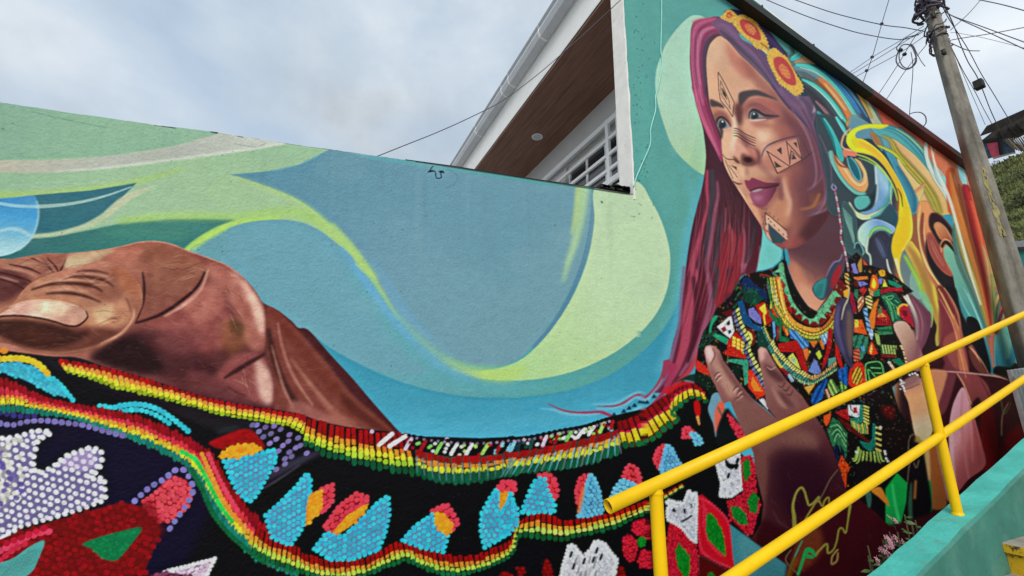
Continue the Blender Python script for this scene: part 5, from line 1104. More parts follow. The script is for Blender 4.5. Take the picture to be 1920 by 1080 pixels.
D(zJ, [(850, 0), (940, 0), (1000, 170), (850, 140)], (222, 90, 34)); D(zJ, [(860, 0), (900, 0), (900, 80), (860, 90)], (200, 190, 60), ol=0); D(zJ, [(1000, 0), (1030, 0), (1070, 160), (1050, 230), (1020, 170)], (130, 170, 204), hatch=((220, 230, 236), 5, .2))
D(zJ, [(1120, 90), (1270, 70), (1290, 160), (1130, 170)], (60, 126, 84), hatch=((30, 84, 60), 3, .0)); D(zJ, [(1140, 200), (1180, 190), (1360, 180), (1390, 290), (1160, 270)], (6, 5, 8))
D(zJ, [(1150, 280), (1330, 290), (1320, 390), (1160, 380)], (50, 110, 70), hatch=((200, 196, 100), 7, 1.4)); D(zJ, [(1080, 150), (1130, 160), (1150, 300), (1110, 270)], (140, 170, 90)); D(zJ, [(1150, 390), (1310, 400), (1330, 430), (1170, 420)], (130, 34, 34), ol=0)
D(zJ, [(1270, 450), (1360, 430), (1420, 500), (1370, 530)], (26, 116, 84))
band(zJ([(1360, 280), (1400, 360), (1420, 440), (1430, 520)]), zJ([(1420, 280), (1460, 380), (1480, 460), (1480, 540)]), 6, [(.0, .5, (236, 180, 130), 'q'), (.55, 1, (206, 80, 44), 'q')], gap=(60, 20, 20), part=DRESS)
for k in range(9):
    dot(*zJ([(1245 + k * 10, 480 + k * 14)])[0], 3, 2.4, .6, vary((236, 170, 120) if k % 3 else (236, 220, 220), .1), clip='dr')
# right shoulder pieces (zI)
D(zI, [(740, 440), (790, 430), (800, 620), (770, 640)], (210, 150, 80), hatch=(BK, 6, .6)); D(zI, [(730, 640), (800, 600), (780, 720), (740, 700)], (226, 150, 50)); D(zI, [(820, 340), (860, 320), (900, 440), (850, 440)], LV); D(zI, [(890, 340), (940, 240), (940, 420), (910, 430)], (170, 130, 60)); D(zI, [(950, 270), (1010, 350), (960, 340)], (190, 80, 60))
D(zI, [(840, 480), (1000, 470), (1010, 500), (880, 520)], (226, 110, 50)); D(zI, [(880, 530), (960, 530), (1010, 560), (920, 590)], LV); D(zI, [(850, 520), (900, 540), (890, 600), (850, 570)], DRD)
D(zI, [(1030, 590), (1060, 460), (1110, 480), (1130, 580), (1080, 640)], (224, 90, 30), smooth=True); D(zI, [(1050, 580), (1070, 490), (1100, 560), (1080, 610)], (240, 196, 50), smooth=True, ol=0)
D(zI, [(1130, 410), (1190, 400), (1200, 460), (1150, 470)], (236, 150, 40), smooth=True); D(zI, [(1130, 500), (1180, 490), (1160, 560), (1120, 560)], LV); D(zI, [(1190, 500), (1230, 590), (1170, 590)], (236, 190, 60))
D(zI, [(1230, 510), (1330, 540), (1400, 590), (1340, 600), (1250, 560)], (30, 130, 104)); D(zI, [(1150, 620), (1260, 600), (1390, 600), (1400, 640), (1260, 640), (1150, 670)], (170, 34, 50)); D(zI, [(1060, 650), (1140, 610), (1140, 690), (1080, 700)], (40, 130, 90))
D(zI, [(910, 620), (960, 590), (1000, 620), (950, 690)], (180, 50, 50)); D(zI, [(860, 620), (900, 620), (890, 740), (850, 680)], (60, 120, 90)); D(zI, [(800, 640), (840, 660), (880, 860), (850, 900), (810, 760)], (150, 36, 60))
D(zI, [(900, 720), (960, 690), (960, 790), (900, 880), (890, 800)], (170, 90, 60), hatch=((230, 190, 150), 5, 2.2)); D(zI, [(980, 700), (1040, 680), (1060, 760), (1050, 840), (1010, 840), (980, 760)], (230, 190, 110), hatch=(BK, 5, .4)); D(zI, [(1010, 600), (1070, 640), (1070, 700), (1030, 680)], (190, 140, 80))
D(zI, [(950, 840), (1000, 820), (1010, 950), (1050, 1090), (1000, 1090), (980, 960)], (124, 164, 200), hatch=((40, 70, 110), 6, .5)); D(zI, [(1070, 780), (1130, 720), (1100, 860), (1080, 1060), (1040, 1060), (1020, 940)], (226, 116, 40))
D(zI, [(1150, 690), (1250, 650), (1310, 660), (1390, 760), (1340, 820), (1390, 970), (1290, 1000), (1230, 860)], (26, 92, 76))
for pts in ([(1170, 700), (1260, 800), (1300, 960)], [(1190, 690), (1290, 800), (1330, 950)], [(1215, 740), (1260, 850), (1290, 980)], [(1220, 700), (1290, 690), (1280, 720), (1230, 730), (1220, 700)], [(1310, 740), (1350, 770)], [(1260, 770), (1330, 820), (1360, 930)]):
    DL(zI, pts, 1.6, (96, 176, 110))
D(zI, [(1350, 830), (1400, 790), (1480, 810), (1530, 1040), (1470, 1000), (1380, 930)], (186, 34, 60), smooth=True); DL(zI, [(1350, 900), (1350, 830), (1400, 790), (1460, 800)], 4, (236, 170, 60)); D(zI, [(1390, 850), (1450, 860), (1450, 930), (1400, 910)], (120, 20, 50), ol=0)
D(zI, [(1090, 1020), (1100, 880), (1140, 820), (1210, 860), (1260, 960), (1280, 1020)], (176, 34, 44)); D(zI, [(1110, 930), (1140, 850), (1220, 930)], (232, 130, 60)); D(zI, [(1120, 900), (1140, 820), (1170, 880)], (40, 130, 84))
for k in range(7):
    DL(zI, [(1105 + k * 24, 960), (1110 + k * 25, 1010)], 1.6, (90, 16, 24))
# black base, lower body (zK)
P(zK([(480, 80), (900, 0), (1300, 0), (1380, 300), (1380, 500), (900, 760), (700, 900), (600, 900), (430, 300)]), (34, 18, 26), 2, .85, clip='dr')
P(zK([(1040, 0), (1250, 60), (1370, 300), (1340, 600), (1100, 600), (1060, 300)]), (40, 14, 22), 4, .9, clip='dr'); P(zK([(1040, 20), (1180, 20), (1170, 160), (1080, 120)]), (110, 14, 16), 4, .8, clip='dr')
D(zK, [(430, 290), (490, 140), (560, 180), (655, 320), (650, 560), (620, 640), (550, 440), (490, 470)], (50, 110, 74))
for k in range(6):
    DL(zK, [(450 + k * 12, 330 + k * 40 - 120), (500 + k * 6, 260 + k * 30 - 60), (560, 330 + k * 24 - 120), (640, 440 + k * 30 - 120)], 1.8, (110, 180, 116) if k % 2 else (24, 66, 48))
D(zK, [(500, 480), (540, 420), (560, 600), (540, 660)], (22, 40, 70)); D(zK, [(570, 440), (620, 520), (630, 640), (590, 560)], (22, 40, 60))
D(zK, [(550, 680), (590, 560), (640, 640), (690, 700), (650, 780), (640, 930), (610, 940), (570, 800)], (206, 66, 24))
for k in range(40):
    p = zK([(prng.uniform(555, 670), prng.uniform(620, 930))])[0]; dot(p[0], p[1], 1.6, 1.3, 0, vary((226, 84, 30) if k % 2 else (60, 20, 16), .2), .8, clip='dr')
D(zK, [(390, 120), (470, 90), (460, 180), (420, 240), (390, 190)], (220, 80, 30))
D(zK, [(520, 80), (660, 40), (680, 180), (600, 140)], (170, 30, 34)); D(zK, [(660, 0), (800, 0), (790, 130), (760, 140), (670, 110)], WH); D(zK, [(720, 30), (760, 20), (770, 90), (730, 90)], (180, 30, 50), ol=0); DL(zK, [(690, 0), (700, 50), (740, 90)], 2, BK)
D(zK, [(800, 0), (830, 0), (840, 140), (820, 200), (760, 200), (680, 150), (790, 140)], (30, 130, 110))
for k in range(8):
    x = 700 + k * 24; y = 170 + 40 * min(k, 3) / 3
    DL(zK, [(x, y), (x + 12, y + 60), (x + 14, y + 110)], 3, vary((206, 180, 84) if k % 2 else (110, 170, 90), .1))
for k in range(6):
    DL(zK, [(840, 10 + k * 34), (895, 30 + k * 36)], 3.2, vary((206, 196, 90), .1))
D(zK, [(540, 130), (660, 200), (800, 320), (920, 420), (900, 430), (780, 350), (640, 260)], (104, 24, 30))
D(zK, [(940, 200), (980, 220), (970, 480), (920, 530), (830, 470), (790, 400), (900, 430), (935, 380)], (30, 116, 100))
for k in range(9):
    a = math.pi * (.98 - k * .105); x, y = 900 + 120 * math.cos(a), 470 + 60 * abs(math.sin(a))
    DL(zK, [(x, y), (x + 60 * math.cos(a) * .6, y + 120), (x + 70 * math.cos(a), y + 190 - 60 * abs(math.cos(a)))], [3.4, 3, 2.4], vary((150, 176, 84), .1))
for k in range(5):
    DL(zK, [(975, 250 + k * 60), (1035, 270 + k * 62)], 3.6, vary((206, 186, 96), .1))
for x, y in [(1025, 245), (755, 525), (1080, 545), (1090, 600), (1110, 630), (1075, 520)]:
    p = zK([(x, y)])[0]; dot(p[0], p[1], 3, 2.2, .8, WH, .9)
for k in range(7):
    dot(*zJ([(1370 + (k % 3) * 20, 670 + k * 18)])[0], 1.8, 1.4, 0, (206, 196, 200), .9)
for k in range(3200):
    x, y = prng.uniform(1310, 1730), prng.uniform(480, 900); a_ = prng.choice([.5, 1.1, 2.0])
    dot(x, y, prng.uniform(.9, 2.2), .7, a_, (14, 10, 16) if k % 3 else (236, 214, 170), .5 if k % 3 else .28, clip='dr')
tone('dr', 1.06, 90, .88, .9)
zt = Z(1280, 460, 1.32)
P(zt([(522, 198), (552, 190), (575, 225), (598, 285), (584, 312), (562, 300), (545, 252)]), soft=1.6, part=SWIRL, grad=((1680, 620), (1725, 650), [(196, 160, 142), (176, 134, 118), (140, 92, 92)]))
S(zt([(560, 150), (580, 200), (585, 250), (575, 300)]), [6, 10, 9, 4], (126, 74, 88), 4, .8, part=SWIRL)
# feather earrings
FE = zI([(720, 210), (700, 280), (620, 320), (570, 400), (540, 480), (440, 520), (385, 590), (385, 640), (430, 710), (500, 740), (560, 680), (640, 580), (700, 460), (720, 340)])
P(FE, (58, 62, 80), 1.2, part=DRESS, mk='fe'); P(zI([(540, 490), (440, 530), (390, 600), (430, 700), (500, 720), (530, 620)]), (52, 128, 124), 3, .95, clip='fe'); P(zI([(640, 400), (700, 330), (710, 440), (650, 580), (590, 600), (600, 480)]), (150, 34, 44), 2, .95, clip='fe')
S(zI([(720, 220), (690, 290), (620, 320), (560, 420), (540, 480)]), [2, 3, 3, 2, 1], (140, 112, 150), 1.4, .8)
for k in range(8):
    S(zI([(510 - k * 4, 560 + k * 18), (450 - k * 6, 570 + k * 16)]), 1.2, (34, 88, 90), .8, .8, clip='fe')
F2 = zI([(640, 830), (690, 740), (760, 720), (820, 820), (850, 960), (850, 1080)]) + zJ([(840, 200), (830, 440), (835, 550), (780, 500), (700, 360), (640, 240), (620, 60)])
P(F2, (62, 54, 80), 1.2, part=DRESS, mk='f2'); S(zI([(730, 800), (700, 900), (700, 1080)]) + zJ([(720, 240), (820, 520)]), [2, 3, 4, 4, 2], (40, 34, 54), 2, .9, clip='f2')
S(zI([(790, 860), (800, 1000)]) + zJ([(800, 200), (815, 400)]), [6, 12, 12, 4], (112, 86, 70), 4, .8, clip='f2'); S(zI([(680, 800), (660, 950)]) + zJ([(670, 120), (740, 380)]), [4, 8, 8, 3], (96, 84, 128), 4, .8, clip='f2')
S(zI([(800, 600), (785, 720), (740, 820), (710, 960)]), [1.5, 2.5, 2.5, 1.5], (206, 190, 150), 1, .9)
# bead earring chain
dotline(zG([(1835, 230), (1860, 360), (1880, 480), (1895, 600), (1905, 640)]) + zI([(700, 40), (740, 160), (760, 270), (775, 340), (785, 420)]), 4.2, 2.3, 1.9, [(150, 70, 84), (120, 110, 140), (170, 90, 90), (150, 190, 190), (190, 150, 150)])
S(zG([(1815, 150), (1800, 190), (1825, 220), (1850, 200), (1830, 165)]), 2, (156, 140, 180), .8)
# green gem and black beside it
P(zV([(1060, 640), (1180, 640), (1290, 560), (1330, 700), (1340, 840), (1270, 890), (1200, 920), (1060, 790)]), (22, 16, 20), 2, part=SWIRL)
P(zV([(1210, 680), (1250, 720), (1245, 790), (1225, 880), (1195, 920), (1165, 890), (1165, 740)]), soft=1, part=SWIRL, smooth=False, grad=((1660, 900), (1700, 1000), [(18, 150, 66), (22, 160, 72), (14, 120, 56)]))
S(zU([(1410, 230), (1430, 380), (1480, 610)]), [3, 5, 7], (60, 200, 110), 2, .9); P(zU([(1220, 290), (1300, 260), (1350, 340), (1380, 430), (1290, 350)]), (196, 120, 40), 1.5, part=SWIRL)
S(zU([(1580, 220), (1570, 420), (1580, 640)]), [3, 8, 6], (50, 100, 74), 2.5, .9); S(zU([(1620, 200), (1610, 360)]), [4, 5], (170, 110, 50), 2, .9); S(zU([(1190, 310), (1200, 380), (1190, 470), (1120, 580), (1000, 800), (960, 880)]), [12, 9, 4, 3, 2.5, 1], (54, 96, 84), 1.6, .9)
S(zV([(1250, 720), (1260, 640), (1290, 600), (1295, 550), (1270, 530), (1255, 560), (1255, 620)]), 1.6, (140, 120, 90), 1, .8); S(zV([(1275, 640), (1285, 660), (1295, 630)]), 1.6, (140, 120, 90), 1, .8)
# ---- dark cloth of the beadwork
CL = [(-240, 640), (0, 640), (120, 660), (330, 740), (520, 790), (720, 806), (770, 818), (900, 822), (1000, 818), (1100, 796), (1150, 780), (1215, 765), (1260, 735), (1290, 724), (1325, 730), (1345, 770), (1370, 830), (1420, 880), (1440, 960), (1420, 1060), (1400, 1300), (-240, 1300)]
P(CL, (16, 12, 18), 1, part=CLOTH, smooth=False)
P([(-240, 740), (100, 770), (260, 800), (360, 840), (400, 930), (360, 1040), (300, 1300), (-240, 1300)], (22, 17, 42), 20, .85)
P([(0, 640), (160, 660), (400, 760), (520, 800), (480, 830), (330, 780), (120, 700)], (32, 28, 30), 8, .9)
S(zD([(180, 680), (300, 600), (420, 540), (520, 500)]), [4, 16, 14, 4], (60, 58, 76), 6, .8); S(zD([(150, 720), (280, 650), (400, 570)]), [2, 4, 2], (96, 92, 112), 2.5, .6); S(zD([(20, 420), (110, 395)]), [6, 4], (56, 58, 66), 6, .7)
for k in range(220):
    x, y = prng.uniform(380, 1250), prng.uniform(830, 1075)
    dot(x, y, prng.uniform(1, 2.4), 1.0, prng.uniform(0, 3), vary((36, 26, 44), .4), .5)
# ---- left fist
FI = [(-240, 500), (-60, 488), (0, 486)] + zB([(80, 155), (280, 122), (420, 120), (640, 98), (780, 72), (880, 48), (980, 42), (1080, 58), (1200, 105), (1330, 150), (1440, 195), (1540, 270), (1620, 360), (1665, 430), (1760, 480), (1850, 550), (1890, 590)]) + \
     [(580, 620), (620, 665), (660, 708), (700, 755), (740, 800), (752, 814), (720, 808), (620, 800), (540, 792), (430, 762), (330, 732), (230, 700), (150, 672), (90, 668), (-60, 650), (-240, 640)]
P(FI, (150, 88, 82), .9, part=FIST, mk='fi', grad=((60, 470), (420, 760), [(184, 122, 110), (168, 104, 94), (146, 84, 80), (108, 56, 60), (80, 42, 48)]))
def FP(pts, c, s=8, a=.8, z=zB):
    P(z(pts), c, s, a, clip='fi')
def FS(pts, w, c, s=3, a=.85, z=zB):
    S(z(pts), w, c, s, a, clip='fi')
# big hand back
FP([(640, 110), (860, 60), (1060, 75), (1240, 150), (1280, 260), (1160, 380), (940, 420), (900, 250), (760, 200), (640, 180)], (154, 92, 82), 14)
FP([(860, 80), (1000, 60), (1150, 110), (1200, 180), (1060, 200), (900, 160)], (136, 80, 70), 12, .7)
FP([(700, 110), (850, 70), (900, 120), (800, 200), (680, 220)], (178, 108, 98), 10, .8)
FP([(920, 250), (1100, 230), (1260, 240), (1180, 360), (1060, 440), (920, 500)], (132, 78, 72), 10, .8)
FP([(1000, 130), (1250, 170), (1300, 240), (1150, 330), (980, 330)], (150, 92, 80), 10, .6)
FP([(1300, 200), (1440, 210), (1560, 310), (1650, 450), (1690, 600), (1670, 740), (1560, 700), (1480, 480), (1380, 330)], (178, 106, 102), 12, .85)
FP([(1440, 210), (1560, 300), (1650, 430), (1690, 580), (1660, 640), (1600, 480), (1520, 330)], (206, 150, 148), 8, .85)
FP([(1560, 330), (1640, 430), (1675, 560), (1640, 600), (1590, 440)], (226, 186, 182), 6, .55)
FP([(1080, 500), (1300, 340), (1420, 420), (1500, 620), (1400, 720), (1100, 760), (900, 700), (880, 600)], (150, 80, 82), 14, .85)
FP([(1160, 430), (1330, 300), (1420, 380), (1380, 500), (1240, 560)], (176, 104, 100), 10, .8)
FP([(1420, 540), (1520, 560), (1570, 650), (1540, 740), (1440, 760), (1400, 660)], (142, 86, 62), 13, .6)
FP([(1460, 540), (1540, 560), (1530, 640), (1470, 620)], (96, 66, 50), 7, .7)
FP([(860, 600), (1100, 640), (1300, 780), (1420, 860), (1300, 940), (1040, 900), (780, 820), (560, 780), (700, 700)], (78, 42, 48), 14, .9)
FP([(620, 740), (820, 640), (960, 720), (1040, 860), (860, 880), (600, 800)], (48, 30, 34), 12, .9)
FP([(1000, 640), (1200, 600), (1300, 680), (1200, 760), (1050, 740)], (124, 66, 72), 12, .7)
FP([(1500, 760), (1660, 760), (1720, 900), (1740, 1060), (1620, 1070), (1400, 960), (1360, 900)], (150, 80, 84), 10, .85)
FP([(1620, 800), (1700, 860), (1735, 1000), (1700, 1080), (1640, 1000)], (214, 166, 166), 8, .85)
FP([(1200, 860), (1360, 900), (1500, 980), (1600, 1080), (1400, 1040), (1200, 960)], (112, 58, 64), 9, .8)
# creases
FS([(905, 240), (915, 340), (905, 430), (870, 520), (845, 560)], [3, 5, 5, 6, 5], (58, 34, 38), 2, .95)
FS([(1300, 235), (1250, 330), (1150, 420), (1030, 500), (930, 540), (860, 560)], [3, 5, 6, 6, 5, 4], (56, 32, 36), 2, .95)
FS([(1320, 220), (1270, 350), (1160, 450), (1040, 520)], [3, 6, 6, 3], (206, 150, 144), 3, .7)
FS([(1680, 755), (1600, 800), (1500, 860), (1420, 910)], [5, 8, 9, 4], (74, 40, 46), 3, .95)
FS([(1680, 440), (1700, 560), (1690, 700), (1680, 760)], [3, 4, 4, 3], (92, 48, 52), 2, .9)
FS([(1440, 960), (1500, 1000), (1560, 1020)], [2, 4, 2], (84, 44, 48), 2.5, .7)
# arm to the right of the fist
FP([(1690, 450), (1800, 520), (1900, 620), (2060, 800), (2240, 1020), (2500, 1260), (2300, 1240), (2000, 1200), (1760, 1160), (1730, 900), (1690, 740)], (126, 66, 62), 4, .95)
FS([(1720, 480), (1840, 640), (2020, 860), (2260, 1130), (2460, 1250)], [8, 18, 22, 18, 6], (112, 54, 48), 7, .8)
FS([(1700, 600), (1740, 800), (1830, 1000), (1950, 1160)], [8, 14, 12, 8], (70, 40, 42), 5, .85)
FS([(1760, 560), (1790, 720), (1860, 900), (1980, 1080)], [3, 6, 6, 4], (168, 106, 104), 3, .8)
FS([(1720, 700), (1760, 850), (1800, 980), (1860, 1100)], [2, 5, 6, 3], (176, 116, 112), 3, .7)
FS([(1840, 780), (1960, 940), (2100, 1100)], [3, 7, 4], (176, 116, 108), 4, .7)
FP([(1840, 1060), (1960, 1080), (2160, 1180), (2300, 1240), (2060, 1230), (1860, 1180)], (164, 98, 98), 7, .8)
FP([(2000, 1000), (2140, 1120), (2260, 1200), (2120, 1180)], (172, 104, 98), 6, .6)
FP([(2160, 1000), (2300, 1120), (2480, 1260), (2360, 1220), (2200, 1100)], (92, 46, 44), 4, .8)
# left finger behind
FP([(-300, 180), (0, 160), (280, 124), (430, 130), (400, 230), (330, 260), (180, 330), (60, 450), (-300, 480)], (150, 92, 84), 5, .95)
FP([(0, 220), (120, 240), (200, 300), (120, 380), (0, 430), (-200, 420)], (88, 48, 52), 9, .85)
FP([(-200, 160), (100, 165), (260, 140), (200, 200), (0, 210)], (168, 112, 100), 7, .8)
for pts in ([(60, 190), (180, 215), (260, 250)], [(200, 150), (290, 190), (340, 240)], [(300, 150), (350, 200), (375, 250)], [(0, 240), (120, 270), (200, 300)], [(420, 150), (400, 200), (370, 250)], [(0, 280), (90, 310), (160, 350)]):
    FS(pts, [2, 4, 2], (72, 38, 42), 1.8, .85)
for pts in ([(20, 210), (160, 235), (240, 270)], [(230, 150), (310, 205)], [(-20, 260), (120, 300)]):
    FS(pts, [2, 4, 2], (196, 136, 130), 2, .7)
FP([(440, 130), (640, 102), (740, 90), (640, 150), (520, 210), (420, 230)], (190, 160, 140), 6, .85)
# thumb
TH = zB([(-300, 560), (-60, 520), (0, 470), (90, 430), (150, 350), (230, 290), (360, 240), (500, 200), (640, 170), (740, 190), (820, 240), (890, 330), (905, 430), (880, 500), (840, 580), (760, 650), (640, 710), (520, 745), (400, 758), (280, 752), (160, 730), (40, 690), (-300, 640)])
P(TH, soft=1.2, mk='th', clip='fi', grad=((150, 500), (180, 660), [(176, 116, 100), (172, 112, 98), (150, 92, 82), (118, 66, 62)]))
P(TH, None, .8, mk='th')
def TP(pts, c, s=7, a=.8):
    P(zB(pts), c, s, a, clip='th')
def TS(pts, w, c, s=2.4, a=.85):
    S(zB(pts), w, c, s, a, clip='th')
TP([(360, 240), (560, 190), (700, 180), (680, 260), (520, 280), (380, 300)], (184, 116, 108), 8)
TP([(700, 210), (840, 230), (890, 340), (860, 400), (760, 340)], (156, 84, 66), 10, .6)
TP([(480, 230), (700, 230), (760, 330), (740, 430), (620, 400), (500, 320)], (138, 82, 74), 9, .7)
for pts, w in (([(200, 350), (320, 315), (460, 310), (580, 325), (650, 360)], [3, 6, 7, 6, 3]), ([(290, 375), (420, 370), (540, 390), (640, 430)], [2, 6, 6, 2]), ([(440, 270), (560, 270), (660, 290), (720, 330)], [2, 5, 5, 2]), ([(490, 235), (600, 230), (690, 250)], [2, 3, 2])):
    TS(pts, w, (82, 46, 44), 2.4, .9)
for pts in ([(220, 330), (340, 295), (480, 288), (600, 300)], [(300, 355), (430, 345), (560, 360)], [(460, 250), (580, 248), (690, 270)]):
    TS(pts, [2, 4, 3, 2], (196, 140, 130), 2.4, .7)
TP([(140, 400), (300, 400), (460, 410), (580, 460), (700, 480), (620, 560), (500, 580), (560, 500), (440, 430), (240, 420)], (186, 122, 100), 6, .85)
TP([(600, 460), (720, 430), (800, 420), (840, 500), (780, 580), (640, 600), (560, 580)], (190, 128, 108), 8, .85)
TP([(600, 480), (720, 450), (700, 540), (620, 560)], (212, 172, 142), 6, .7)
TP([(440, 590), (560, 590), (700, 600), (760, 640), (640, 700), (480, 740), (300, 745), (120, 700), (0, 640), (200, 620)], (104, 58, 54), 9, .85)
TP([(-300, 560), (0, 540), (150, 540), (300, 560), (420, 590), (480, 620), (560, 620), (480, 680), (300, 720), (120, 690), (0, 640)], (66, 38, 36), 6, .92)
TP([(60, 600), (260, 600), (400, 650), (300, 700), (120, 660)], (84, 46, 40), 9, .7)
TS([(0, 690), (160, 730), (300, 750), (420, 752), (560, 725), (680, 680), (780, 620), (830, 560)], [3, 6, 7, 7, 6, 5, 5, 4], (150, 96, 84), 3, .85)
TS([(640, 690), (760, 630), (840, 540), (850, 470)], [2, 4, 4, 2], (212, 150, 136), 2, .8)
TS([(800, 400), (820, 450), (830, 490)], [2, 3, 2], (110, 62, 60), 2, .7)
NA = zB([(-200, 560), (-60, 530), (0, 505), (60, 470), (140, 435), (250, 420), (360, 425), (460, 445), (530, 475), (555, 510), (530, 550), (480, 575), (420, 572), (340, 550), (240, 530), (120, 518), (0, 520), (-200, 580)])
P(NA, soft=1, mk='na', grad=((60, 570), (110, 615), [(206, 152, 150), (222, 178, 172), (206, 160, 152), (186, 130, 124)]))
P(zB([(200, 440), (360, 440), (460, 470), (420, 510), (280, 490)]), (226, 194, 180), 6, .7, clip='na'); P(zB([(420, 470), (530, 480), (540, 530), (480, 560), (430, 540)]), (194, 136, 128), 5, .7, clip='na')
S(zB([(-100, 545), (0, 520), (120, 515), (240, 528), (340, 550), (430, 578), (500, 575), (555, 525), (545, 485)]), [3, 4, 4, 4, 4, 4, 4, 3, 2], (66, 38, 36), 1.6, .9)
S(zB([(60, 460), (150, 428), (280, 415), (400, 428), (500, 458)]), [2, 3, 3, 3, 2], (212, 164, 150), 1.8, .8)
for cx_, cy_, n_, sx_, sy_ in ((470, 290, 22, 170, 60), (1180, 200, 16, 120, 90), (240, 200, 14, 150, 40), (1500, 420, 12, 60, 130), (1560, 900, 10, 60, 70), (700, 520, 12, 60, 70)):
    for k in range(n_):
        x, y = cx_ + prng.normal() * sx_ * .6, cy_ + prng.normal() * sy_ * .6; L_ = prng.uniform(24, 70); a_ = prng.uniform(-.5, .5) + (.9 if cx_ > 1400 else 0)
        FS([(x - L_ * math.cos(a_), y - L_ * math.sin(a_)), (x, y - 7), (x + L_ * math.cos(a_), y + L_ * math.sin(a_))], [.6, 1.5, .6], (86, 50, 48) if k % 2 else (206, 156, 144), 1.1, .4)
# rim light on top of the hand
S(zB([(640, 98), (780, 72), (880, 48), (980, 42), (1080, 58), (1200, 105), (1330, 150), (1440, 195), (1540, 270)]), [1.5, 2.5, 3, 3, 3, 3, 3, 3, 2], (206, 160, 152), 1.8, .8, clip='fi')
for k in range(420):
    x, y = prng.uniform(0, 700), prng.uniform(460, 800); a = prng.uniform(-.2, .9); L = prng.uniform(6, 22)
    S([(x, y), (x + L * math.cos(a), y + L * math.sin(a))], prng.uniform(.8, 1.8), (206, 150, 140) if k % 2 else (70, 36, 40), 1.2, .14, clip='fi')
nz = prng.rand(CH // 7 + 2, CW // 13 + 2).astype(np.float32); nz = boxblur(boxblur(np.kron(nz, np.ones((7, 13), np.float32))[:CH, :CW], 4), 3)
nz = (nz - nz.mean()) / nz.std()
CAN *= 1 + (CLIPS['fi'] * nz * .03)[..., None] * np.array([.7, 1.1, 1.1], np.float32)
tone('fi', 1.14, 112, .98, .92); CAN[:] *= 1 + CLIPS['fi'][..., None] * np.array([.0, .05, -.05], np.float32)
# ---- left bead work
TQB, YB, WB, LVB = (54, 178, 196), (236, 178, 44), (224, 220, 230), (112, 104, 160)
beads(zC([(-40, 110), (60, 95), (140, 110), (220, 160), (280, 200), (320, 255), (260, 250), (170, 205), (80, 165), (-40, 130)]), 7, (62, 172, 190), (64, 140, 176), .5, r=.5)
dotline(zC([(180, 160), (240, 170), (290, 215), (335, 270)]), 9, 5.5, 5, TQB); dotline(zC([(-60, 78), (0, 82), (60, 78), (130, 85), (180, 110), (220, 150)]), 11, 7.5, 6.5, YB); dotline(zC([(-40, 40), (0, 42), (30, 44)]), 12, 7, 6, (232, 130, 40))
dotline(zC([(460, 298), (520, 305), (560, 296), (640, 290), (720, 310), (800, 360), (880, 425)]), 9.5, 5.8, 5.2, TQB); dotline(zC([(560, 320), (640, 315), (720, 340), (790, 385)]), 9.5, 5.5, 5, TQB)
Rr, Pp, Oo, Yy, Lg, Gg, Te = (140, 16, 24), (222, 70, 84), (236, 126, 40), (232, 200, 56), (170, 196, 50), (24, 110, 60), (30, 130, 124)
# upper edge band, left fist to the middle: sparse strings
band(zC([(285, 85), (420, 105), (600, 150), (780, 205), (950, 258), (1100, 290), (1300, 320)]) + zD([(400, 335), (480, 365)]), zC([(310, 140), (440, 180), (560, 225), (700, 255), (850, 292), (1000, 335), (1180, 365), (1300, 390)]) + zD([(330, 385), (420, 430)]), 11,
     [(.0, .4, (156, 16, 22), 'd'), (.3, .62, (236, 134, 56), 'd'), (.52, .84, (238, 200, 50), 'd'), (.8, 1.0, (140, 160, 30), 'd')], gap=(30, 20, 22), skew=-.9, fillgap=.2)
# second part with ticks to the corner
band(zD([(430, 350), (520, 375), (620, 395), (720, 410), (800, 420), (900, 430)]), zD([(410, 470), (500, 515), (600, 545), (720, 575), (820, 595), (930, 610)]), 10.5,
     [(.0, .42, (150, 14, 18), 'q'), (.38, .56, (232, 122, 40), 'q'), (.54, .72, (232, 196, 50), 'd'), (.68, .86, (160, 196, 50), 'd'), (.84, 1.04, (16, 84, 50), 'd')], gap=(26, 10, 14), fillgap=.34)
for x, y, x2, y2 in [(765, 475, 830, 420), (812, 482, 888, 435), (980, 505, 1020, 455), (1160, 520, 1195, 470)]:
    dotline(zD([(x, y), ((x + x2) / 2, (y + y2) / 2), (x2, y2)]), 5, 5, 4.2, WB)
for x, y in [(730, 415), (1075, 450)]:
    dot(*zD([(x, y)])[0], 4, 4, 0, (176, 150, 180))
# the water edge string: dark with little tubes
E1 = zD([(900, 430), (1000, 445), (1100, 455), (1200, 458), (1300, 452), (1375, 440)]) + zR([(0, 850), (180, 830), (400, 785), (600, 745), (800, 715), (950, 665), (1090, 620)])
E2 = zD([(900, 505), (1000, 520), (1100, 528), (1200, 528), (1300, 522), (1375, 510)]) + zR([(60, 1000), (240, 980), (440, 940), (620, 900), (800, 850), (980, 810), (1160, 760)])
band(E1, E2, 20, [], gap=(16, 14, 24), part=CLOTH)
qa, qb = spl(E1, False, 40), spl(E2, False, 40)
tc = [(196, 170, 190), (30, 50, 60), (110, 170, 196), (150, 190, 90), (236, 232, 220), (140, 24, 30), (30, 70, 60), (120, 180, 200), (150, 26, 32), (236, 232, 222), (120, 180, 90)]
for k in range(52):
    t = k / 51.; pa = qa[int(t * (len(qa) - 1))]; pb = qb[int(t * (len(qb) - 1))]
    c = tc[(k * 5 + k // 3) % len(tc)]; d = np.array([6, 0])
    if k % 3 == 0:
        dotline([tuple(pb * .85 + pa * .15 - d), tuple((pa + pb) / 2), tuple(pa * .8 + pb * .2 + d)], 4, 4, 3.4, c)
    else:
        for _ in range(2):
            p = pa + (pb - pa) * prng.uniform(.2, .95); dot(p[0] + prng.uniform(-4, 4), p[1], 3.4, 3, 0, vary(c, .1))
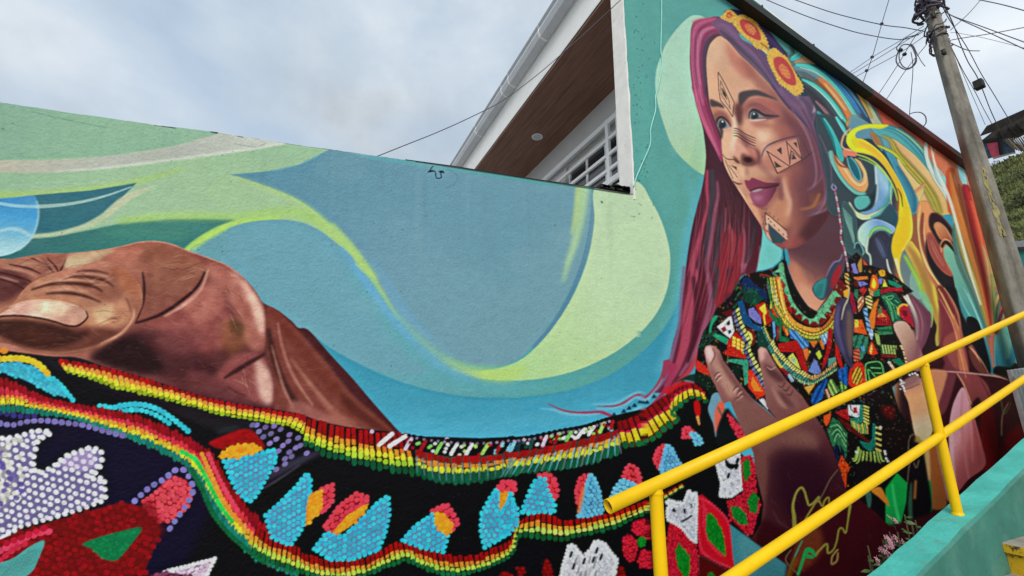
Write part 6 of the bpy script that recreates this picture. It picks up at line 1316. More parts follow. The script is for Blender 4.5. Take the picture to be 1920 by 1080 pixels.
for k in range(40):
    p = qa[int(k / 40. * (len(qa) - 1))]; dot(p[0], p[1] + 1, 4, 3.4, 0, (16, 14, 24)); dot(p[0] + 6, p[1] + 5, 2.6, 2.6, 0, vary((170, 150, 180), .2), .7)
# middle stretch of band under it
M1 = zD([(930, 500), (1000, 520), (1100, 530), (1200, 530), (1300, 522), (1375, 510)]) + zR([(60, 1010), (240, 985), (440, 945), (620, 900), (800, 860), (980, 815), (1160, 770), (1240, 700)])
M2 = zD([(930, 610), (1020, 645), (1100, 655), (1200, 650), (1300, 635), (1375, 615)]) + zS([(0, 330), (200, 290), (400, 265), (600, 250), (800, 225), (950, 190), (1150, 120), (1330, 60)])
band(M1, M2, 11, [(.0, .3, (150, 16, 14), 'q'), (.28, .46, (232, 130, 40), 'q'), (.44, .66, (204, 206, 40), 'd'), (.62, 1.02, (14, 84, 54), 'd')], gap=(24, 60, 50), fillgap=.16, part=CLOTH)
ma, mb = spl(M1, False, 40), spl(M2, False, 40)
for k in range(34):
    t = (k + .5) / 34; i = int(t * (len(ma) - 1)); j = int(t * (len(mb) - 1)); a, b = ma[i], mb[j]
    s0 = .25 if t < .45 else .3; s1 = .92 if t < .45 else 1.0; sk = np.array([0 if t < .5 else 8 * (t - .5), 0])
    S([tuple(a + (b - a) * s0 - sk), tuple(a + (b - a) * s1 + sk * 2)], [3.4, 2.6, 1.4], (96, 130, 130) if t < .5 else (110, 170, 190) if k % 3 else (130, 120, 130), .8, .85)
# right stretch: tall ticks up to the bend
R1 = zR([(1180, 680), (1300, 640), (1440, 560), (1560, 480), (1680, 400), (1780, 330), (1920, 200)]) + zL([(480, 460), (560, 465), (640, 490), (700, 540)])
R2 = zR([(1240, 940), (1360, 960), (1500, 920), (1660, 830), (1800, 720), (1920, 640)]) + zL([(330, 860), (420, 770), (520, 680), (600, 640), (700, 660), (780, 700)])
band(R1, R2, 10.5, [(.0, .34, (130, 10, 22), 'q'), (.3, .46, (190, 24, 60), 'd'), (.44, .62, (240, 176, 50), 'q'), (.58, .82, (206, 176, 30), 'q'), (.8, 1.02, (14, 90, 50), 'd')], gap=(70, 8, 18), fillgap=.3, part=CLOTH)
P(zL([(260, 560), (400, 480), (540, 455), (640, 470), (560, 480), (440, 520), (320, 600)]), (190, 30, 40), 2, .9)
# lower rainbow edge on the left: dense
L1 = zC([(-60, 160), (60, 185), (160, 240), (300, 280), (420, 300), (560, 325), (700, 370), (820, 420), (900, 460), (980, 530), (1040, 640), (1120, 740), (1200, 830), (1260, 900), (1375, 960)])
L2 = zC([(-60, 330), (60, 330), (160, 335), (300, 350), (420, 385), (540, 430), (660, 475), (780, 530), (870, 590), (930, 680), (990, 800), (1060, 890), (1140, 970), (1220, 1030), (1375, 1085)])
band(L1, L2, 9, [(-.02, .36, (140, 14, 28), 'd'), (.28, .5, (206, 48, 62), 'd'), (.44, .64, (236, 132, 52), 'd'), (.58, .78, (206, 190, 46), 'd'), (.74, 1.02, (24, 116, 96), 'd')], gap=(60, 10, 20), skew=-.5, fillgap=.1)
dotline(zC([(0, 378), (60, 385), (120, 370), (200, 365), (300, 375), (380, 385), (480, 412), (590, 440)]), 13, 6, 5.4, LVB); dotline(zC([(0, 330), (100, 345), (180, 340)]), 13, 5.5, 5, (50, 46, 110))
dotline(zC([(840, 510), (900, 545), (940, 610), (980, 690), (1020, 765), (1070, 830)]), 9, 5.4, 4.8, (40, 190, 76)); dotline(zC([(880, 590), (930, 680), (980, 790), (1050, 880), (1140, 960), (1220, 1020)]), 8, 5.5, 5, (14, 92, 54))
dotline(zC([(960, 520), (990, 590), (1040, 690), (1100, 790)]), 9, 5.2, 4.8, (226, 66, 84)); dotline(zC([(930, 520), (970, 610), (1020, 720), (1080, 810), (1110, 830)]), 8.5, 5, 4.6, (240, 140, 50))
# lower edge across the middle
B1 = zC([(1180, 850), (1260, 900), (1375, 945)]) + zD([(420, 980), (560, 1010), (700, 1000), (790, 950), (880, 925), (980, 960), (1080, 985), (1200, 985), (1300, 950), (1375, 905)]) + zS([(150, 830), (200, 750)])
B2 = zC([(1160, 970), (1240, 1020), (1375, 1065)]) + zD([(420, 1072), (560, 1100), (700, 1080), (800, 1040), (890, 1010), (980, 1050), (1080, 1078), (1200, 1065), (1300, 1030), (1375, 985)]) + zS([(180, 1000), (230, 900)])
band(B1, B2, 9.6, [(.0, .42, (146, 14, 14), 'q'), (.38, .62, (236, 128, 44), 'q'), (.58, .82, (166, 200, 66), 'd'), (.8, 1.06, (14, 92, 50), 'd')], gap=(34, 14, 10), fillgap=.3)
B3 = zS([(215, 830), (320, 745), (440, 735), (560, 765), (700, 810), (840, 800), (980, 780), (1120, 750), (1300, 720), (1480, 660), (1640, 590)]) + zW([(700, 330), (880, 230)])
B4 = zS([(170, 990), (300, 1000), (440, 1015), (600, 1035), (760, 1020), (900, 990), (1050, 960), (1200, 920), (1340, 870), (1480, 800), (1640, 730)]) + zW([(700, 390), (900, 260)])
band(B3, B4, 10.5, [(.0, .36, (150, 8, 10), 'q'), (.33, .6, (240, 140, 40), 'q'), (.55, .8, (170, 204, 84), 'd'), (.8, 1.06, (14, 84, 44), 'd')], gap=(34, 8, 8), fillgap=.32)
# ---- left: white hand-shaped motif
beads(zC([(-60, 450), (30, 445), (110, 430), (160, 410), (235, 415), (220, 435), (175, 450), (155, 530), (150, 590), (190, 605), (240, 580), (310, 525), (420, 488), (465, 500), (470, 560), (440, 605), (400, 625), (480, 630), (485, 730), (380, 770), (250, 810), (100, 850), (0, 915), (-60, 930)]), 14,
      WB, (112, 102, 146), .35, rim=(238, 236, 240), r=.31, jit=.08)
P(zC([(270, 560), (330, 520), (420, 500), (440, 570), (360, 600)]), (190, 168, 208), 4, .5); P(zC([(-20, 500), (40, 480), (60, 700), (-20, 760)]), (206, 204, 170), 6, .4)
for k in range(40):
    p = zC([(prng.uniform(-20, 110), prng.uniform(450, 760))])[0]; dot(p[0], p[1], 6, 5, .3, vary((206, 204, 190) if k % 2 else (96, 84, 150), .08), .8)
# red leaf with green heart
beads(zC([(-60, 940), (80, 880), (240, 830), (420, 780), (560, 740), (640, 760), (720, 800), (740, 880), (700, 980), (660, 1080), (-60, 1090)]), 13.5, (132, 12, 20), (104, 7, 15), .3, r=.37, jit=.15)
dotline(zC([(0, 965), (80, 925), (160, 890), (250, 870)]), 14, 7.5, 6, (206, 56, 84)); dotline(zC([(30, 930), (120, 895), (230, 850)]), 15, 7, 6, (176, 26, 50)); dotline(zC([(0, 1010), (60, 960), (120, 930)]), 14, 7, 6, (196, 40, 66))
P(zC([(380, 935), (450, 905), (540, 880), (655, 857), (610, 930), (560, 990), (530, 1012), (470, 1000), (430, 960)]), (14, 104, 62), 1.5); beads(zC([(400, 935), (540, 885), (640, 862), (560, 985), (470, 995)]), 7, (18, 116, 66), None, .4, r=.45, va=.06)
P(zC([(-40, 1040), (60, 1000), (140, 945), (205, 920), (180, 1000), (140, 1070), (60, 1100), (-40, 1100)]), (80, 150, 146), 1.5)
for k in range(14):
    S(zC([(-20 + k * 14, 1040 - k * 6), (20 + k * 12, 1090 - k * 6)]), 1.6, (60, 128, 128), 1, .7)
beads(zC([(650, 740), (720, 690), (760, 640), (800, 618), (860, 640), (885, 690), (870, 760), (820, 810), (740, 840), (690, 800)]), 9, (222, 70, 84), (156, 18, 34), .4, r=.47)
P(zC([(640, 760), (700, 740), (740, 830), (760, 880), (700, 900), (640, 840)]), (110, 8, 18), 8, .7)
dotline(zC([(620, 735), (690, 672), (760, 632), (800, 596), (850, 594), (875, 640), (890, 680), (870, 730), (840, 780), (800, 835), (765, 890)]), 16, 6, 5.6, (120, 108, 170))
beads(zC([(700, 1085), (780, 1055), (880, 1030), (990, 1000), (960, 1060), (940, 1100), (700, 1110)]), 8, (206, 180, 200), (140, 110, 130), -.3, rim=(236, 232, 236))
beads(zC([(660, 1080), (740, 1060), (880, 1080), (880, 1120), (660, 1120)]), 10, (120, 60, 90), (60, 20, 40), -.3)
# ---- middle petals
def petal(z, body, red=None, org=None, sp=10.4, ang=-.5, cb=(48, 180, 206), bb=(84, 132, 168)):
    if red is not None:
        beads(z(red), sp, (214, 58, 72), (140, 16, 28), ang, r=.42, rim=(214, 60, 76))
    beads(z(body), sp, cb, bb, ang, r=.35 if sp > 10 else .43, rim=cb, jit=.06)
    if org is not None:
        beads(z(org), sp * .75, (240, 150, 36), (226, 130, 30), ang, r=.5)
P(zD([(-20, 470), (60, 430), (140, 405), (190, 420), (240, 490), (180, 480), (60, 500)]), (150, 14, 20), 2)
petal(zD, [(48, 550), (120, 535), (200, 520), (290, 495), (285, 555), (245, 630), (195, 715), (165, 740), (110, 690), (75, 620)], None, [(20, 535), (60, 490), (120, 468), (190, 475), (235, 500), (180, 520), (90, 540)])
beads(zD([(-10, 470), (60, 440), (150, 408), (200, 440), (220, 480), (120, 462), (30, 500)]), 8, (146, 12, 18), None, 0.3)
dots_l = [(200, 385), (240, 395), (280, 390), (210, 415), (265, 425), (310, 405), (350, 430), (230, 440), (290, 450), (345, 460), (390, 445), (260, 470), (320, 480), (380, 490), (300, 505), (350, 510), (400, 480), (330, 540), (360, 530), (430, 515), (290, 590), (330, 565), (180, 385)]
for x, y in dots_l:
    dot(*zD([(x, y)])[0], 6, 4.4, -.6, vary((112, 100, 150), .12))
petal(zD, [(240, 800), (310, 740), (380, 670), (430, 605), (448, 640), (445, 730), (430, 800), (405, 870), (355, 940), (270, 905)], [(500, 680), (550, 660), (545, 740), (500, 790), (480, 720)], [(430, 760), (450, 700), (495, 685), (500, 780), (460, 820), (425, 855)])
petal(zD, [(465, 955), (520, 880), (600, 900), (700, 800), (760, 740), (805, 710), (810, 800), (790, 890), (760, 960), (640, 1005), (540, 1005)], [(515, 850), (580, 760), (660, 700), (715, 720), (680, 770), (600, 830), (550, 890)], [(550, 880), (610, 810), (680, 760), (720, 745), (690, 800), (620, 860), (570, 895)])
petal(zD, [(870, 915), (930, 850), (1010, 795), (1030, 850), (1080, 895), (1060, 970), (960, 950)], [(1010, 780), (1075, 750), (1125, 830), (1100, 870), (1050, 820)], [(1015, 790), (1060, 790), (1110, 850), (1080, 895), (1030, 860)])
petal(zD, [(1235, 790), (1280, 710), (1310, 680), (1330, 780), (1370, 740), (1400, 760), (1400, 840), (1370, 880), (1250, 950), (1230, 880)], [(1320, 670), (1340, 645), (1385, 655), (1390, 690), (1350, 720)], [(1320, 690), (1360, 690), (1345, 780), (1320, 780)], ang=1.0)
petal(zS, [(0, 1000), (-20, 760), (60, 600), (90, 490), (110, 500), (135, 600), (130, 760), (100, 850), (40, 960)], [(-30, 440), (20, 380), (110, 400), (90, 470), (20, 480)], [(-10, 560), (40, 480), (80, 500), (50, 620), (0, 690)], ang=1.0)
petal(zS, [(230, 720), (290, 560), (370, 380), (440, 330), (490, 350), (510, 450), (560, 560), (605, 640), (590, 735), (440, 715), (320, 740)], [(430, 310), (530, 290), (600, 360), (630, 480), (610, 580), (550, 520), (490, 400)], ang=.2)
petal(zS, [(870, 765), (900, 640), (950, 440), (1000, 290), (1050, 350), (1100, 480), (1140, 720), (1050, 745), (940, 765)], [(840, 480), (870, 380), (920, 310), (1000, 300), (960, 420), (900, 560), (860, 640)], sp=8.4, ang=.9, cb=(92, 166, 200), bb=(56, 104, 140))
S(zS([(930, 440), (900, 580), (870, 730)]), [5, 8, 6], (222, 110, 60), 2, .8)
petal(zS, [(1240, 550), (1280, 450), (1360, 350), (1450, 390), (1510, 410), (1480, 460), (1360, 520)], [(1370, 320), (1420, 200), (1460, 185), (1530, 240), (1570, 360), (1540, 410), (1440, 380)], sp=8.4, ang=.3, cb=(100, 170, 204), bb=(56, 104, 140))
petal(zS, [(1790, 240), (1820, 120), (1850, -10), (1870, -40), (1930, 20), (1980, 130), (2040, 220), (1990, 260), (1900, 300), (1820, 300)], [(1720, 120), (1760, 10), (1840, -40), (1800, 120), (1770, 230)], ang=.9, cb=(96, 164, 200), bb=(56, 104, 144), sp=7.5)
petal(zL, [(600, 1080), (560, 1030), (630, 1040), (680, 1090), (700, 1150), (620, 1160)], [(480, 1080), (490, 980), (540, 960), (620, 1040), (560, 1080)], ang=.5, cb=(100, 170, 200), bb=(56, 104, 140), sp=7)
P(zL([(610, 690), (650, 670), (680, 720), (680, 830), (650, 850), (620, 800)]), (170, 16, 16), 1.2); S(zL([(650, 850), (670, 940)]), [6, 3], (220, 140, 70), 1.4)
# red smears at the very bottom and white ghost motif
for pts in ([(620, 960), (640, 740), (680, 690), (720, 740), (770, 960)], [(240, 960), (250, 840), (300, 820), (350, 900), (340, 960)], [(1700, 960), (1720, 840), (1780, 800), (1860, 900), (1880, 960)], [(-40, 960), (0, 900), (100, 890), (160, 960)]):
    beads(zT(pts + [(pts[-1][0], 1100), (pts[0][0], 1100)]), 7, (120, 8, 10), (80, 4, 6), .2, va=.2)
beads(zT([(900, 960), (920, 820), (980, 640), (1010, 510), (1060, 495), (1110, 520), (1160, 600), (1220, 680), (1260, 720), (1270, 620), (1350, 560), (1400, 450), (1470, 440), (1550, 480), (1640, 610), (1740, 720), (1700, 870), (1680, 980), (1600, 1150), (950, 1150)]), 7, (206, 204, 210), (176, 174, 184), .9, rim=(222, 218, 226), r=.48)
for x, y in [(1050, 640), (1090, 820), (1245, 740), (1435, 580), (1500, 680), (1385, 720)]:
    S(zT([(x - 14, y + 40), (x + 14, y - 40)]), 4.4, (14, 10, 12), .8)
for x, y in [(1120, 740), (1160, 880), (1330, 720), (1420, 720), (1400, 800), (1190, 950), (1270, 930), (1420, 930)]:
    S(zT([(x - 12, y + 46), (x + 12, y - 46)]), 3.4, (120, 120, 120), 1.2, .7)
# ---- right lower bead figures (zW)
def redbeads(pts, sp=6.2, c=(196, 30, 50), b=(140, 12, 26), ang=.8):
    beads(zW(pts), sp, c, b, ang, r=.42, va=.12)
def green(pts):
    beads(zW(pts), 5.4, (14, 122, 32), (8, 96, 24), .8, r=.44, va=.1, soft=.6)
for pts in ([(410, 620), (450, 570), (540, 550), (560, 680), (510, 720), (440, 690)], [(330, 740), (380, 690), (450, 740), (470, 830), (450, 940), (390, 960), (340, 880)], [(470, 920), (500, 840), (580, 850), (620, 960), (580, 1020), (490, 1000)], [(540, 640), (570, 640), (600, 780), (560, 760)]):
    redbeads(pts)
green([(465, 750), (500, 715), (545, 740), (545, 800), (500, 825), (475, 800)])
redbeads([(740, 780), (760, 600), (820, 590), (1000, 760), (1030, 900), (1020, 1200), (740, 1200)])
green([(820, 860), (850, 770), (890, 830), (950, 910), (950, 1000), (940, 1100), (900, 1100), (840, 1000)])
P(zW([(1020, 360), (1060, 330), (1180, 430), (1300, 560), (1340, 720), (1370, 920), (1370, 1010), (1290, 1010), (1040, 880), (1020, 700)]), (190, 20, 36), 1, smooth=False)
for pts in ([(1040, 360), (1150, 420), (1290, 560), (1330, 740), (1350, 940)], [(1050, 440), (1100, 470), (1090, 640), (1130, 780), (1250, 900)], [(1035, 460), (1035, 650), (1060, 840), (1180, 940), (1320, 1000)], [(1060, 370), (1080, 450), (1070, 640)]):
    dotline(zW(pts), 6.4, 3, 2.6, (206, 44, 66))
green([(1105, 560), (1120, 500), (1180, 540), (1250, 670), (1275, 790), (1285, 900), (1220, 850), (1140, 770), (1100, 680)])
P(zW([(1040, 900), (1180, 970), (1300, 1030), (1260, 1080), (1240, 1200), (1030, 1200), (1035, 960)]), (84, 6, 16), 1, smooth=False)
for pts in ([(1040, 895), (1180, 965), (1300, 1030)], [(1035, 900), (1035, 1080)]):
    S(zW(pts), 1.6, (150, 60, 60), .8, .8)
green([(1115, 1060), (1160, 1050), (1180, 1080), (1180, 1160), (1110, 1160)])
beads(zW([(735, 400), (760, 380), (810, 400), (890, 410), (910, 370), (940, 290), (975, 330), (1000, 310), (1012, 330), (1010, 560), (1005, 770), (960, 740), (880, 640), (820, 600), (745, 560), (740, 470), (760, 430)]), 5.6, (198, 196, 204), (150, 148, 160), .7, rim=(214, 212, 220), r=.48)
P(zW([(785, 470), (810, 455), (830, 485), (800, 500)]), (26, 24, 28), .8, smooth=False); P(zW([(890, 470), (915, 455), (915, 510), (895, 505)]), (20, 18, 22), .8, smooth=False); S(zW([(870, 580), (920, 560), (970, 525)]), 3.4, (30, 26, 30), .8); S(zW([(965, 420), (970, 450)]), 3, (60, 66, 90), .8)
# skull block near the wrist
beads(zV([(505, 640), (545, 570), (590, 560), (600, 690), (608, 740), (560, 770), (520, 770), (525, 720)]), 5.4, (204, 202, 210), (150, 148, 160), .7, rim=(216, 214, 220), r=.48)
P(zV([(540, 620), (555, 640), (575, 645), (590, 640), (570, 665), (545, 655)]), (16, 14, 18), .8); 
for x, y, w in [(578, 598, 6), (588, 632, 6), (585, 655, 6), (553, 690, 5)]:
    S(zV([(x - 3, y + 8), (x + 4, y - 8)]), w, (18, 16, 20), .8)
beads(zV([(600, 620), (640, 610), (660, 660), (660, 760), (680, 800), (650, 900), (630, 930), (560, 860), (545, 790), (610, 760), (605, 690)]), 5.6, (196, 34, 54), (120, 10, 22), .8, r=.42)
beads(zV([(610, 640), (630, 620), (640, 680), (620, 720), (610, 680)]), 5, (16, 116, 40), (10, 90, 30), .8); beads(zV([(625, 790), (650, 750), (670, 780), (660, 840), (640, 830)]), 5, (16, 116, 40), (10, 90, 30), .8); beads(zV([(562, 810), (590, 810), (620, 840), (630, 880), (600, 880), (570, 850)]), 5, (16, 116, 40), (10, 90, 30), .8)
# blue-grey fold with salmon feather right of the band bend
P(zL([(820, 600), (880, 580), (920, 650), (960, 740), (940, 880), (860, 1080), (830, 940), (770, 780), (790, 680)]), (104, 142, 160), 1.5, part=CLOTH)
P(zL([(900, 680), (950, 700), (950, 800), (900, 930), (870, 1040), (840, 940), (850, 780)]), (214, 92, 70), 2, part=CLOTH); S(zL([(880, 740), (930, 840), (960, 760)]), [3, 4, 3], (60, 84, 70), 1.4, .8)
P(zL([(900, 900), (980, 760), (1040, 820), (1200, 1040), (1200, 1180), (900, 1180), (860, 1060)]), (20, 22, 24), 2, part=CLOTH)
beads(zL([(980, 800), (1020, 820), (1100, 920), (1200, 1060), (1260, 1160), (1200, 1180), (1060, 1020), (1000, 900)]), 5.4, (206, 50, 70), (130, 14, 30), .8)
# teal floor corner bottom
P(zV([(560, 880), (640, 940), (740, 1010), (840, 1080), (900, 1200), (600, 1200), (570, 1000)]), (62, 128, 138), 1.4, smooth=False); P(zV([(600, 920), (680, 980), (660, 1060), (600, 1040)]), (84, 150, 158), 10, .6)
# ---- right open hand and forearm
P([(1480, 1040), (1600, 1000), (1690, 980), (1760, 960), (1960, 900), (1970, 1270), (1440, 1270)], (58, 20, 26), 4, part=SWIRL, smooth=False)
HAND = zL([(725, 110), (740, 60), (790, 45), (850, 60), (900, 110), (940, 220), (1010, 310), (1100, 440), (1190, 560), (1300, 680), (1450, 800), (1560, 900)]) + zV([(700, 420), (690, 330), (670, 230), (668, 200), (680, 188), (700, 195), (730, 250), (780, 320), (840, 380), (880, 440), (930, 520), (960, 590), (985, 660), (1010, 740), (1120, 830), (1230, 930), (1150, 1000), (1060, 1090), (850, 1090), (740, 1010), (640, 940), (680, 880), (690, 800), (660, 680), (650, 600), (600, 500), (560, 400)]) + zL([(940, 700), (850, 500), (790, 380), (750, 240)])
P(HAND, soft=1, part=PALM, mk='ha', smooth=False, grad=((1330, 650), (1560, 960), [(150, 104, 96), (134, 88, 82), (112, 68, 66), (74, 36, 42), (58, 24, 30)]))
def HP(z, pts, c, s=8, a=.85):
    P(z(pts), c, s, a, clip='ha')
def HS(z, pts, w, c, s=2.4, a=.85):
    S(z(pts), w, c, s, a, clip='ha')
HP(zL, [(740, 80), (800, 60), (840, 160), (800, 250), (760, 200)], (214, 174, 170), 4); HP(zL, [(790, 240), (860, 200), (960, 340), (1060, 460), (1140, 560), (1000, 640), (880, 480), (820, 380)], (164, 122, 108), 8); HP(zL, [(900, 120), (1000, 310), (1190, 560), (1300, 700), (1180, 640), (1020, 440), (920, 260)], (96, 58, 58), 6)
HP(zL, [(790, 260), (840, 330), (930, 520), (1000, 660), (960, 740), (860, 520), (800, 400)], (124, 78, 76), 6, .8); HS(zL, [(820, 80), (845, 160), (800, 260)], [2, 3, 2], (104, 62, 60), 1.6, .8)
for x, y in [(870, 360), (890, 400), (1080, 520), (1120, 560), (1130, 610), (1090, 640)]:
    HS(zL, [(x - 30, y + 40), (x, y), (x + 30, y - 10)], [1.5, 3, 1.5], (90, 54, 54), 1.6, .8); HS(zL, [(x - 20, y + 60), (x + 10, y + 20), (x + 35, y + 8)], [1.5, 3, 1.5], (196, 156, 144), 1.8, .65)
HP(zL, [(1000, 680), (1150, 640), (1350, 780), (1560, 920), (1400, 1000), (1200, 1000), (1080, 860)], (118, 78, 72), 10)
HP(zV, [(640, 520), (760, 490), (860, 520), (900, 590), (760, 580), (690, 620)], (110, 70, 64), 10); HP(zV, [(780, 540), (880, 520), (900, 570), (820, 590)], (122, 80, 70), 14, .6)
HP(zV, [(720, 620), (800, 590), (900, 600), (960, 660), (940, 800), (840, 860), (740, 800)], (46, 20, 32), 26, .9); HP(zV, [(640, 600), (700, 620), (700, 760), (680, 900), (650, 940), (680, 820)], (106, 64, 58), 7, .8)
HP(zV, [(860, 820), (1000, 760), (1120, 830), (1220, 930), (1100, 1060), (900, 1090), (800, 1000)], (62, 20, 26), 14, .85); HP(zV, [(680, 860), (760, 900), (860, 960), (760, 1000), (660, 950)], (52, 16, 22), 8, .8); HP(zV, [(840, 900), (900, 880), (920, 980), (840, 1060), (800, 1020)], (120, 62, 34), 10, .7)
# second finger
HP(zL, [(1330, 120), (1350, 70), (1390, 70), (1440, 130), (1400, 200), (1360, 230)], (190, 150, 140), 4); HP(zL, [(1400, 130), (1460, 130), (1520, 230), (1500, 310), (1430, 240)], (140, 96, 92), 5); HP(zL, [(1370, 240), (1440, 300), (1560, 480), (1720, 640), (1800, 760), (1640, 720), (1480, 500)], (136, 92, 86), 8)
HP(zL, [(1400, 260), (1520, 320), (1640, 440), (1560, 460), (1450, 380)], (78, 46, 48), 6); HP(zL, [(1540, 560), (1640, 600), (1760, 760), (1620, 700)], (86, 50, 50), 6, .8); HP(zL, [(1480, 500), (1580, 640), (1660, 760), (1560, 700)], (164, 120, 106), 5, .7)
for x, y in [(1600, 480), (1650, 520), (1690, 570)]:
    HS(zL, [(x - 40, y + 20), (x, y + 40), (x + 40, y - 20)], [1.5, 3, 1.5], (76, 44, 46), 1.8, .8)
HS(zL, [(1430, 290), (1480, 320), (1530, 290)], [1.5, 2.4, 1.5], (190, 146, 140), 1.4, .7)
for k in range(160):
    x, y = prng.uniform(1330, 1660), prng.uniform(650, 1080); a = prng.uniform(.5, 1.4); L = prng.uniform(5, 18)
    S([(x, y), (x + L * math.cos(a), y + L * math.sin(a))], prng.uniform(.8, 1.8), (170, 120, 110) if k % 2 else (40, 16, 22), 1.2, .12, clip='ha')
tone('ha', 1.15, 96, 1.06, .95)
# spray-can signature, loose loops of olive and green line
OL = (138, 128, 52)
S(zU([(530, 620), (525, 520), (515, 420), (545, 310), (590, 262), (620, 300), (640, 370), (660, 420), (700, 400), (750, 345), (745, 395)]), [8, 7, 5, 4, 4, 4, 4, 4, 4, 3, 2], OL, .8); S(zU([(745, 395), (800, 290), (850, 190), (920, 100)]), [2.4, 2.4, 2.4, 2], (110, 90, 66), .9, .8)
S(zU([(620, 560), (680, 460), (740, 380), (780, 430), (800, 380), (835, 350), (840, 400)]), [3, 3, 3, 3, 3, 3, 2], OL, .8)
S(zU([(1030, 420), (1010, 560), (990, 670), (960, 630), (930, 640), (910, 740), (880, 820), (830, 850), (820, 770), (760, 820), (720, 870)]), [6, 3, 3, 3, 3, 3, 3, 4, 4, 4, 4], OL, .8)
S(zU([(920, 820), (870, 880), (865, 950), (910, 920), (920, 850)]), 3.4, (150, 120, 70), .8)
S(zU([(720, 880), (680, 830), (640, 830), (610, 900), (560, 1050)]), [5, 8, 9, 6, 5], (30, 150, 76), .9); S(zU([(640, 880), (700, 890)]), [8, 4], (30, 150, 76), .9)
S(zU([(600, 740), (560, 820), (500, 960), (470, 1060)]), [2, 2.6, 2.6, 2], (50, 150, 120), .9); S(zU([(500, 820), (450, 920), (560, 1040)]), [1.6, 2, 2], (150, 140, 90), 1, .7)
S(zU([(540, 900), (500, 1000), (470, 1070)]), [10, 12, 10], (120, 70, 20), 2.5, .8); S(zU([(340, 480), (400, 580), (500, 640)]), [2, 2, 1], (92, 56, 56), 2, .7)
# ---- wear of the wall itself: chips on the top edge, the plastered-over tie, stains, brush grain
for pts, w in (([(290, 234), (330, 240)], 3), ([(396, 246), (408, 249)], 5), ([(444, 254), (456, 257)], 3), ([(470, 257), (486, 260)], 3), ([(520, 266), (640, 283)], 1.6), ([(780, 303), (1000, 337), (1186, 366)], 2.4)):
    S(pts, w, (58, 58, 60), .8, .85)
S([(812, 312), (806, 322), (816, 322), (819, 334), (828, 333), (826, 322), (832, 322)], 2.2, (34, 40, 44), .6, .9, ); S([(803, 323), (812, 320)], 3, (30, 34, 38), .6); S([(824, 322), (833, 324)], 3, (30, 34, 38), .6)
for k in range(150):
    x, y = prng.uniform(0, 1180), prng.uniform(230, 700); dot(x, y, prng.uniform(.7, 2.2), prng.uniform(.6, 1.2), prng.uniform(0, 3), vary((60, 96, 104), .3), prng.uniform(.2, .6))
for k in range(70):
    x, y = 1188 + abs(prng.normal(0, 18)), prng.uniform(0, 420); dot(x, y, prng.uniform(.7, 2.4), prng.uniform(.6, 1.4), prng.uniform(0, 3), (34, 92, 88), prng.uniform(.2, .7))
S([(1128, 378), (1130, 381)], 3, (70, 80, 70), .8, .8)
for pts in ([(840, 318), (858, 330), (852, 346), (836, 352)], [(60, 210), (120, 224), (200, 240)], [(440, 270), (480, 276), (500, 268)]):
    S(pts, 1.2, (70, 100, 100), .8, .4)
for k in range(46):          # faint drips and faded patches
    x = prng.uniform(-50, 1180); y = 170 + .145 * max(x, 0) + prng.uniform(10, 60); L_ = prng.uniform(40, 190)
    S([(x, y), (x + prng.uniform(-3, 3), y + L_ * .5), (x + prng.uniform(-5, 5), y + L_)], [3, 5, 1], (66, 92, 96) if k % 3 else (206, 216, 206), 4, prng.uniform(.02, .07))
for k in range(26):
    x, y = prng.uniform(0, 1250), prng.uniform(240, 760); r_ = prng.uniform(16, 60)
    P([(x + r_ * math.cos(a) * prng.uniform(.6, 1.3), y + r_ * .6 * math.sin(a) * prng.uniform(.6, 1.3)) for a in np.linspace(0, 6.28, 9)[:-1]], (120, 140, 140) if k % 2 else (196, 206, 196), 10, prng.uniform(.03, .07))
# brush grain: soft streak noise over the whole wall
g = prng.rand(CH // 4 + 2, CW // 4 + 2).astype(np.float32)
g = np.kron(boxblur(g, 1), np.ones((4, 4), np.float32))[:CH, :CW]; g = boxblur(g, 2)
g2 = boxblur(prng.rand(CH, CW).astype(np.float32), 1)
gx = prng.rand(CH // 2 + 1, CW // 24 + 2).astype(np.float32); gx = np.kron(gx, np.ones((2, 24), np.float32))[:CH, :CW]; gx = boxblur(gx, 3)
def unsharp(r, k):
    for c in range(3):
        p_ = CAN[..., c]; CAN[..., c] = p_ + k * (p_ - boxblur(boxblur(p_, r), r))
unsharp(2, .28); unsharp(12, .16)
CAN *= (1 + .07 * (g - .5) + .10 * (g2 - .5) + .03 * (gx - .5))[..., None]
mb_ = (PID == BACK)[..., None]; lb_ = (CAN @ np.array([.3, .59, .11], np.float32))[..., None]; CAN[:] = np.where(mb_, lb_ + (CAN - lb_) * .97 - 3, CAN)
lum = CAN @ np.array([.3, .59, .11], np.float32)
CAN[:] = np.clip(CAN, 0, 255)
# ------------------------------------------------------------------ materials
M = {}
M['concrete'] = mat('concrete', (.23, .22, .2), .9, .25, 5, .5, 60, wear=(.1, .1, .09), wscale=4)
M['soil'] = mat('soil', (.05, .04, .03), 1, .4, 9, .6, 30)
M['plaster'] = mat('white_plaster', (.85, .82, .77), .85, .08, 7, .4, 55, wear=(.5, .46, .4), wscale=9, wpos=(.6, .75))
M['facade'] = mat('wall_paint_with_eave_shade', (.60, .60, .60), .7, .05, 3, .15, 50)  # wall colour greyed: the shade under the eave is painted in
M['housewhite'] = mat('white_wall_paint', (.88, .87, .84), .7, .04, 3, .15, 50)
M['gutter'] = mat('white_gutter', (.62, .645, .68), .35, .05, 4, 0, spec=.5)
M['woodsof'] = mat('brown_soffit', (.215, .112, .076), .55, .3, 3, .12, 30, stretch=(14, .6, 14), spec=.25)
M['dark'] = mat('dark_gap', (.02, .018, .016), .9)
M['whitebar'] = mat('white_bar_paint', (.90, .90, .89), .4, .04, 8)
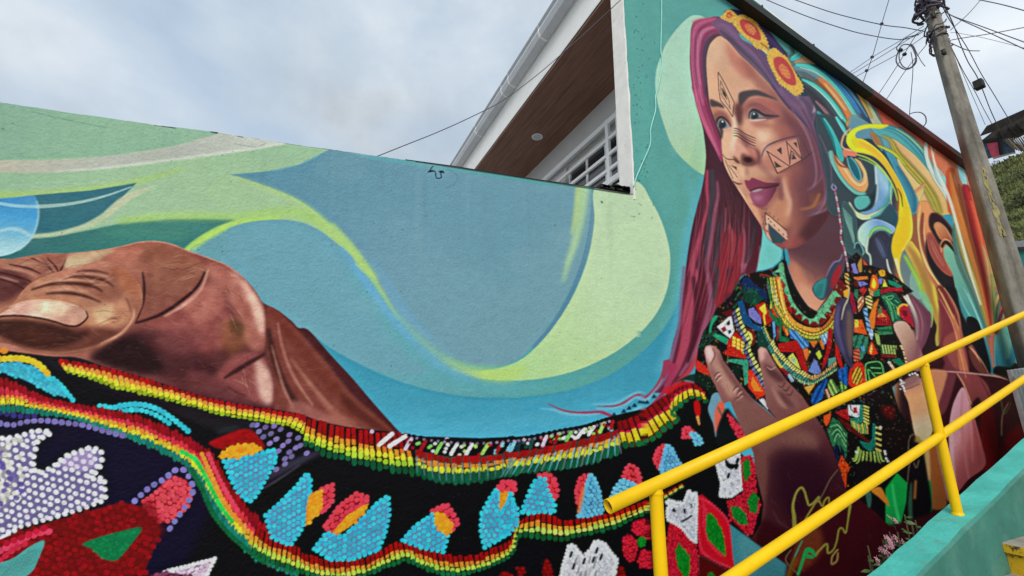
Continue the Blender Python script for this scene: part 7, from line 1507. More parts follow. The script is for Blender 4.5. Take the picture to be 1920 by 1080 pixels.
M['glass'] = mat('window_glass', (.025, .028, .034), .06, .1, 2, spec=.8)
M['curtain'] = mat('pale_blind', (.5, .55, .6), .8)
M['yellow'] = mat('yellow_pipe_paint', (.93, .56, .001), .42, .05, 9, .08, 70, wear=(.26, .12, .02), wscale=26, wpos=(.665, .70), spec=.3)
M['pipein'] = mat('pipe_inside', (.09, .07, .05), .8)
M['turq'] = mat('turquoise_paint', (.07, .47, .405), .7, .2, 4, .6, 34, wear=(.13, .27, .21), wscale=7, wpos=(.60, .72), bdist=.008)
M['turqside'] = mat('green_side_paint_with_shade', (.045, .21, .165), .75, .2, 3, .5, 30, wear=(.10, .27, .21), wscale=3.5, wpos=(.5, .7), bdist=.006)  # greener side face of the parapet, its shade put into the colour
M['stepgrey'] = mat('worn_step_top', (.30, .26, .21), .9, .25, 7, .6, 40, wear=(.12, .10, .08), wscale=5)
M['stepyel'] = mat('yellow_step_paint', (.70, .40, .01), .7, .14, 5, .5, 40, wear=(.06, .045, .03), wscale=7, wpos=(.58, .62))
M['trimgreen'] = mat('dark_green_trim', (.008, .013, .011), .6, .3, 4)
M['trimred'] = mat('maroon_trim', (.085, .010, .009), .55, .25, 4)
M['rust'] = mat('black_steel', (.02, .018, .016), .6)
M['pole'] = mat('pole_concrete', (.26, .235, .195), .92, .34, 3, .9, 26, stretch=(1, 1, .35), wear=(.085, .078, .066), wscale=3.2, wpos=(.46, .70), bdist=.012)
M['wire'] = mat('black_cable', (.085, .068, .10), .5, .2)
M['wallwire'] = mat('turquoise_cable', (.36, .74, .64), .6)
M['galv'] = mat('galvanised', (.45, .46, .47), .45, .15, 9, metal=.6)
M['tin'] = mat('weathered_tin', (.045, .038, .034), .9, .4, 3, .4, 10, wear=(.09, .075, .06), wscale=2)
M['darktimber'] = mat('dark_timber', (.07, .058, .05), .9, .4, 4)
M['timber'] = mat('grey_timber', (.30, .25, .20), .9, .3, 3, stretch=(1, 6, 6))
M['shackblue'] = mat('blue_boards', (.09, .15, .22), .8, .25, 3)
M['shackpink'] = mat('pink_door', (.52, .07, .13), .7, .2, 3)
M['hill'] = mat('hill_grass', (.10, .11, .038), 1, col2=(.22, .21, .085), scale=.5, bump=1, bscale=3, bdist=.3)
M['leaf'] = mat('grass_blades', (.15, .165, .055), .8, .5, 1.2)
M['leafd'] = mat('shrub_leaves', (.085, .105, .035), .7, .45, 2)
M['plantleaf'] = mat('plant_leaves', (.06, .13, .03), .5, .4, 20)
M['stem'] = mat('plant_stem', (.10, .09, .04), .8)
M['petal'] = mat('pink_petals', (.50, .24, .29), .6, .2, 40)
M['tealhouse'] = mat('teal_house_wall', (.03, .24, .22), .8, .1, 2)
M['greyroof'] = mat('grey_roof_sheet', (.30, .31, .32), .6, .15, 2)

# ------------------------------------------------------------------ setting: ground, bed, hill
def grid_sheet(name, x0, x1, y0, y1, nx, ny, fz, mt, kind='structure', label=None):
    xs = np.linspace(x0, x1, nx + 1); ys = np.linspace(y0, y1, ny + 1)
    v = [(x, y, fz(x, y)) for y in ys for x in xs]; w = nx + 1
    f = [(j * w + i, j * w + i + 1, (j + 1) * w + i + 1, (j + 1) * w + i) for j in range(ny) for i in range(nx)]
    me = bpy.data.meshes.new(name); me.from_pydata(v, [], f); o = link(name, me, mt, smooth=True); o['kind'] = kind
    if label: o['label'] = label
    return o
grid_sheet('ground', -1500, 1500, -1500, 1500, 4, 4, lambda x, y: -.02, M['concrete'], label='grey concrete ground at the foot of the stairs')
from mathutils import noise as mnoise
def hz(x, y):
    b = max(0., x - 16) * .69 + max(0., min(1, (x - 15) / 10)) * 1.0
    return min(b, 21.6) + mnoise.noise((x * .12, y * .12, 0)) * 1.3 + mnoise.noise((x * .45, y * .45, 3)) * .35 - .8
grid_sheet('hillside', 15, 140, -60, 90, 125, 150, hz, M['hill'], label='grassy green hillside rising behind the pole')
SL = .2525                                                  # slope of stair, rail and parapet
def ptop(x): return EYE - .83 + (x - 3.034) * SL            # parapet top height at x
def zbed(x): return .04 + max(0., x - 6.5) * .3
bo = None
bed = MB(); bx = np.r_[-1.2, np.linspace(6.5, 13, 14)]
bed.add([(x, y, zbed(x)) for x in bx for y in (1.5, 2.998)] + [(x, y, -.5) for x in bx for y in (1.5, 2.998)], [(2 * i, 2 * i + 2, 2 * i + 3, 2 * i + 1) for i in range(len(bx) - 1)])
bo = bed.obj('planting_bed', M['soil']); tag(bo, 'strip of dark soil between stair parapet and mural wall', kind='structure')

# ------------------------------------------------------------------ the mural wall
WY = 3.0
TOPL = [(-230, 158), (0, 192), (130, 211), (290, 234), (400, 247), (530, 268), (640, 283), (760, 300), (850, 312), (1000, 336), (1100, 350), (1188, 365)]
tl = [onY(p, WY) for p in TOPL]
XC = tl[-1].x                                                # the corner where the tall wall starts
TOPR = [(XC, EYE + 6.2), (4.2, EYE + 6.15), (5.451, EYE + 5.98), (8.07, EYE + 5.564), (11.71, EYE + 5.149), (11.9, EYE + 5.125)]
tlx = [p.x for p in tl]; tlz = [p.z for p in tl]
trx = [p[0] for p in TOPR]; trz = [p[1] for p in TOPR]
def z_at_py(X, py):
    a = FPX * (X * cW[1] + WY * cD[1]) - (py - 540) * (X * cW[2] + WY * cD[2])
    return EYE - a / (FPX * cV[1] - (py - 540) * cV[2])
def srgb2lin(c):
    c = np.clip(c / 255., 0, 1); return np.where(c <= .04045, c / 12.92, ((c + .055) / 1.055) ** 2.4)
LINC = np.clip(srgb2lin(CAN) * PAINT_GAIN - .004, .0015, .86).astype(np.float32)
def sample(X, Zw):
    Z_ = Zw - EYE
    c = [X * cW[k] + WY * cD[k] + Z_ * cV[k] for k in range(3)]
    px = 960 + FPX * c[0] / c[2] - CX0; py = 540 + FPX * c[1] / c[2] - CY0
    px = np.clip(px, 0, CW - 1.01); py = np.clip(py, 0, CH - 1.01)
    xi, yi = px.astype(int), py.astype(int); fx, fy = (px - xi)[..., None], (py - yi)[..., None]
    col = LINC[yi, xi] * (1 - fx) * (1 - fy) + LINC[yi, xi + 1] * fx * (1 - fy) + LINC[yi + 1, xi] * (1 - fx) * fy + LINC[yi + 1, xi + 1] * fx * fy
    return col, PID[yi, xi]
def panel(pxs, rows, ztop, xlim):
    Xs = np.array([onY((p, 560), WY).x for p in pxs]); Xs = np.clip(Xs, *xlim); Xs[0], Xs[-1] = xlim
    zt = ztop(Xs); zb = np.array([z_at_py(x, 1112) for x in Xs])
    t = np.linspace(0, 1, rows)[:, None]
    Zm = zb + (zt - zb) * t
    low = np.linspace(-.05, 1, 6)[:-1, None]
    Zl = low * zb
    Zg = np.vstack([Zl, Zm]); Xg = np.broadcast_to(Xs, Zg.shape)
    col, pid = sample(Xg, Zg)
    return Xg, Zg, col, pid
def ztl(x):
    return np.interp(x, tlx, tlz) + .0016 * np.sin(x * 23) * np.sin(x * 7.7) + .0012 * np.sin(x * 117 + 1) * np.sin(x * 41)
def ztr(x):
    return np.interp(x, trx, trz) - .05
mm = bpy.data.materials.new('mural_paint'); mm.use_nodes = True; t = mm.node_tree; b = t.nodes['Principled BSDF']
b.inputs['Roughness'].default_value = .62; b.inputs['Specular IOR Level'].default_value = .12
at_ = t.nodes.new('ShaderNodeAttribute'); at_.attribute_name = 'paint'
co = t.nodes.new('ShaderNodeTexCoord')
def tn(s, d=5, r=.6):
    q = t.nodes.new('ShaderNodeTexNoise'); q.inputs['Scale'].default_value = s; q.inputs['Detail'].default_value = d; q.inputs['Roughness'].default_value = r; t.links.new(co.outputs['Object'], q.inputs['Vector']); return q
nb, nf, ng = tn(2.2, 7, .65), tn(46, 5, .65), tn(17, 6, .7)
mr = t.nodes.new('ShaderNodeMapRange'); mr.inputs['To Min'].default_value = .93; mr.inputs['To Max'].default_value = 1.06; t.links.new(nb.outputs['Fac'], mr.inputs['Value'])
mr2 = t.nodes.new('ShaderNodeMapRange'); mr2.inputs['To Min'].default_value = .93; mr2.inputs['To Max'].default_value = 1.07; t.links.new(ng.outputs['Fac'], mr2.inputs['Value'])
mu = t.nodes.new('ShaderNodeMath'); mu.operation = 'MULTIPLY'; t.links.new(mr.outputs[0], mu.inputs[0]); t.links.new(mr2.outputs[0], mu.inputs[1])
vs = t.nodes.new('ShaderNodeVectorMath'); vs.operation = 'SCALE'; t.links.new(at_.outputs['Color'], vs.inputs[0]); t.links.new(mu.outputs[0], vs.inputs['Scale']); t.links.new(vs.outputs['Vector'], b.inputs['Base Color'])
ad = t.nodes.new('ShaderNodeMath'); ad.operation = 'ADD'; t.links.new(nf.outputs['Fac'], ad.inputs[0]); t.links.new(ng.outputs['Fac'], ad.inputs[1])
bu = t.nodes.new('ShaderNodeBump'); bu.inputs['Strength'].default_value = .7; bu.inputs['Distance'].default_value = .008; t.links.new(ad.outputs[0], bu.inputs['Height']); t.links.new(bu.outputs['Normal'], b.inputs['Normal'])

wall = empty('mural_wall', (4.3, WY, 0)); tag(wall, 'long plastered wall covered by a mural of a woman and beadwork', 'wall')
woman = None
PART = {BACK: 'painted_backdrop', FIST: 'painted_fist', CLOTH: 'painted_beadwork', SWIRL: 'painted_flourish'}
SUB = {FACE: 'painted_face', HAIR: 'painted_hair', BANDP: 'painted_headband', DRESS: 'painted_dress', PALM: 'painted_hand'}
PLAB = {BACK: 'blue, green and teal waves of the mural backdrop', FIST: 'large brown painted fist with a pale thumbnail', CLOTH: 'black cloth with painted beads in rainbow edges', SWIRL: 'painted yellow, orange and teal swirls behind the head',
        FACE: 'painted brown face with black geometric face paint', HAIR: 'painted long hair, pink and purple', BANDP: 'painted headband of yellow and red flowers', DRESS: 'painted many-coloured beaded dress', PALM: 'painted brown open hand and forearm'}
acc = {k: ([], [], [], 0) for k in list(PART) + list(SUB)}
panels = [panel(np.arange(-230, 1190, 1.7), 610, ztl, (tl[0].x, XC)), panel(np.arange(1186, 1908, 1.7), 790, ztr, (XC, 11.9))]
store = {k: [[], [], [], 0] for k in acc}
for Xg, Zg, col, pid in panels:
    h, w = Xg.shape
    idx = np.arange(h * w).reshape(h, w)
    quads = np.stack([idx[:-1, :-1], idx[:-1, 1:], idx[1:, 1:], idx[1:, :-1]], -1).reshape(-1, 4)
    fp = pid[:-1, :-1].reshape(-1)
    co_ = np.stack([Xg, np.full_like(Xg, WY), Zg], -1).reshape(-1, 3).astype(np.float32); cl = col.reshape(-1, 3)
    for k in store:
        q = quads[fp == k]
        if len(q) == 0: continue
        u, inv = np.unique(q, return_inverse=True)
        st = store[k]; st[0].append(co_[u]); st[1].append(cl[u]); st[2].append(inv.reshape(-1, 4) + st[3]); st[3] += len(u)
woman = None
def mural_mesh(k, name, parent):
    st = store[k]
    v = np.vstack(st[0]); c = np.vstack(st[1]); f = np.vstack(st[2]).astype(np.int32)
    me = bpy.data.meshes.new(name)
    me.vertices.add(len(v)); me.vertices.foreach_set('co', v.ravel())
    me.loops.add(f.size); me.loops.foreach_set('vertex_index', f.ravel())
    me.polygons.add(len(f)); me.polygons.foreach_set('loop_start', np.arange(0, f.size, 4, dtype=np.int32)); me.polygons.foreach_set('loop_total', np.full(len(f), 4, np.int32))
    me.update(calc_edges=True)
    a = me.color_attributes.new('paint', 'FLOAT_COLOR', 'POINT'); a.data.foreach_set('color', np.hstack([c, np.ones((len(c), 1), np.float32)]).astype(np.float32).ravel())
    o = link(name, me, mm, parent); o['label'] = PLAB[k]; return o
for k in PART: mural_mesh(k, PART[k], wall)
woman = None
wf = mural_mesh(FACE, 'painted_woman', wall); wf['label'] = 'painted woman looking to the left, face and neck'
for k in (HAIR, BANDP, DRESS, PALM): mural_mesh(k, SUB[k], wf)
# masonry body behind the paint
mbw = MB()
def slab(top, mat_, name):
    n = len(top); vs = []
    for y in (WY + .003, WY + .2):
        vs += [(x, y, -.3) for x, z in top] + [(x, y, z) for x, z in top]
    f = []
    for i in range(n - 1):
        f += [(i, i + 1, n + i + 1, n + i), (2 * n + i + 1, 2 * n + i, 3 * n + i, 3 * n + i + 1), (n + i, n + i + 1, 3 * n + i + 1, 3 * n + i), (i + 1, i, 2 * n + i, 2 * n + i + 1)]
    f += [(0, n, 3 * n, 2 * n), (n - 1, 2 * n - 1 + 0, 4 * n - 1, 3 * n - 1)]
    mb = MB(); mb.add(vs, f); return mb.obj(name, mat_, wall)
xs_ = np.linspace(tl[0].x, XC - .002, 60)
so = slab([(x, float(ztl(np.array([x]))[0]) - .002) for x in xs_], M['plaster'], 'low_masonry'); so['label'] = 'low plastered stretch of the wall'
so = slab([(XC, trz[0])] + [(x, z) for x, z in TOPR[1:]], M['plaster'], 'gable_masonry'); so['label'] = 'tall gable end with a rough white plaster edge'
# rough plaster edge on the end of the gable, strips of uneven width
ed = MB(); zs = np.linspace(EYE + 2.0, EYE + 6.1, 60); prevr = None
pts = []
for z in zs:
    pts.append((XC - .004, WY - .004 - .003 * random.random(), z, .012 + .014 * (mnoise.noise((0, 0, z * 4)) + .6) + .006 * random.random()))
vs = []; fs = []
for i, (x, y, z, w) in enumerate(pts):
    vs += [(x, y, z), (x + w, y, z), (x, WY + .198, z)]
for i in range(len(pts) - 1):
    a = i * 3; fs += [(a, a + 1, a + 4, a + 3), (a + 2, a, a + 3, a + 5)]
eo = MB().add(vs, fs).obj('plaster_edge', M['plaster'], wall); eo['label'] = 'rough white plaster edge of the gable end'
# thin flashing on top of the low wall
fl = MB()
for i in range(len(TOPL) - 5, len(TOPL) - 1):
    a, b_ = tl[i], tl[i + 1]
    fl.hexa([(a.x, WY - .003, a.z + .001), (b_.x, WY - .003, b_.z + .001), (b_.x, WY + .2, b_.z + .001), (a.x, WY + .2, a.z + .001), (a.x, WY - .003, a.z + .005), (b_.x, WY - .003, b_.z + .005), (b_.x, WY + .2, b_.z + .005), (a.x, WY + .2, a.z + .005)])
fo = fl.obj('coping_strip', M['rust'], wall); fo['label'] = 'thin dark metal strip along the top of the low wall'
# broken mortar at the corner
br = MB()
for k in range(16):
    p = onY((1128 + k * 4 + random.uniform(-2, 2), 352 + k * .75 + random.uniform(-3, 1)), WY + .09); s_ = random.uniform(.025, .05)
    br.box((p.x - s_, p.y - .05, p.z - s_ * .5), (p.x + s_, p.y + .05, p.z + s_ * random.uniform(.2, .9)))
br.obj('broken_mortar', M['dark'], wall)
# gable trim boards
def trim(x0, x1, mt, name):
    z0, z1 = np.interp(x0, trx, trz), np.interp(x1, trx, trz); y0 = WY - .13
    mb = MB(); f_ = y0 / WY
    zz0, zz1 = EYE + (z0 - EYE) * f_, EYE + (z1 - EYE) * f_
    mb.hexa([(x0, y0, zz0 - .13), (x1, y0, zz1 - .13), (x1, WY + .21, zz1 - .13), (x0, WY + .21, zz0 - .13), (x0, y0, zz0), (x1, y0, zz1), (x1, WY + .21, zz1 + .03), (x0, WY + .21, zz0 + .03)])
    return mb
# ------------------------------------------------------------------ the house behind the wall
ZS = EYE + 4.85                                              # soffit height
XI, XO = .791 * 4.85, .5615 * 4.85                             # facade and eave edge
YA, YB = WY + .204, 12.0
YW0 = 1.10 * XI
house = empty('white_house', (XI, 6, 0)); tag(house, 'white house with brown soffit and barred window behind the mural wall', 'house')
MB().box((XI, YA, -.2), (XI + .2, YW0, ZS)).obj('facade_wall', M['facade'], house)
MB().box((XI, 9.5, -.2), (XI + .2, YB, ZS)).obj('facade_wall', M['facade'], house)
# window opening on the facade: measured on the facade plane
XG = XI - .10                                                # plane of the bars
zz = Z(1000, 180, 4.909)
def bar_pt(p): return onX(zz([p])[0], XG)
top_a, top_b = bar_pt((105, 770)), bar_pt((765, 165))
rails = [((105, 770), (765, 165)), ((215, 785), (775, 345)), ((340, 805), (780, 490)), ((470, 830), (790, 630)), ((600, 850), (810, 725))]
zr = [(bar_pt(a).z + bar_pt(b_).z) / 2 for a, b_ in rails]
yR = bar_pt((780, 300)).y; yM = bar_pt((690, 500)).y; yL = yR + 2.9
zr = sorted(zr, reverse=True)
ztopw, zbot = zr[0], zr[-1] - .12
wl_top, wl_bot, y_w0, y_w1 = ztopw - .04, zbot + .02, max(YA + .06, yR - .05), onX(zz([(300, 600)])[0], XI).y
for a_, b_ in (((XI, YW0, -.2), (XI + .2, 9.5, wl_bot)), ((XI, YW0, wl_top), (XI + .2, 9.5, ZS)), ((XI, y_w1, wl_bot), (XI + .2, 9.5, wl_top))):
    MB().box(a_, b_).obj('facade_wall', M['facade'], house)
win = MB().box((XI + .05, YW0 + .01, wl_bot + .001), (XI + .09, YW0 + .06, wl_top - .001)).box((XI + .05, y_w1 - .05, wl_bot + .001), (XI + .09, y_w1 - .001, wl_top - .001)).box((XI + .05, YW0 + .06, wl_top - .05), (XI + .09, y_w1 - .05, wl_top - .001)).box((XI + .05, YW0 + .06, wl_bot + .001), (XI + .09, y_w1 - .05, wl_bot + .05)).obj('window', M['whitebar'], house, .004)
ny = 3; ys = np.linspace(YW0 + .06, y_w1 - .05, ny + 1)
for i in range(ny):
    MB().box((XI + .068, ys[i] + .03, wl_bot + .051), (XI + .074, ys[i + 1] - .03, wl_top - .051)).obj('pane', M['glass'], win)
    if i: MB().box((XI + .052, ys[i] - .03, wl_bot + .051), (XI + .088, ys[i] + .03, wl_top - .051)).obj('mullion', M['whitebar'], win, .004)
MB().box((XI + .11, YW0 + .04, wl_bot + .06), (XI + .13, YW0 + .9, wl_bot + .42)).obj('blind', M['curtain'], win)
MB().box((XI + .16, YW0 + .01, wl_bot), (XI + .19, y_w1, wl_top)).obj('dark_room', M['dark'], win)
gr = empty('window_grille', (0, 0, 0)); gr.parent = house; gr.location = -house.location
gr_first = None
def gobj(name, mb, bevel=.003):
    o = mb.obj(name, M['whitebar'], None, bevel); o.parent = house; o.location = -house.location; return o
for i, z in enumerate(zr):
    hgt = .045 if i in (0, len(zr) - 1) else .028
    gobj('grille_bar', MB().box((XG - .02, yR + .026, z - hgt), (XG + .02, yL, z + hgt)))
gobj('grille_post', MB().box((XG - .024, yM - .035, zr[-1] - .05), (XG + .024, yM + .035, zr[0] + .05)))
gobj('grille_post', MB().box((XG - .024, yR - .025, zr[-1] - .06), (XG + .024, yR + .025, zr[0] + .06)))
gobj('grille_sill', MB().box((XG - .024, yR - .02, zr[-1] - .2), (XI - .001, yL, zr[-1] - .13)))
bpy.data.objects.remove(gr)
# soffit boards
npl = 5; xs = np.linspace(XO + .004, XI - .001, npl + 1)
for i in range(npl):
    MB().box((xs[i] + .0015, YA, ZS + .001 * (i % 2)), (xs[i + 1] - .0015, YB, ZS + .03)).obj('soffit_board', M['woodsof'], house, .001)
MB().box((XO + .002, YA, ZS + .032), (XI + .2, YB, ZS + .05)).obj('soffit_backing', M['dark'], house)
cx, cy = .69 * 4.85, 1.264 * 4.85
lm = MB().tube([(cx, cy, ZS - .012), (cx, cy, ZS - .001)], .105, 28).obj('downlight', M['whitebar'], house, .004)
MB().tube([(cx, cy, ZS - .0135), (cx, cy, ZS - .0122)], .085, 28).obj('lamp_lens', M['curtain'], lm)
# eave beam and gutter
MB().box((XO, YA, ZS + .052), (XO + .12, YB, EYE + XO / .487)).obj('eave_beam', M['housewhite'], house, .01)
zg = EYE + XO / .487 - .16
gp = [(XO + -0.004, zg + 0.022), (XO + -0.041, zg + 0.000), (XO + -0.151, zg + 0.022), (XO + -0.192, zg + 0.101), (XO + -0.171, zg + 0.190), (XO + -0.206, zg + 0.212), (XO + -0.206, zg + 0.230), (XO + -0.151, zg + 0.230), (XO + -0.144, zg + 0.190), (XO + -0.158, zg + 0.107), (XO + -0.130, zg + 0.040), (XO + -0.041, zg + 0.016), (XO + -0.004, zg + 0.034)]
gm = MB(); n_ = len(gp); gm.add([(x, YA - .02, z) for x, z in gp] + [(x, YB, z) for x, z in gp], [(i, (i + 1) % n_, n_ + (i + 1) % n_, n_ + i) for i in range(n_)] + [tuple(range(n_))[::-1], tuple(range(n_, 2 * n_))])
gut = gm.obj('gutter', M['gutter'], house)
for yb in (3.62, 4.62, 5.75, 6.05, 7.4):
    k = MB()
    for i in range(7):
        (x0, z0), (x1, z1) = gp[i], gp[i + 1]
        dx, dz = x1 - x0, z1 - z0; l_ = math.hypot(dx, dz) + 1e-6; nx_, nz_ = dz / l_ * -.008, -dx / l_ * -.008
        k.hexa([(x0 - .006, yb, z0 - .006), (x1 - .006, yb, z1 - .004), (x1 - .006, yb + .035, z1 - .004), (x0 - .006, yb + .035, z0 - .006), (x0 + .004, yb, z0 + .002), (x1 + .004, yb, z1 + .004), (x1 + .004, yb + .035, z1 + .004), (x0 + .004, yb + .035, z0 + .002)])
    k.obj('gutter_clip', M['whitebar'], gut)
MB().hexa([(XO + .02, YA, EYE + XO / .487 + .01), (4.2, YA, EYE + 6.0), (4.2, YB, EYE + 6.0), (XO + .02, YB, EYE + XO / .487 + .01), (XO + .02, YA, EYE + XO / .487 + .04), (4.2, YA, EYE + 6.05), (4.2, YB, EYE + 6.05), (XO + .02, YB, EYE + XO / .487 + .04)]).obj('roof_sheet', M['tin'], house)
MB().hexa([(4.2, YA + .02, EYE + 6.0), (13, YA + .02, EYE + 4.9), (13, YB, EYE + 4.9), (4.2, YB, EYE + 6.0), (4.2, YA + .02, EYE + 6.05), (13, YA + .02, EYE + 4.95), (13, YB, EYE + 4.95), (4.2, YB, EYE + 6.05)]).obj('roof_sheet', M['tin'], house)
g = trim(XC, 8.13, M['trimgreen'], 'x').obj('verge_board', M['trimgreen'], house); g['label'] = 'dark green roof edge board above the mural'
g = trim(8.135, 11.95, M['trimred'], 'x').obj('verge_board', M['trimred'], house); g['label'] = 'maroon roof edge board above the mural'
for px, py in ((1432, 30), (1529, 102), (1686, 218), (1758, 272)):
    p = onY((px, py), WY - .05); MB().tube([(p.x, p.y, p.z + .2), (p.x, p.y, p.z), (p.x + .03, p.y - .03, p.z - .03)], .014, 6).obj('roof_hook', M['rust'], house)

# ------------------------------------------------------------------ stairs, parapet, railing
par = MB(); xe = np.r_[-.6, np.linspace(1.2, 14, 65)]
vs = []; fs = []
for i, x in enumerate(xe):
    jt = .004 * mnoise.noise((x * 6, 0, 0)) + .003 * random.uniform(-1, 1); jb = .006 * mnoise.noise((x * 9, 4, 0)) + .004 * random.uniform(-1, 1); z = ptop(x)
    vs += [(x, 1.32 + jt, -.4), (x, 1.32 + jt * .5, z - .012), (x, 1.335 + jt, z + jt * .5), (x, 1.487 + jb, z + jt * .5), (x, 1.50 + jb, z - .014), (x, 1.5, -.4)]
for i in range(len(xe) - 1):
    a = i * 6
    for k in range(6): fs.append((a + k, a + 6 + k, a + 6 + (k + 1) % 6, a + (k + 1) % 6))
fs += [tuple(range(6))[::-1], tuple((len(xe) - 1) * 6 + k for k in range(6))]
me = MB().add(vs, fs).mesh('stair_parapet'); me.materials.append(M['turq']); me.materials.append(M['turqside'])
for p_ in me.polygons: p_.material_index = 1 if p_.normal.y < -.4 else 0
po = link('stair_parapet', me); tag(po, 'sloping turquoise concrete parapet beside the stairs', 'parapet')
st = empty('stairs', (4, 0, 0)); tag(st, 'concrete stairs with yellow painted risers beside the turquoise parapet', 'stairs')
RISE, RUN = .172, .68; xr0, zt0 = 4.05, EYE - .796
for k in range(-9, 12):
    x0 = xr0 + k * RUN; zt = zt0 + k * RISE
    def rg(): return random.uniform(-.008, .008)
    yy = np.linspace(1.318, -1.6, 16); vs = []; fs = []
    for y in yy:
        a, b_ = rg(), rg(); vs += [(x0 + .006 + a, y, zt - RISE - .02), (x0 + b_, y, zt - .06), (x0 - .018 + a, y, zt - .055), (x0 - .02 + a, y, zt - .006), (x0 + .0, y, zt), (x0 + RUN + .05, y, zt), (x0 + RUN + .05, y, zt - RISE - .02)]
    n_ = 7
    for i in range(len(yy) - 1):
        for q in range(n_): fs.append((i * n_ + q, i * n_ + (q + 1) % n_, (i + 1) * n_ + (q + 1) % n_, (i + 1) * n_ + q))
    fs += [tuple(range(n_)), tuple((len(yy) - 1) * n_ + q for q in range(n_))[::-1]]
    me = MB().add(vs, fs).mesh('step'); me.materials.append(M['stepyel']); me.materials.append(M['stepgrey'])
    for p_ in me.polygons: p_.material_index = 1 if p_.normal.z > .8 else 0
    link('step', me, None, st)
rail = empty('handrail', (3.76, 1.41, ptop(3.76))); tag(rail, 'yellow tubular handrail with two rails on the turquoise parapet', 'handrail')
YRL = 1.41; TB = onY((1140, 950), YRL)
def zt_rail(x): return TB.z + (x - TB.x) * .2575
LBp = onY((1360, 1080), YRL)
def zl_rail(x): return LBp.z - .02 + (x - LBp.x) * .2545
R_ = .0265
# hollow top rail
def pipe(p0, p1, r, n=24, hollow=True):
    p0, p1 = Vector(p0), Vector(p1); mb = MB(); d = (p1 - p0).normalized()
    pts = [p0 + (p1 - p0) * i / 8 for i in range(9)]
    mb.tube(pts, r, n, cap=False)
    if hollow:
        b = len(mb.v); mb.tube([p0, p0 + d * .25], r * .86, n, cap=False)
        mb.f += [(k, (k + 1) % n, b + (k + 1) % n, b + k) for k in range(n)]
    return mb
x1 = 13.5
tm = pipe((TB.x, YRL, TB.z), (x1, YRL, zt_rail(x1)), R_); o = tm.obj('top_rail', M['yellow'], rail, smooth=True)
MB().tube([(TB.x + .02, YRL, zt_rail(TB.x + .02)), (TB.x + .03, YRL, zt_rail(TB.x + .03))], R_ * .855, 20).obj('pipe_end_dark', M['pipein'], rail)
X1 = onY((1232, 960), YRL).x; X2 = onY((1763, 820), YRL).x
pipe((X1, YRL, zl_rail(X1)), (x1, YRL, zl_rail(x1)), R_ * .98, hollow=False).obj('lower_rail', M['yellow'], rail, smooth=True)
for xp in (X1, X2, X2 + (X2 - X1), X2 + 2 * (X2 - X1), X2 + 3 * (X2 - X1)):
    post = pipe((xp, YRL, ptop(xp) - .05), (xp, YRL, zt_rail(xp) - .012), R_ * 1.0, hollow=False).obj('post', M['yellow'], rail, smooth=True)
    for zc, r2 in ((zt_rail(xp) - R_, .0295), (zl_rail(xp), .0305)):      # weld beads
        mb = MB(); mb.tube([(xp, YRL, zc - .012), (xp, YRL, zc - .004), (xp, YRL, zc + .006)], [R_ * 1.0, r2, R_ * 1.0], 20, cap=False); mb.obj('weld', M['yellow'], post, smooth=True)
    mb = MB(); mb.tube([(xp, YRL, ptop(xp) - .006), (xp, YRL, ptop(xp) + .004), (xp, YRL, ptop(xp) + .012)], [R_ * 1.25, R_ * 1.15, R_ * 1.0], 20, cap=False); mb.obj('post_foot', M['yellow'], post, smooth=True)

# ------------------------------------------------------------------ utility pole and its clutter
PX, PY = 10.99, 2.64
pole = empty('utility_pole', (PX, PY, 0)); tag(pole, 'weathered grey concrete utility pole in front of the mural end', 'pole')
zz_ = np.linspace(0.2, EYE + 9.6, 40); vs = []; fs = []
def pprof(z):
    r = .225 - .0112 * z
    return r
seg = 48
for i, z in enumerate(zz_):
    r = pprof(z)
    for k in range(seg):
        a = 2 * math.pi * k / seg
        q = (abs(math.cos(a)) ** 7 + abs(math.sin(a)) ** 7) ** (-1 / 7)      # rounded square section
        rr = r * q * .86 * (1 + .018 * mnoise.noise((math.cos(a) * 2, math.sin(a) * 2, z * 3)))
        ang = a + .75
        if abs(((a + .01) % (math.pi / 2))) < .02 and math.cos(a) < -.9: rr *= .82        # shallow groove
        vs.append((PX + rr * math.cos(ang), PY + rr * math.sin(ang), z))
for i in range(len(zz_) - 1):
    for k in range(seg): fs.append((i * seg + k, i * seg + (k + 1) % seg, (i + 1) * seg + (k + 1) % seg, (i + 1) * seg + k))
fs.append(tuple((len(zz_) - 1) * seg + k for k in range(seg)))
MB().add(vs, fs).obj('shaft', M['pole'], pole, smooth=True)
random.seed(8)
vs = []; fs = []; zr_ = np.linspace(EYE + 3.0, EYE + 4.4, 22)
for z in zr_:
    a0, a1 = math.radians(205 + 10 * mnoise.noise((0, 3, z * 5))), math.radians(232 + 14 * mnoise.noise((9, 3, z * 4)))
    for k in range(5):
        a = a0 + (a1 - a0) * k / 4; al = a - .75; q = (abs(math.cos(al)) ** 7 + abs(math.sin(al)) ** 7) ** (-1 / 7); rr = pprof(z) * q * .86 + .006
        vs.append((PX + rr * math.cos(a), PY + rr * math.sin(a), z))
for i in range(len(zr_) - 1):
    for k in range(4):
        if random.random() < .72: fs.append((i * 5 + k, i * 5 + k + 1, i * 5 + k + 6, i * 5 + k + 5))
o = MB().add(vs, fs).obj('paint_smear', mat('faded_yellow_paint', (.33, .28, .12), .9, .3, 9), pole); o['label'] = 'faded yellow paint flaking off the pole'
def zpole(py): return float((ray(1740 + .319 * py, py) * PY / ray(1740 + .319 * py, py)[1])[2] + EYE)
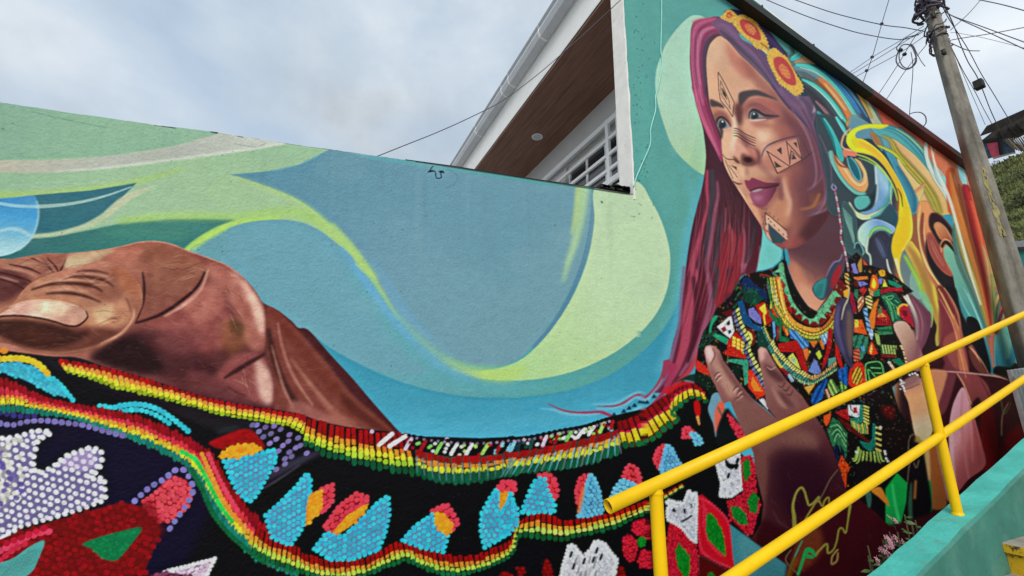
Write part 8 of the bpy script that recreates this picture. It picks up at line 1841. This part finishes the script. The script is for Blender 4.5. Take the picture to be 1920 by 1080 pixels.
for py in (34, 62, 74):
    z = zpole(py); r = pprof(z) * 1.06
    ring = [(PX + r * 1.02 * math.cos(a), PY + r * 1.02 * math.sin(a), z + .02 * math.sin(a * 2)) for a in np.linspace(0, 2 * math.pi, 25)]
    MB().tube(ring, .014, 6).obj('steel_band', M['galv'] if py == 34 else M['rust'], pole)
# tangle of cable ends round the top
random.seed(5)
for k in range(26):
    py = random.uniform(-34, 26); z = zpole(py); r = pprof(z) + random.uniform(.01, .16)
    a0 = random.uniform(0, 6.28); pts = []
    for i in range(9):
        a = a0 + i * random.uniform(.2, .5); rr = r + random.uniform(-.03, .07)
        pts.append((PX + rr * math.cos(a), PY + rr * math.sin(a), z + random.uniform(-.09, .09)))
    MB().tube(bez(pts, 4), random.uniform(.012, .024), 6).obj('cable_tangle', M['wire'], pole, smooth=True)
for k in range(9):
    py = random.uniform(60, 100); z = zpole(py); a0 = random.uniform(0, 6.28); r = pprof(z) + random.uniform(.01, .06)
    pts = [(PX + (r + random.uniform(0, .04)) * math.cos(a0 + i * .35), PY + (r + random.uniform(0, .04)) * math.sin(a0 + i * .35), z + i * .03 + random.uniform(-.04, .04)) for i in range(9)]
    MB().tube(bez(pts, 4), .013, 6).obj('cable_tangle', M['wire'], pole, smooth=True)
for k, (dx, py) in enumerate(((-.2, 12), (.2, 6), (-.17, 40), (.19, 62), (.21, 76), (-.2, 110))):
    z = zpole(py); ins = MB().tube([(PX + dx, PY - .05, z - .06), (PX + dx, PY - .05, z - .02), (PX + dx, PY - .05, z + .0), (PX + dx, PY - .05, z + .05), (PX + dx, PY - .05, z + .07)], [.02, .045, .03, .042, .015], 10).obj('insulator', M['rust'], pole, smooth=True)
    MB().tube([(PX, PY - .05, z), (PX + dx, PY - .05, z)], .014, 6).obj('insulator_arm', M['rust'], pole)
# loose coils hanging on the left of the pole
z2 = Z(1400, 0, 3.375)
def wpt(p, d): return far(z2([p])[0], d)
DP = math.hypot(PX, PY) + 1.0
def dist_at(p):
    q = z2([p])[0]; r = ray(*q); h = math.hypot(r[0], r[1]); return 11.3 * np.linalg.norm(r) / h
def wire(pts, r, name, label, group, d0=1.0, d1=1.0):
    n = len(pts); P3 = []
    for i, p in enumerate(pts):
        f_ = d0 + (d1 - d0) * i / (n - 1); P3.append(wpt(p, dist_at(p) * f_))
    o = MB().tube(bez(P3, 6), r, 6).obj(name, M['wire'], None, smooth=True); tag(o, label, 'cable', group); return o
coil = [(1010 + 62 * math.cos(a) * (1 + .1 * math.sin(3 * a)), 360 + 84 * math.sin(a) * .95) for a in np.linspace(-2.6, 4.2, 26)]
wire(coil, .012, 'cable_coil', 'loose black cable loop hanging left of the utility pole', None)
coil = [(1018 + 54 * math.cos(a), 352 + 80 * math.sin(a)) for a in np.linspace(-1.2, 3.4, 18)] + [(950, 300), (1010, 240), (1090, 220)]
wire(coil, .010, 'cable_coil', 'thinner cable loop tangled in the hanging coil by the pole', None)
wire([(1030, 722), (1060, 712), (1100, 712), (1130, 735), (1135, 775), (1118, 800)], .010, 'cable_coil', 'small loop of cable rising from the maroon roof edge', None)
GL, GR = 'cables running left from the pole', 'cables running right from the pole'
W1 = .0085
wire([(60, -40), (130, 0), (360, 95), (560, 165), (740, 215), (980, 250), (1110, 205)], W1, 'power_cable', 'wavy dark cable sagging above the roof, lowest of the two top left', GL, .85, 1)
wire([(200, -40), (310, 0), (560, 85), (850, 155), (1000, 175), (1130, 200)], W1, 'power_cable', 'upper dark cable running from the pole to the top left', GL, .85, 1)
wire([(920, -60), (900, 0), (855, 150), (795, 360), (740, 510), (700, 640)], W1, 'power_cable', 'steep dark cable crossing the others left of the pole', GL, 1.15, 1.15)
for i, q in enumerate(([(560, 505), (665, 450), (790, 365), (950, 270), (1120, 165)], [(580, 520), (690, 455), (910, 320), (1130, 180)], [(590, 545), (700, 480), (960, 340), (1130, 225)])):
    wire(q, W1 * .9, 'power_cable', ('highest', 'middle', 'lowest')[i] + ' of three parallel cables dropping left from pole to roof', GL, 1.25, 1)
for i, q in enumerate(([(790, 660), (845, 580), (950, 420), (1060, 240), (1110, 190)], [(830, 710), (900, 605), (1010, 440), (1140, 280)], [(1028, 760), (1035, 660), (1052, 440), (1040, 330)])):
    wire(q, W1 * .8, 'service_cable', ('leftmost', 'middle', 'rightmost, near vertical')[i] + ' thin cable falling from the coil to the maroon roof', GL, 1.2, 1)
wire([(1060, 300), (1100, 380), (1130, 420)], W1 * .8, 'service_cable', 'short cable end crossing beside the pole', GL)
wire([(1245, 20), (1310, 160), (1345, 260), (1400, 390), (1465, 500), (1540, 690), (1585, 790), (1600, 830)], W1 * 1.2, 'drop_cable', 'thick cable dropping right of the pole past the junction box', GR, 1, 1.6)
wire([(1240, 40), (1280, 120), (1400, 310), (1480, 460), (1560, 590), (1650, 740), (1690, 800)], W1, 'drop_cable', 'rightmost cable dropping from the pole towards the shack', GR, 1, 1.6)
wire([(1280, 270), (1370, 450), (1440, 570), (1500, 690), (1555, 790)], W1 * .9, 'drop_cable', 'leftmost cable dropping close to the right of the pole', GR, 1, 1.6)
wire([(1290, 290), (1340, 400), (1400, 540), (1510, 790)], W1 * .7, 'drop_cable', 'thin cable dropping between pole and junction box', GR, 1, 1.6)
wire([(1480, 0), (1400, 90), (1290, 190)], W1, 'power_cable', 'short straight cable rising right from the pole', GR, 1.2, 1)
wire([(1440, -10), (1480, 0), (1620, 30), (1760, 68), (1830, 90)], W1 * 1.2, 'power_cable', 'top right cable leaving the frame', GR, 1.2, 1.1)
wire([(1255, 60), (1290, 95), (1500, 172), (1760, 268), (1840, 300)], W1, 'power_cable', 'upper of two parallel cables running right from the pole', GR, 1, 1)
wire([(1255, 64), (1300, 100), (1480, 182), (1760, 312), (1840, 350)], W1, 'power_cable', 'lower of two parallel cables running right from the pole', GR, 1, 1)
wire([(1290, 255), (1340, 245), (1560, 210), (1760, 173), (1840, 160)], W1, 'power_cable', 'cable rising gently to the right edge', GR, 1, 1)
wire([(1290, 205), (1340, 210), (1500, 240), (1760, 305)], W1 * .6, 'power_cable', 'faint thin cable sloping right from the pole', GR, 1.3, 1.3)
wire([(1270, 262), (1330, 290), (1400, 318), (1475, 322)], W1, 'service_cable', 'short loose cable end sticking out right of the pole', GR, 1, 1)
jb = wpt((1470, 535), dist_at((1470, 535)) * 1.35); MB().box((jb.x - .09, jb.y - .09, jb.z - .12), (jb.x + .09, jb.y + .09, jb.z + .12)).obj('junction_box', M['rust'], None, .02)
tag(bpy.data.objects['junction_box'], 'small black junction box hanging on the cables', 'box')
jb2 = bpy.data.objects['junction_box']
for q, d, lb in (((975, 318), 1.0, 'upper black clamp in the cable coil beside the pole'), ((1000, 345), 1.02, 'lower black clamp in the cable coil beside the pole'), ((855, 152), 1.15, 'topmost black clamp on the steep cable left of the pole'), ((795, 362), 1.17, 'middle black clamp on the steep cable left of the pole'), ((760, 448), 1.17, 'lowest black clamp on the steep cable left of the pole')):
    p = wpt(q, dist_at(q) * d); o = MB().tube([p - Vector((.05, 0, .02)), p - Vector((.02, 0, .0)), p + Vector((.02, 0, .01)), p + Vector((.05, 0, .02))], [.015, .04, .035, .012], 8).obj('cable_clamp', M['rust'], None, smooth=True)
    tag(o, lb, 'clamp', 'clamps on the cables left of the pole')
# cable over the house and cable on the wall
q0 = [(700, 296), (760, 272), (820, 248), (880, 221), (940, 190), (1000, 146), (1050, 104), (1110, 50), (1176, -12)]; d0 = onY(q0[0], WY + .1) - Vector((0, 0, EYE))
p = [far(q, d0.length + (5.2 - d0.length) * i / 8) for i, q in enumerate(q0)]
o = MB().tube(bez(p, 8), .0038, 6).obj('cable', M['wire'], None, smooth=True); tag(o, 'thin dark cable stretched from low wall across the white eave', 'cable')
cw_ = [(1241, -20), (1240, 50), (1239, 95), (1241, 108), (1241, 127), (1234, 164), (1229, 182), (1229, 207), (1220, 242), (1219, 271), (1204, 307), (1193, 333), (1188, 350)]
o = MB().tube(bez([onY(q, WY - .012) for q in cw_], 5), .007, 6).obj('wall_cable', M['wallwire'], None, smooth=True); tag(o, 'thin turquoise cable running down the gable beside the woman', 'cable')

# ------------------------------------------------------------------ hillside houses and growth
def rotbox(mb, c, u, v, w, a, b_, h):
    c = Vector(c); p = [c + u * i * a + v * j * b_ for i, j in ((-.5, -.5), (.5, -.5), (.5, .5), (-.5, .5))]
    mb.hexa([q for q in p] + [q + w * h for q in p]); return mb
UP = Vector((0, 0, 1))
S0 = far((1880, 285), 52); ux = Vector((.35, -.94, 0)).normalized(); uy = Vector((ux.y * -1, ux.x, 0)); uy = Vector((.94, .35, 0)).normalized()
def sp(px, py, dd=0): return far((px, py), 52 + dd)
sh = empty('hillside_shack', S0); tag(sh, 'dark tin-roofed timber shack with pink door on the hillside', 'shack')
def quadbox(name, pts, mt, th=.25, parent=sh):
    a = [sp(*q) for q in pts]; nrm = (a[1] - a[0]).cross(a[2] - a[0]).normalized()
    if nrm.dot(a[0]) < 0: nrm = -nrm
    b_ = [q + nrm * th for q in a]; n = len(a)
    return MB().add(a + b_, [tuple(range(n)), tuple(range(2 * n - 1, n - 1, -1))] + [(i, (i + 1) % n, n + (i + 1) % n, n + i) for i in range(n)]).obj(name, mt, parent)
quadbox('roof', [(1836, 256), (1850, 236), (1925, 203), (1930, 214), (1862, 247)], M['tin'], .5)
quadbox('gable_boards', [(1842, 262), (1862, 246), (1926, 214), (1926, 250), (1900, 262)], M['darktimber'], .4)
for a_, b_ in (((1872, 246), (1884, 262)), ((1890, 238), (1906, 254)), ((1905, 232), (1921, 246))):
    quadbox('rafter', [a_, (a_[0] + 2.5, a_[1] - 1), (b_[0] + 2.5, b_[1] - 1), b_], M['tin'], -.3)
quadbox('wall', [(1838, 262), (1900, 258), (1904, 288), (1870, 292), (1848, 300)], M['shackblue'], .5)
quadbox('dark_lintel', [(1842, 262), (1873, 258), (1874, 264), (1843, 268)], M['dark'], -.2)
quadbox('door', [(1850, 269), (1871, 266), (1874, 292), (1860, 296)], M['shackpink'], -.15)
quadbox('corner_post', [(1872, 260), (1876, 260), (1881, 290), (1877, 291)], M['dark'], -.25)
for k in range(9):
    x = 1880 + k * 4.6; quadbox('plank', [(x, 262 + k * -.7), (x + 2.4, 261 - k * .7), (x + 24, 278 + k * 1.4), (x + 21, 281 + k * 1.4)], M['timber'], -.15 - .12 * (k % 3))
quadbox('porch_beam', [(1862, 295), (1904, 284), (1904, 287), (1862, 299)], M['timber'], -.4)
# teal house lower right
def sp(px, py, dd=0): return far((px, py), 24 + dd)
th_ = empty('teal_house', far((1912, 500), 24)); tag(th_, 'teal walled house with grey sheet roof right of the pole', 'house')
quadbox('roof', [(1885, 462), (1905, 452), (1960, 446), (1960, 464), (1886, 474)], M['greyroof'], 2.0, th_)
quadbox('roof_edge', [(1884, 465), (1960, 460), (1960, 466), (1884, 471)], M['tin'], -.1, th_)
quadbox('wall', [(1886, 472), (1962, 466), (1972, 660), (1908, 660)], M['tealhouse'], .3, th_)
quadbox('roof_lump', [(1896, 458), (1904, 452), (1910, 457), (1906, 462)], M['concrete'], .3, th_)
# grass tufts (uncountable) on the hill
random.seed(3); vs = []; fs = []
for k in range(26000):
    py = random.uniform(262, 560); px = random.uniform(1835, 1990)
    r = ray(px, py); r = r / np.linalg.norm(r)
    x = random.uniform(20, 62); y = x * r[1] / r[0]; z = hz(x, y)
    s_ = random.uniform(.18, .5) * (x / 40); a = random.uniform(0, 6.28); dx, dy = math.cos(a) * s_ * .35, math.sin(a) * s_ * .35
    lx, ly = random.uniform(-.4, .4) * s_, random.uniform(-.4, .4) * s_; b0 = len(vs)
    vs += [(x - dx, y - dy, z - .05), (x + dx, y + dy, z - .05), (x + lx, y + ly, z + s_ * .7)]; fs.append((b0, b0 + 1, b0 + 2))
gme = bpy.data.meshes.new('hill_grass'); gme.from_pydata(vs, [], fs); go = link('hill_grass', gme, M['leaf']); tag(go, 'rough green and brown grass on the hillside', kind='stuff')
def shrub(c, R, label, n=420):
    t_ = empty('hill_shrub', c); tag(t_, label, 'shrub', 'shrubs on the hillside'); vs = []; fs = []
    lob = [Vector((random.gauss(0, .45), random.gauss(0, .45), random.uniform(.2, 1.0))) * R for _ in range(6)]
    for k in range(n):
        q = random.choice(lob); d = Vector((random.gauss(0, 1), random.gauss(0, 1), random.gauss(0, .8))).normalized() * R * random.uniform(.2, .5)
        p_ = c + q + d; s_ = R * random.uniform(.06, .13); u_ = Vector((random.gauss(0, 1), random.gauss(0, 1), random.gauss(0, 1))).normalized(); w_ = u_.orthogonal().normalized(); b0 = len(vs)
        vs += [p_ - u_ * s_, p_ + w_ * s_ * .5, p_ + u_ * s_, p_ - w_ * s_ * .5]; fs.append((b0, b0 + 1, b0 + 2, b0 + 3))
    MB().add(vs, fs).obj('crown', M['leafd'], t_)
    MB().tube([c - Vector((0, 0, .3)), c + Vector((.05 * R, 0, .5 * R)), c + Vector((.1 * R, .1 * R, R))], [R * .06, R * .045, R * .02], 6).obj('stem', M['stem'], t_)
def hit(px, py):
    r = ray(px, py); r = r / np.linalg.norm(r)
    for d in np.arange(18, 120, .25):
        p_ = r * d
        if p_[2] + EYE < hz(p_[0], p_[1]) and p_[0] > 16: return Vector((p_[0], p_[1], hz(p_[0], p_[1])))
    return Vector(tuple(r * 40)) + Vector((0, 0, EYE))
for (px, py, R, lb) in ((1872, 372, 1.2, 'dark green shrub on the hillside just right of the pole'), (1905, 345, 1.1, 'leafy shrub on the hillside below the shack planks'), (1893, 420, 1.0, 'low shrub on the hillside above the grey sheet roof'), (1916, 395, 1.3, 'rounded shrub on the hillside at the right edge'), (1866, 318, .8, 'small shrub on the slope directly under the pink door')):
    shrub(hit(px, py), R * .62, lb)
# grey bars near the foot of the wall end
gp_ = empty('slatted_gate', onY((1905, 790), 2.3)); tag(gp_, 'grey metal slatted gate at the foot of the pole', 'gate')
for k in range(5):
    a = onY((1889 + k * 7, 694 - k * 1), 2.5); b_ = onY((1905 + k * 7, 800), 2.5)
    MB().box((a.x - .05, 2.44, b_.z - .9), (a.x + .05, 2.5, a.z)).obj('slat', M['galv'], gp_, .01)
a = onY((1889, 700), 2.5); MB().box((a.x - .05, 2.41, a.z - .1), (a.x + 1.5, 2.438, a.z - .04)).obj('gate_rail', M['galv'], gp_, .006)
# flowering plants behind the parapet
random.seed(21)
def plant(c, label, hts, blooms):
    top = c.copy(); c = Vector((c.x, c.y, zbed(c.x))); hgt = top.z - c.z; t_ = empty('flowering_plant', c); tag(t_, label, 'plant', 'flowering plants behind the parapet')
    for k in range(hts):
        a = random.uniform(0, 6.28); tip = c + Vector((math.cos(a) * random.uniform(.02, .12), math.sin(a) * .05, hgt + random.uniform(.02, .14)))
        mid = (c + tip) / 2 + Vector((random.uniform(-.02, .02), 0, 0)); MB().tube(bez([c, mid, tip], 4), [.004] * 9, 5).obj('stem', M['stem'], t_)
        vs = []; fs = []
        for q in range(7):
            f_ = random.uniform(.75, 1); p_ = c + (tip - c) * f_; u_ = Vector((random.gauss(0, 1), random.gauss(0, 1), random.gauss(0, .6))).normalized(); w_ = u_.orthogonal().normalized(); s_ = random.uniform(.02, .035); b0 = len(vs)
            vs += [p_, p_ + u_ * s_ + w_ * s_ * .4, p_ + u_ * s_ * 2, p_ + u_ * s_ - w_ * s_ * .4]; fs.append((b0, b0 + 1, b0 + 2, b0 + 3))
        MB().add(vs, fs).obj('leaves', M['plantleaf'], t_)
    for (px, py, n) in blooms:
        ctr = onY((px, py), c.y - .03); vs = []; fs = []
        for q in range(n):
            p_ = ctr + Vector((random.gauss(0, .016), random.gauss(0, .012), random.gauss(0, .013))); nrm = Vector((random.gauss(0, .5), -1, random.gauss(.4, .5))).normalized(); e1 = nrm.orthogonal().normalized(); e2 = nrm.cross(e1)
            for j in range(5):
                an = j * 1.2566 + q; d = e1 * math.cos(an) + e2 * math.sin(an); sd = e1 * -math.sin(an) + e2 * math.cos(an); b0 = len(vs); s_ = .012
                vs += [p_, p_ + d * s_ + sd * s_ * .45 + nrm * .003, p_ + d * s_ * 1.5, p_ + d * s_ - sd * s_ * .45 + nrm * .003]; fs.append((b0, b0 + 1, b0 + 2, b0 + 3))
        MB().add(vs, fs).obj('blossom', M['petal'], t_)
for (px, py, lb, bl) in ((1672, 1040, 'pink flowering plant behind the parapet nearest the green gem', [(1668, 1018, 9), (1679, 1014, 7), (1677, 980, 4)]), (1655, 1062, 'pink flowering plant low behind the parapet edge', [(1655, 1034, 6), (1662, 1040, 5), (1645, 1050, 3)]), (1705, 1000, 'leafy plant behind the parapet left of the second rail post', [])):
    c = onY((px, py), 1.62); plant(c, lb, 5, bl)
print('SCENE BUILT', len(bpy.data.objects))
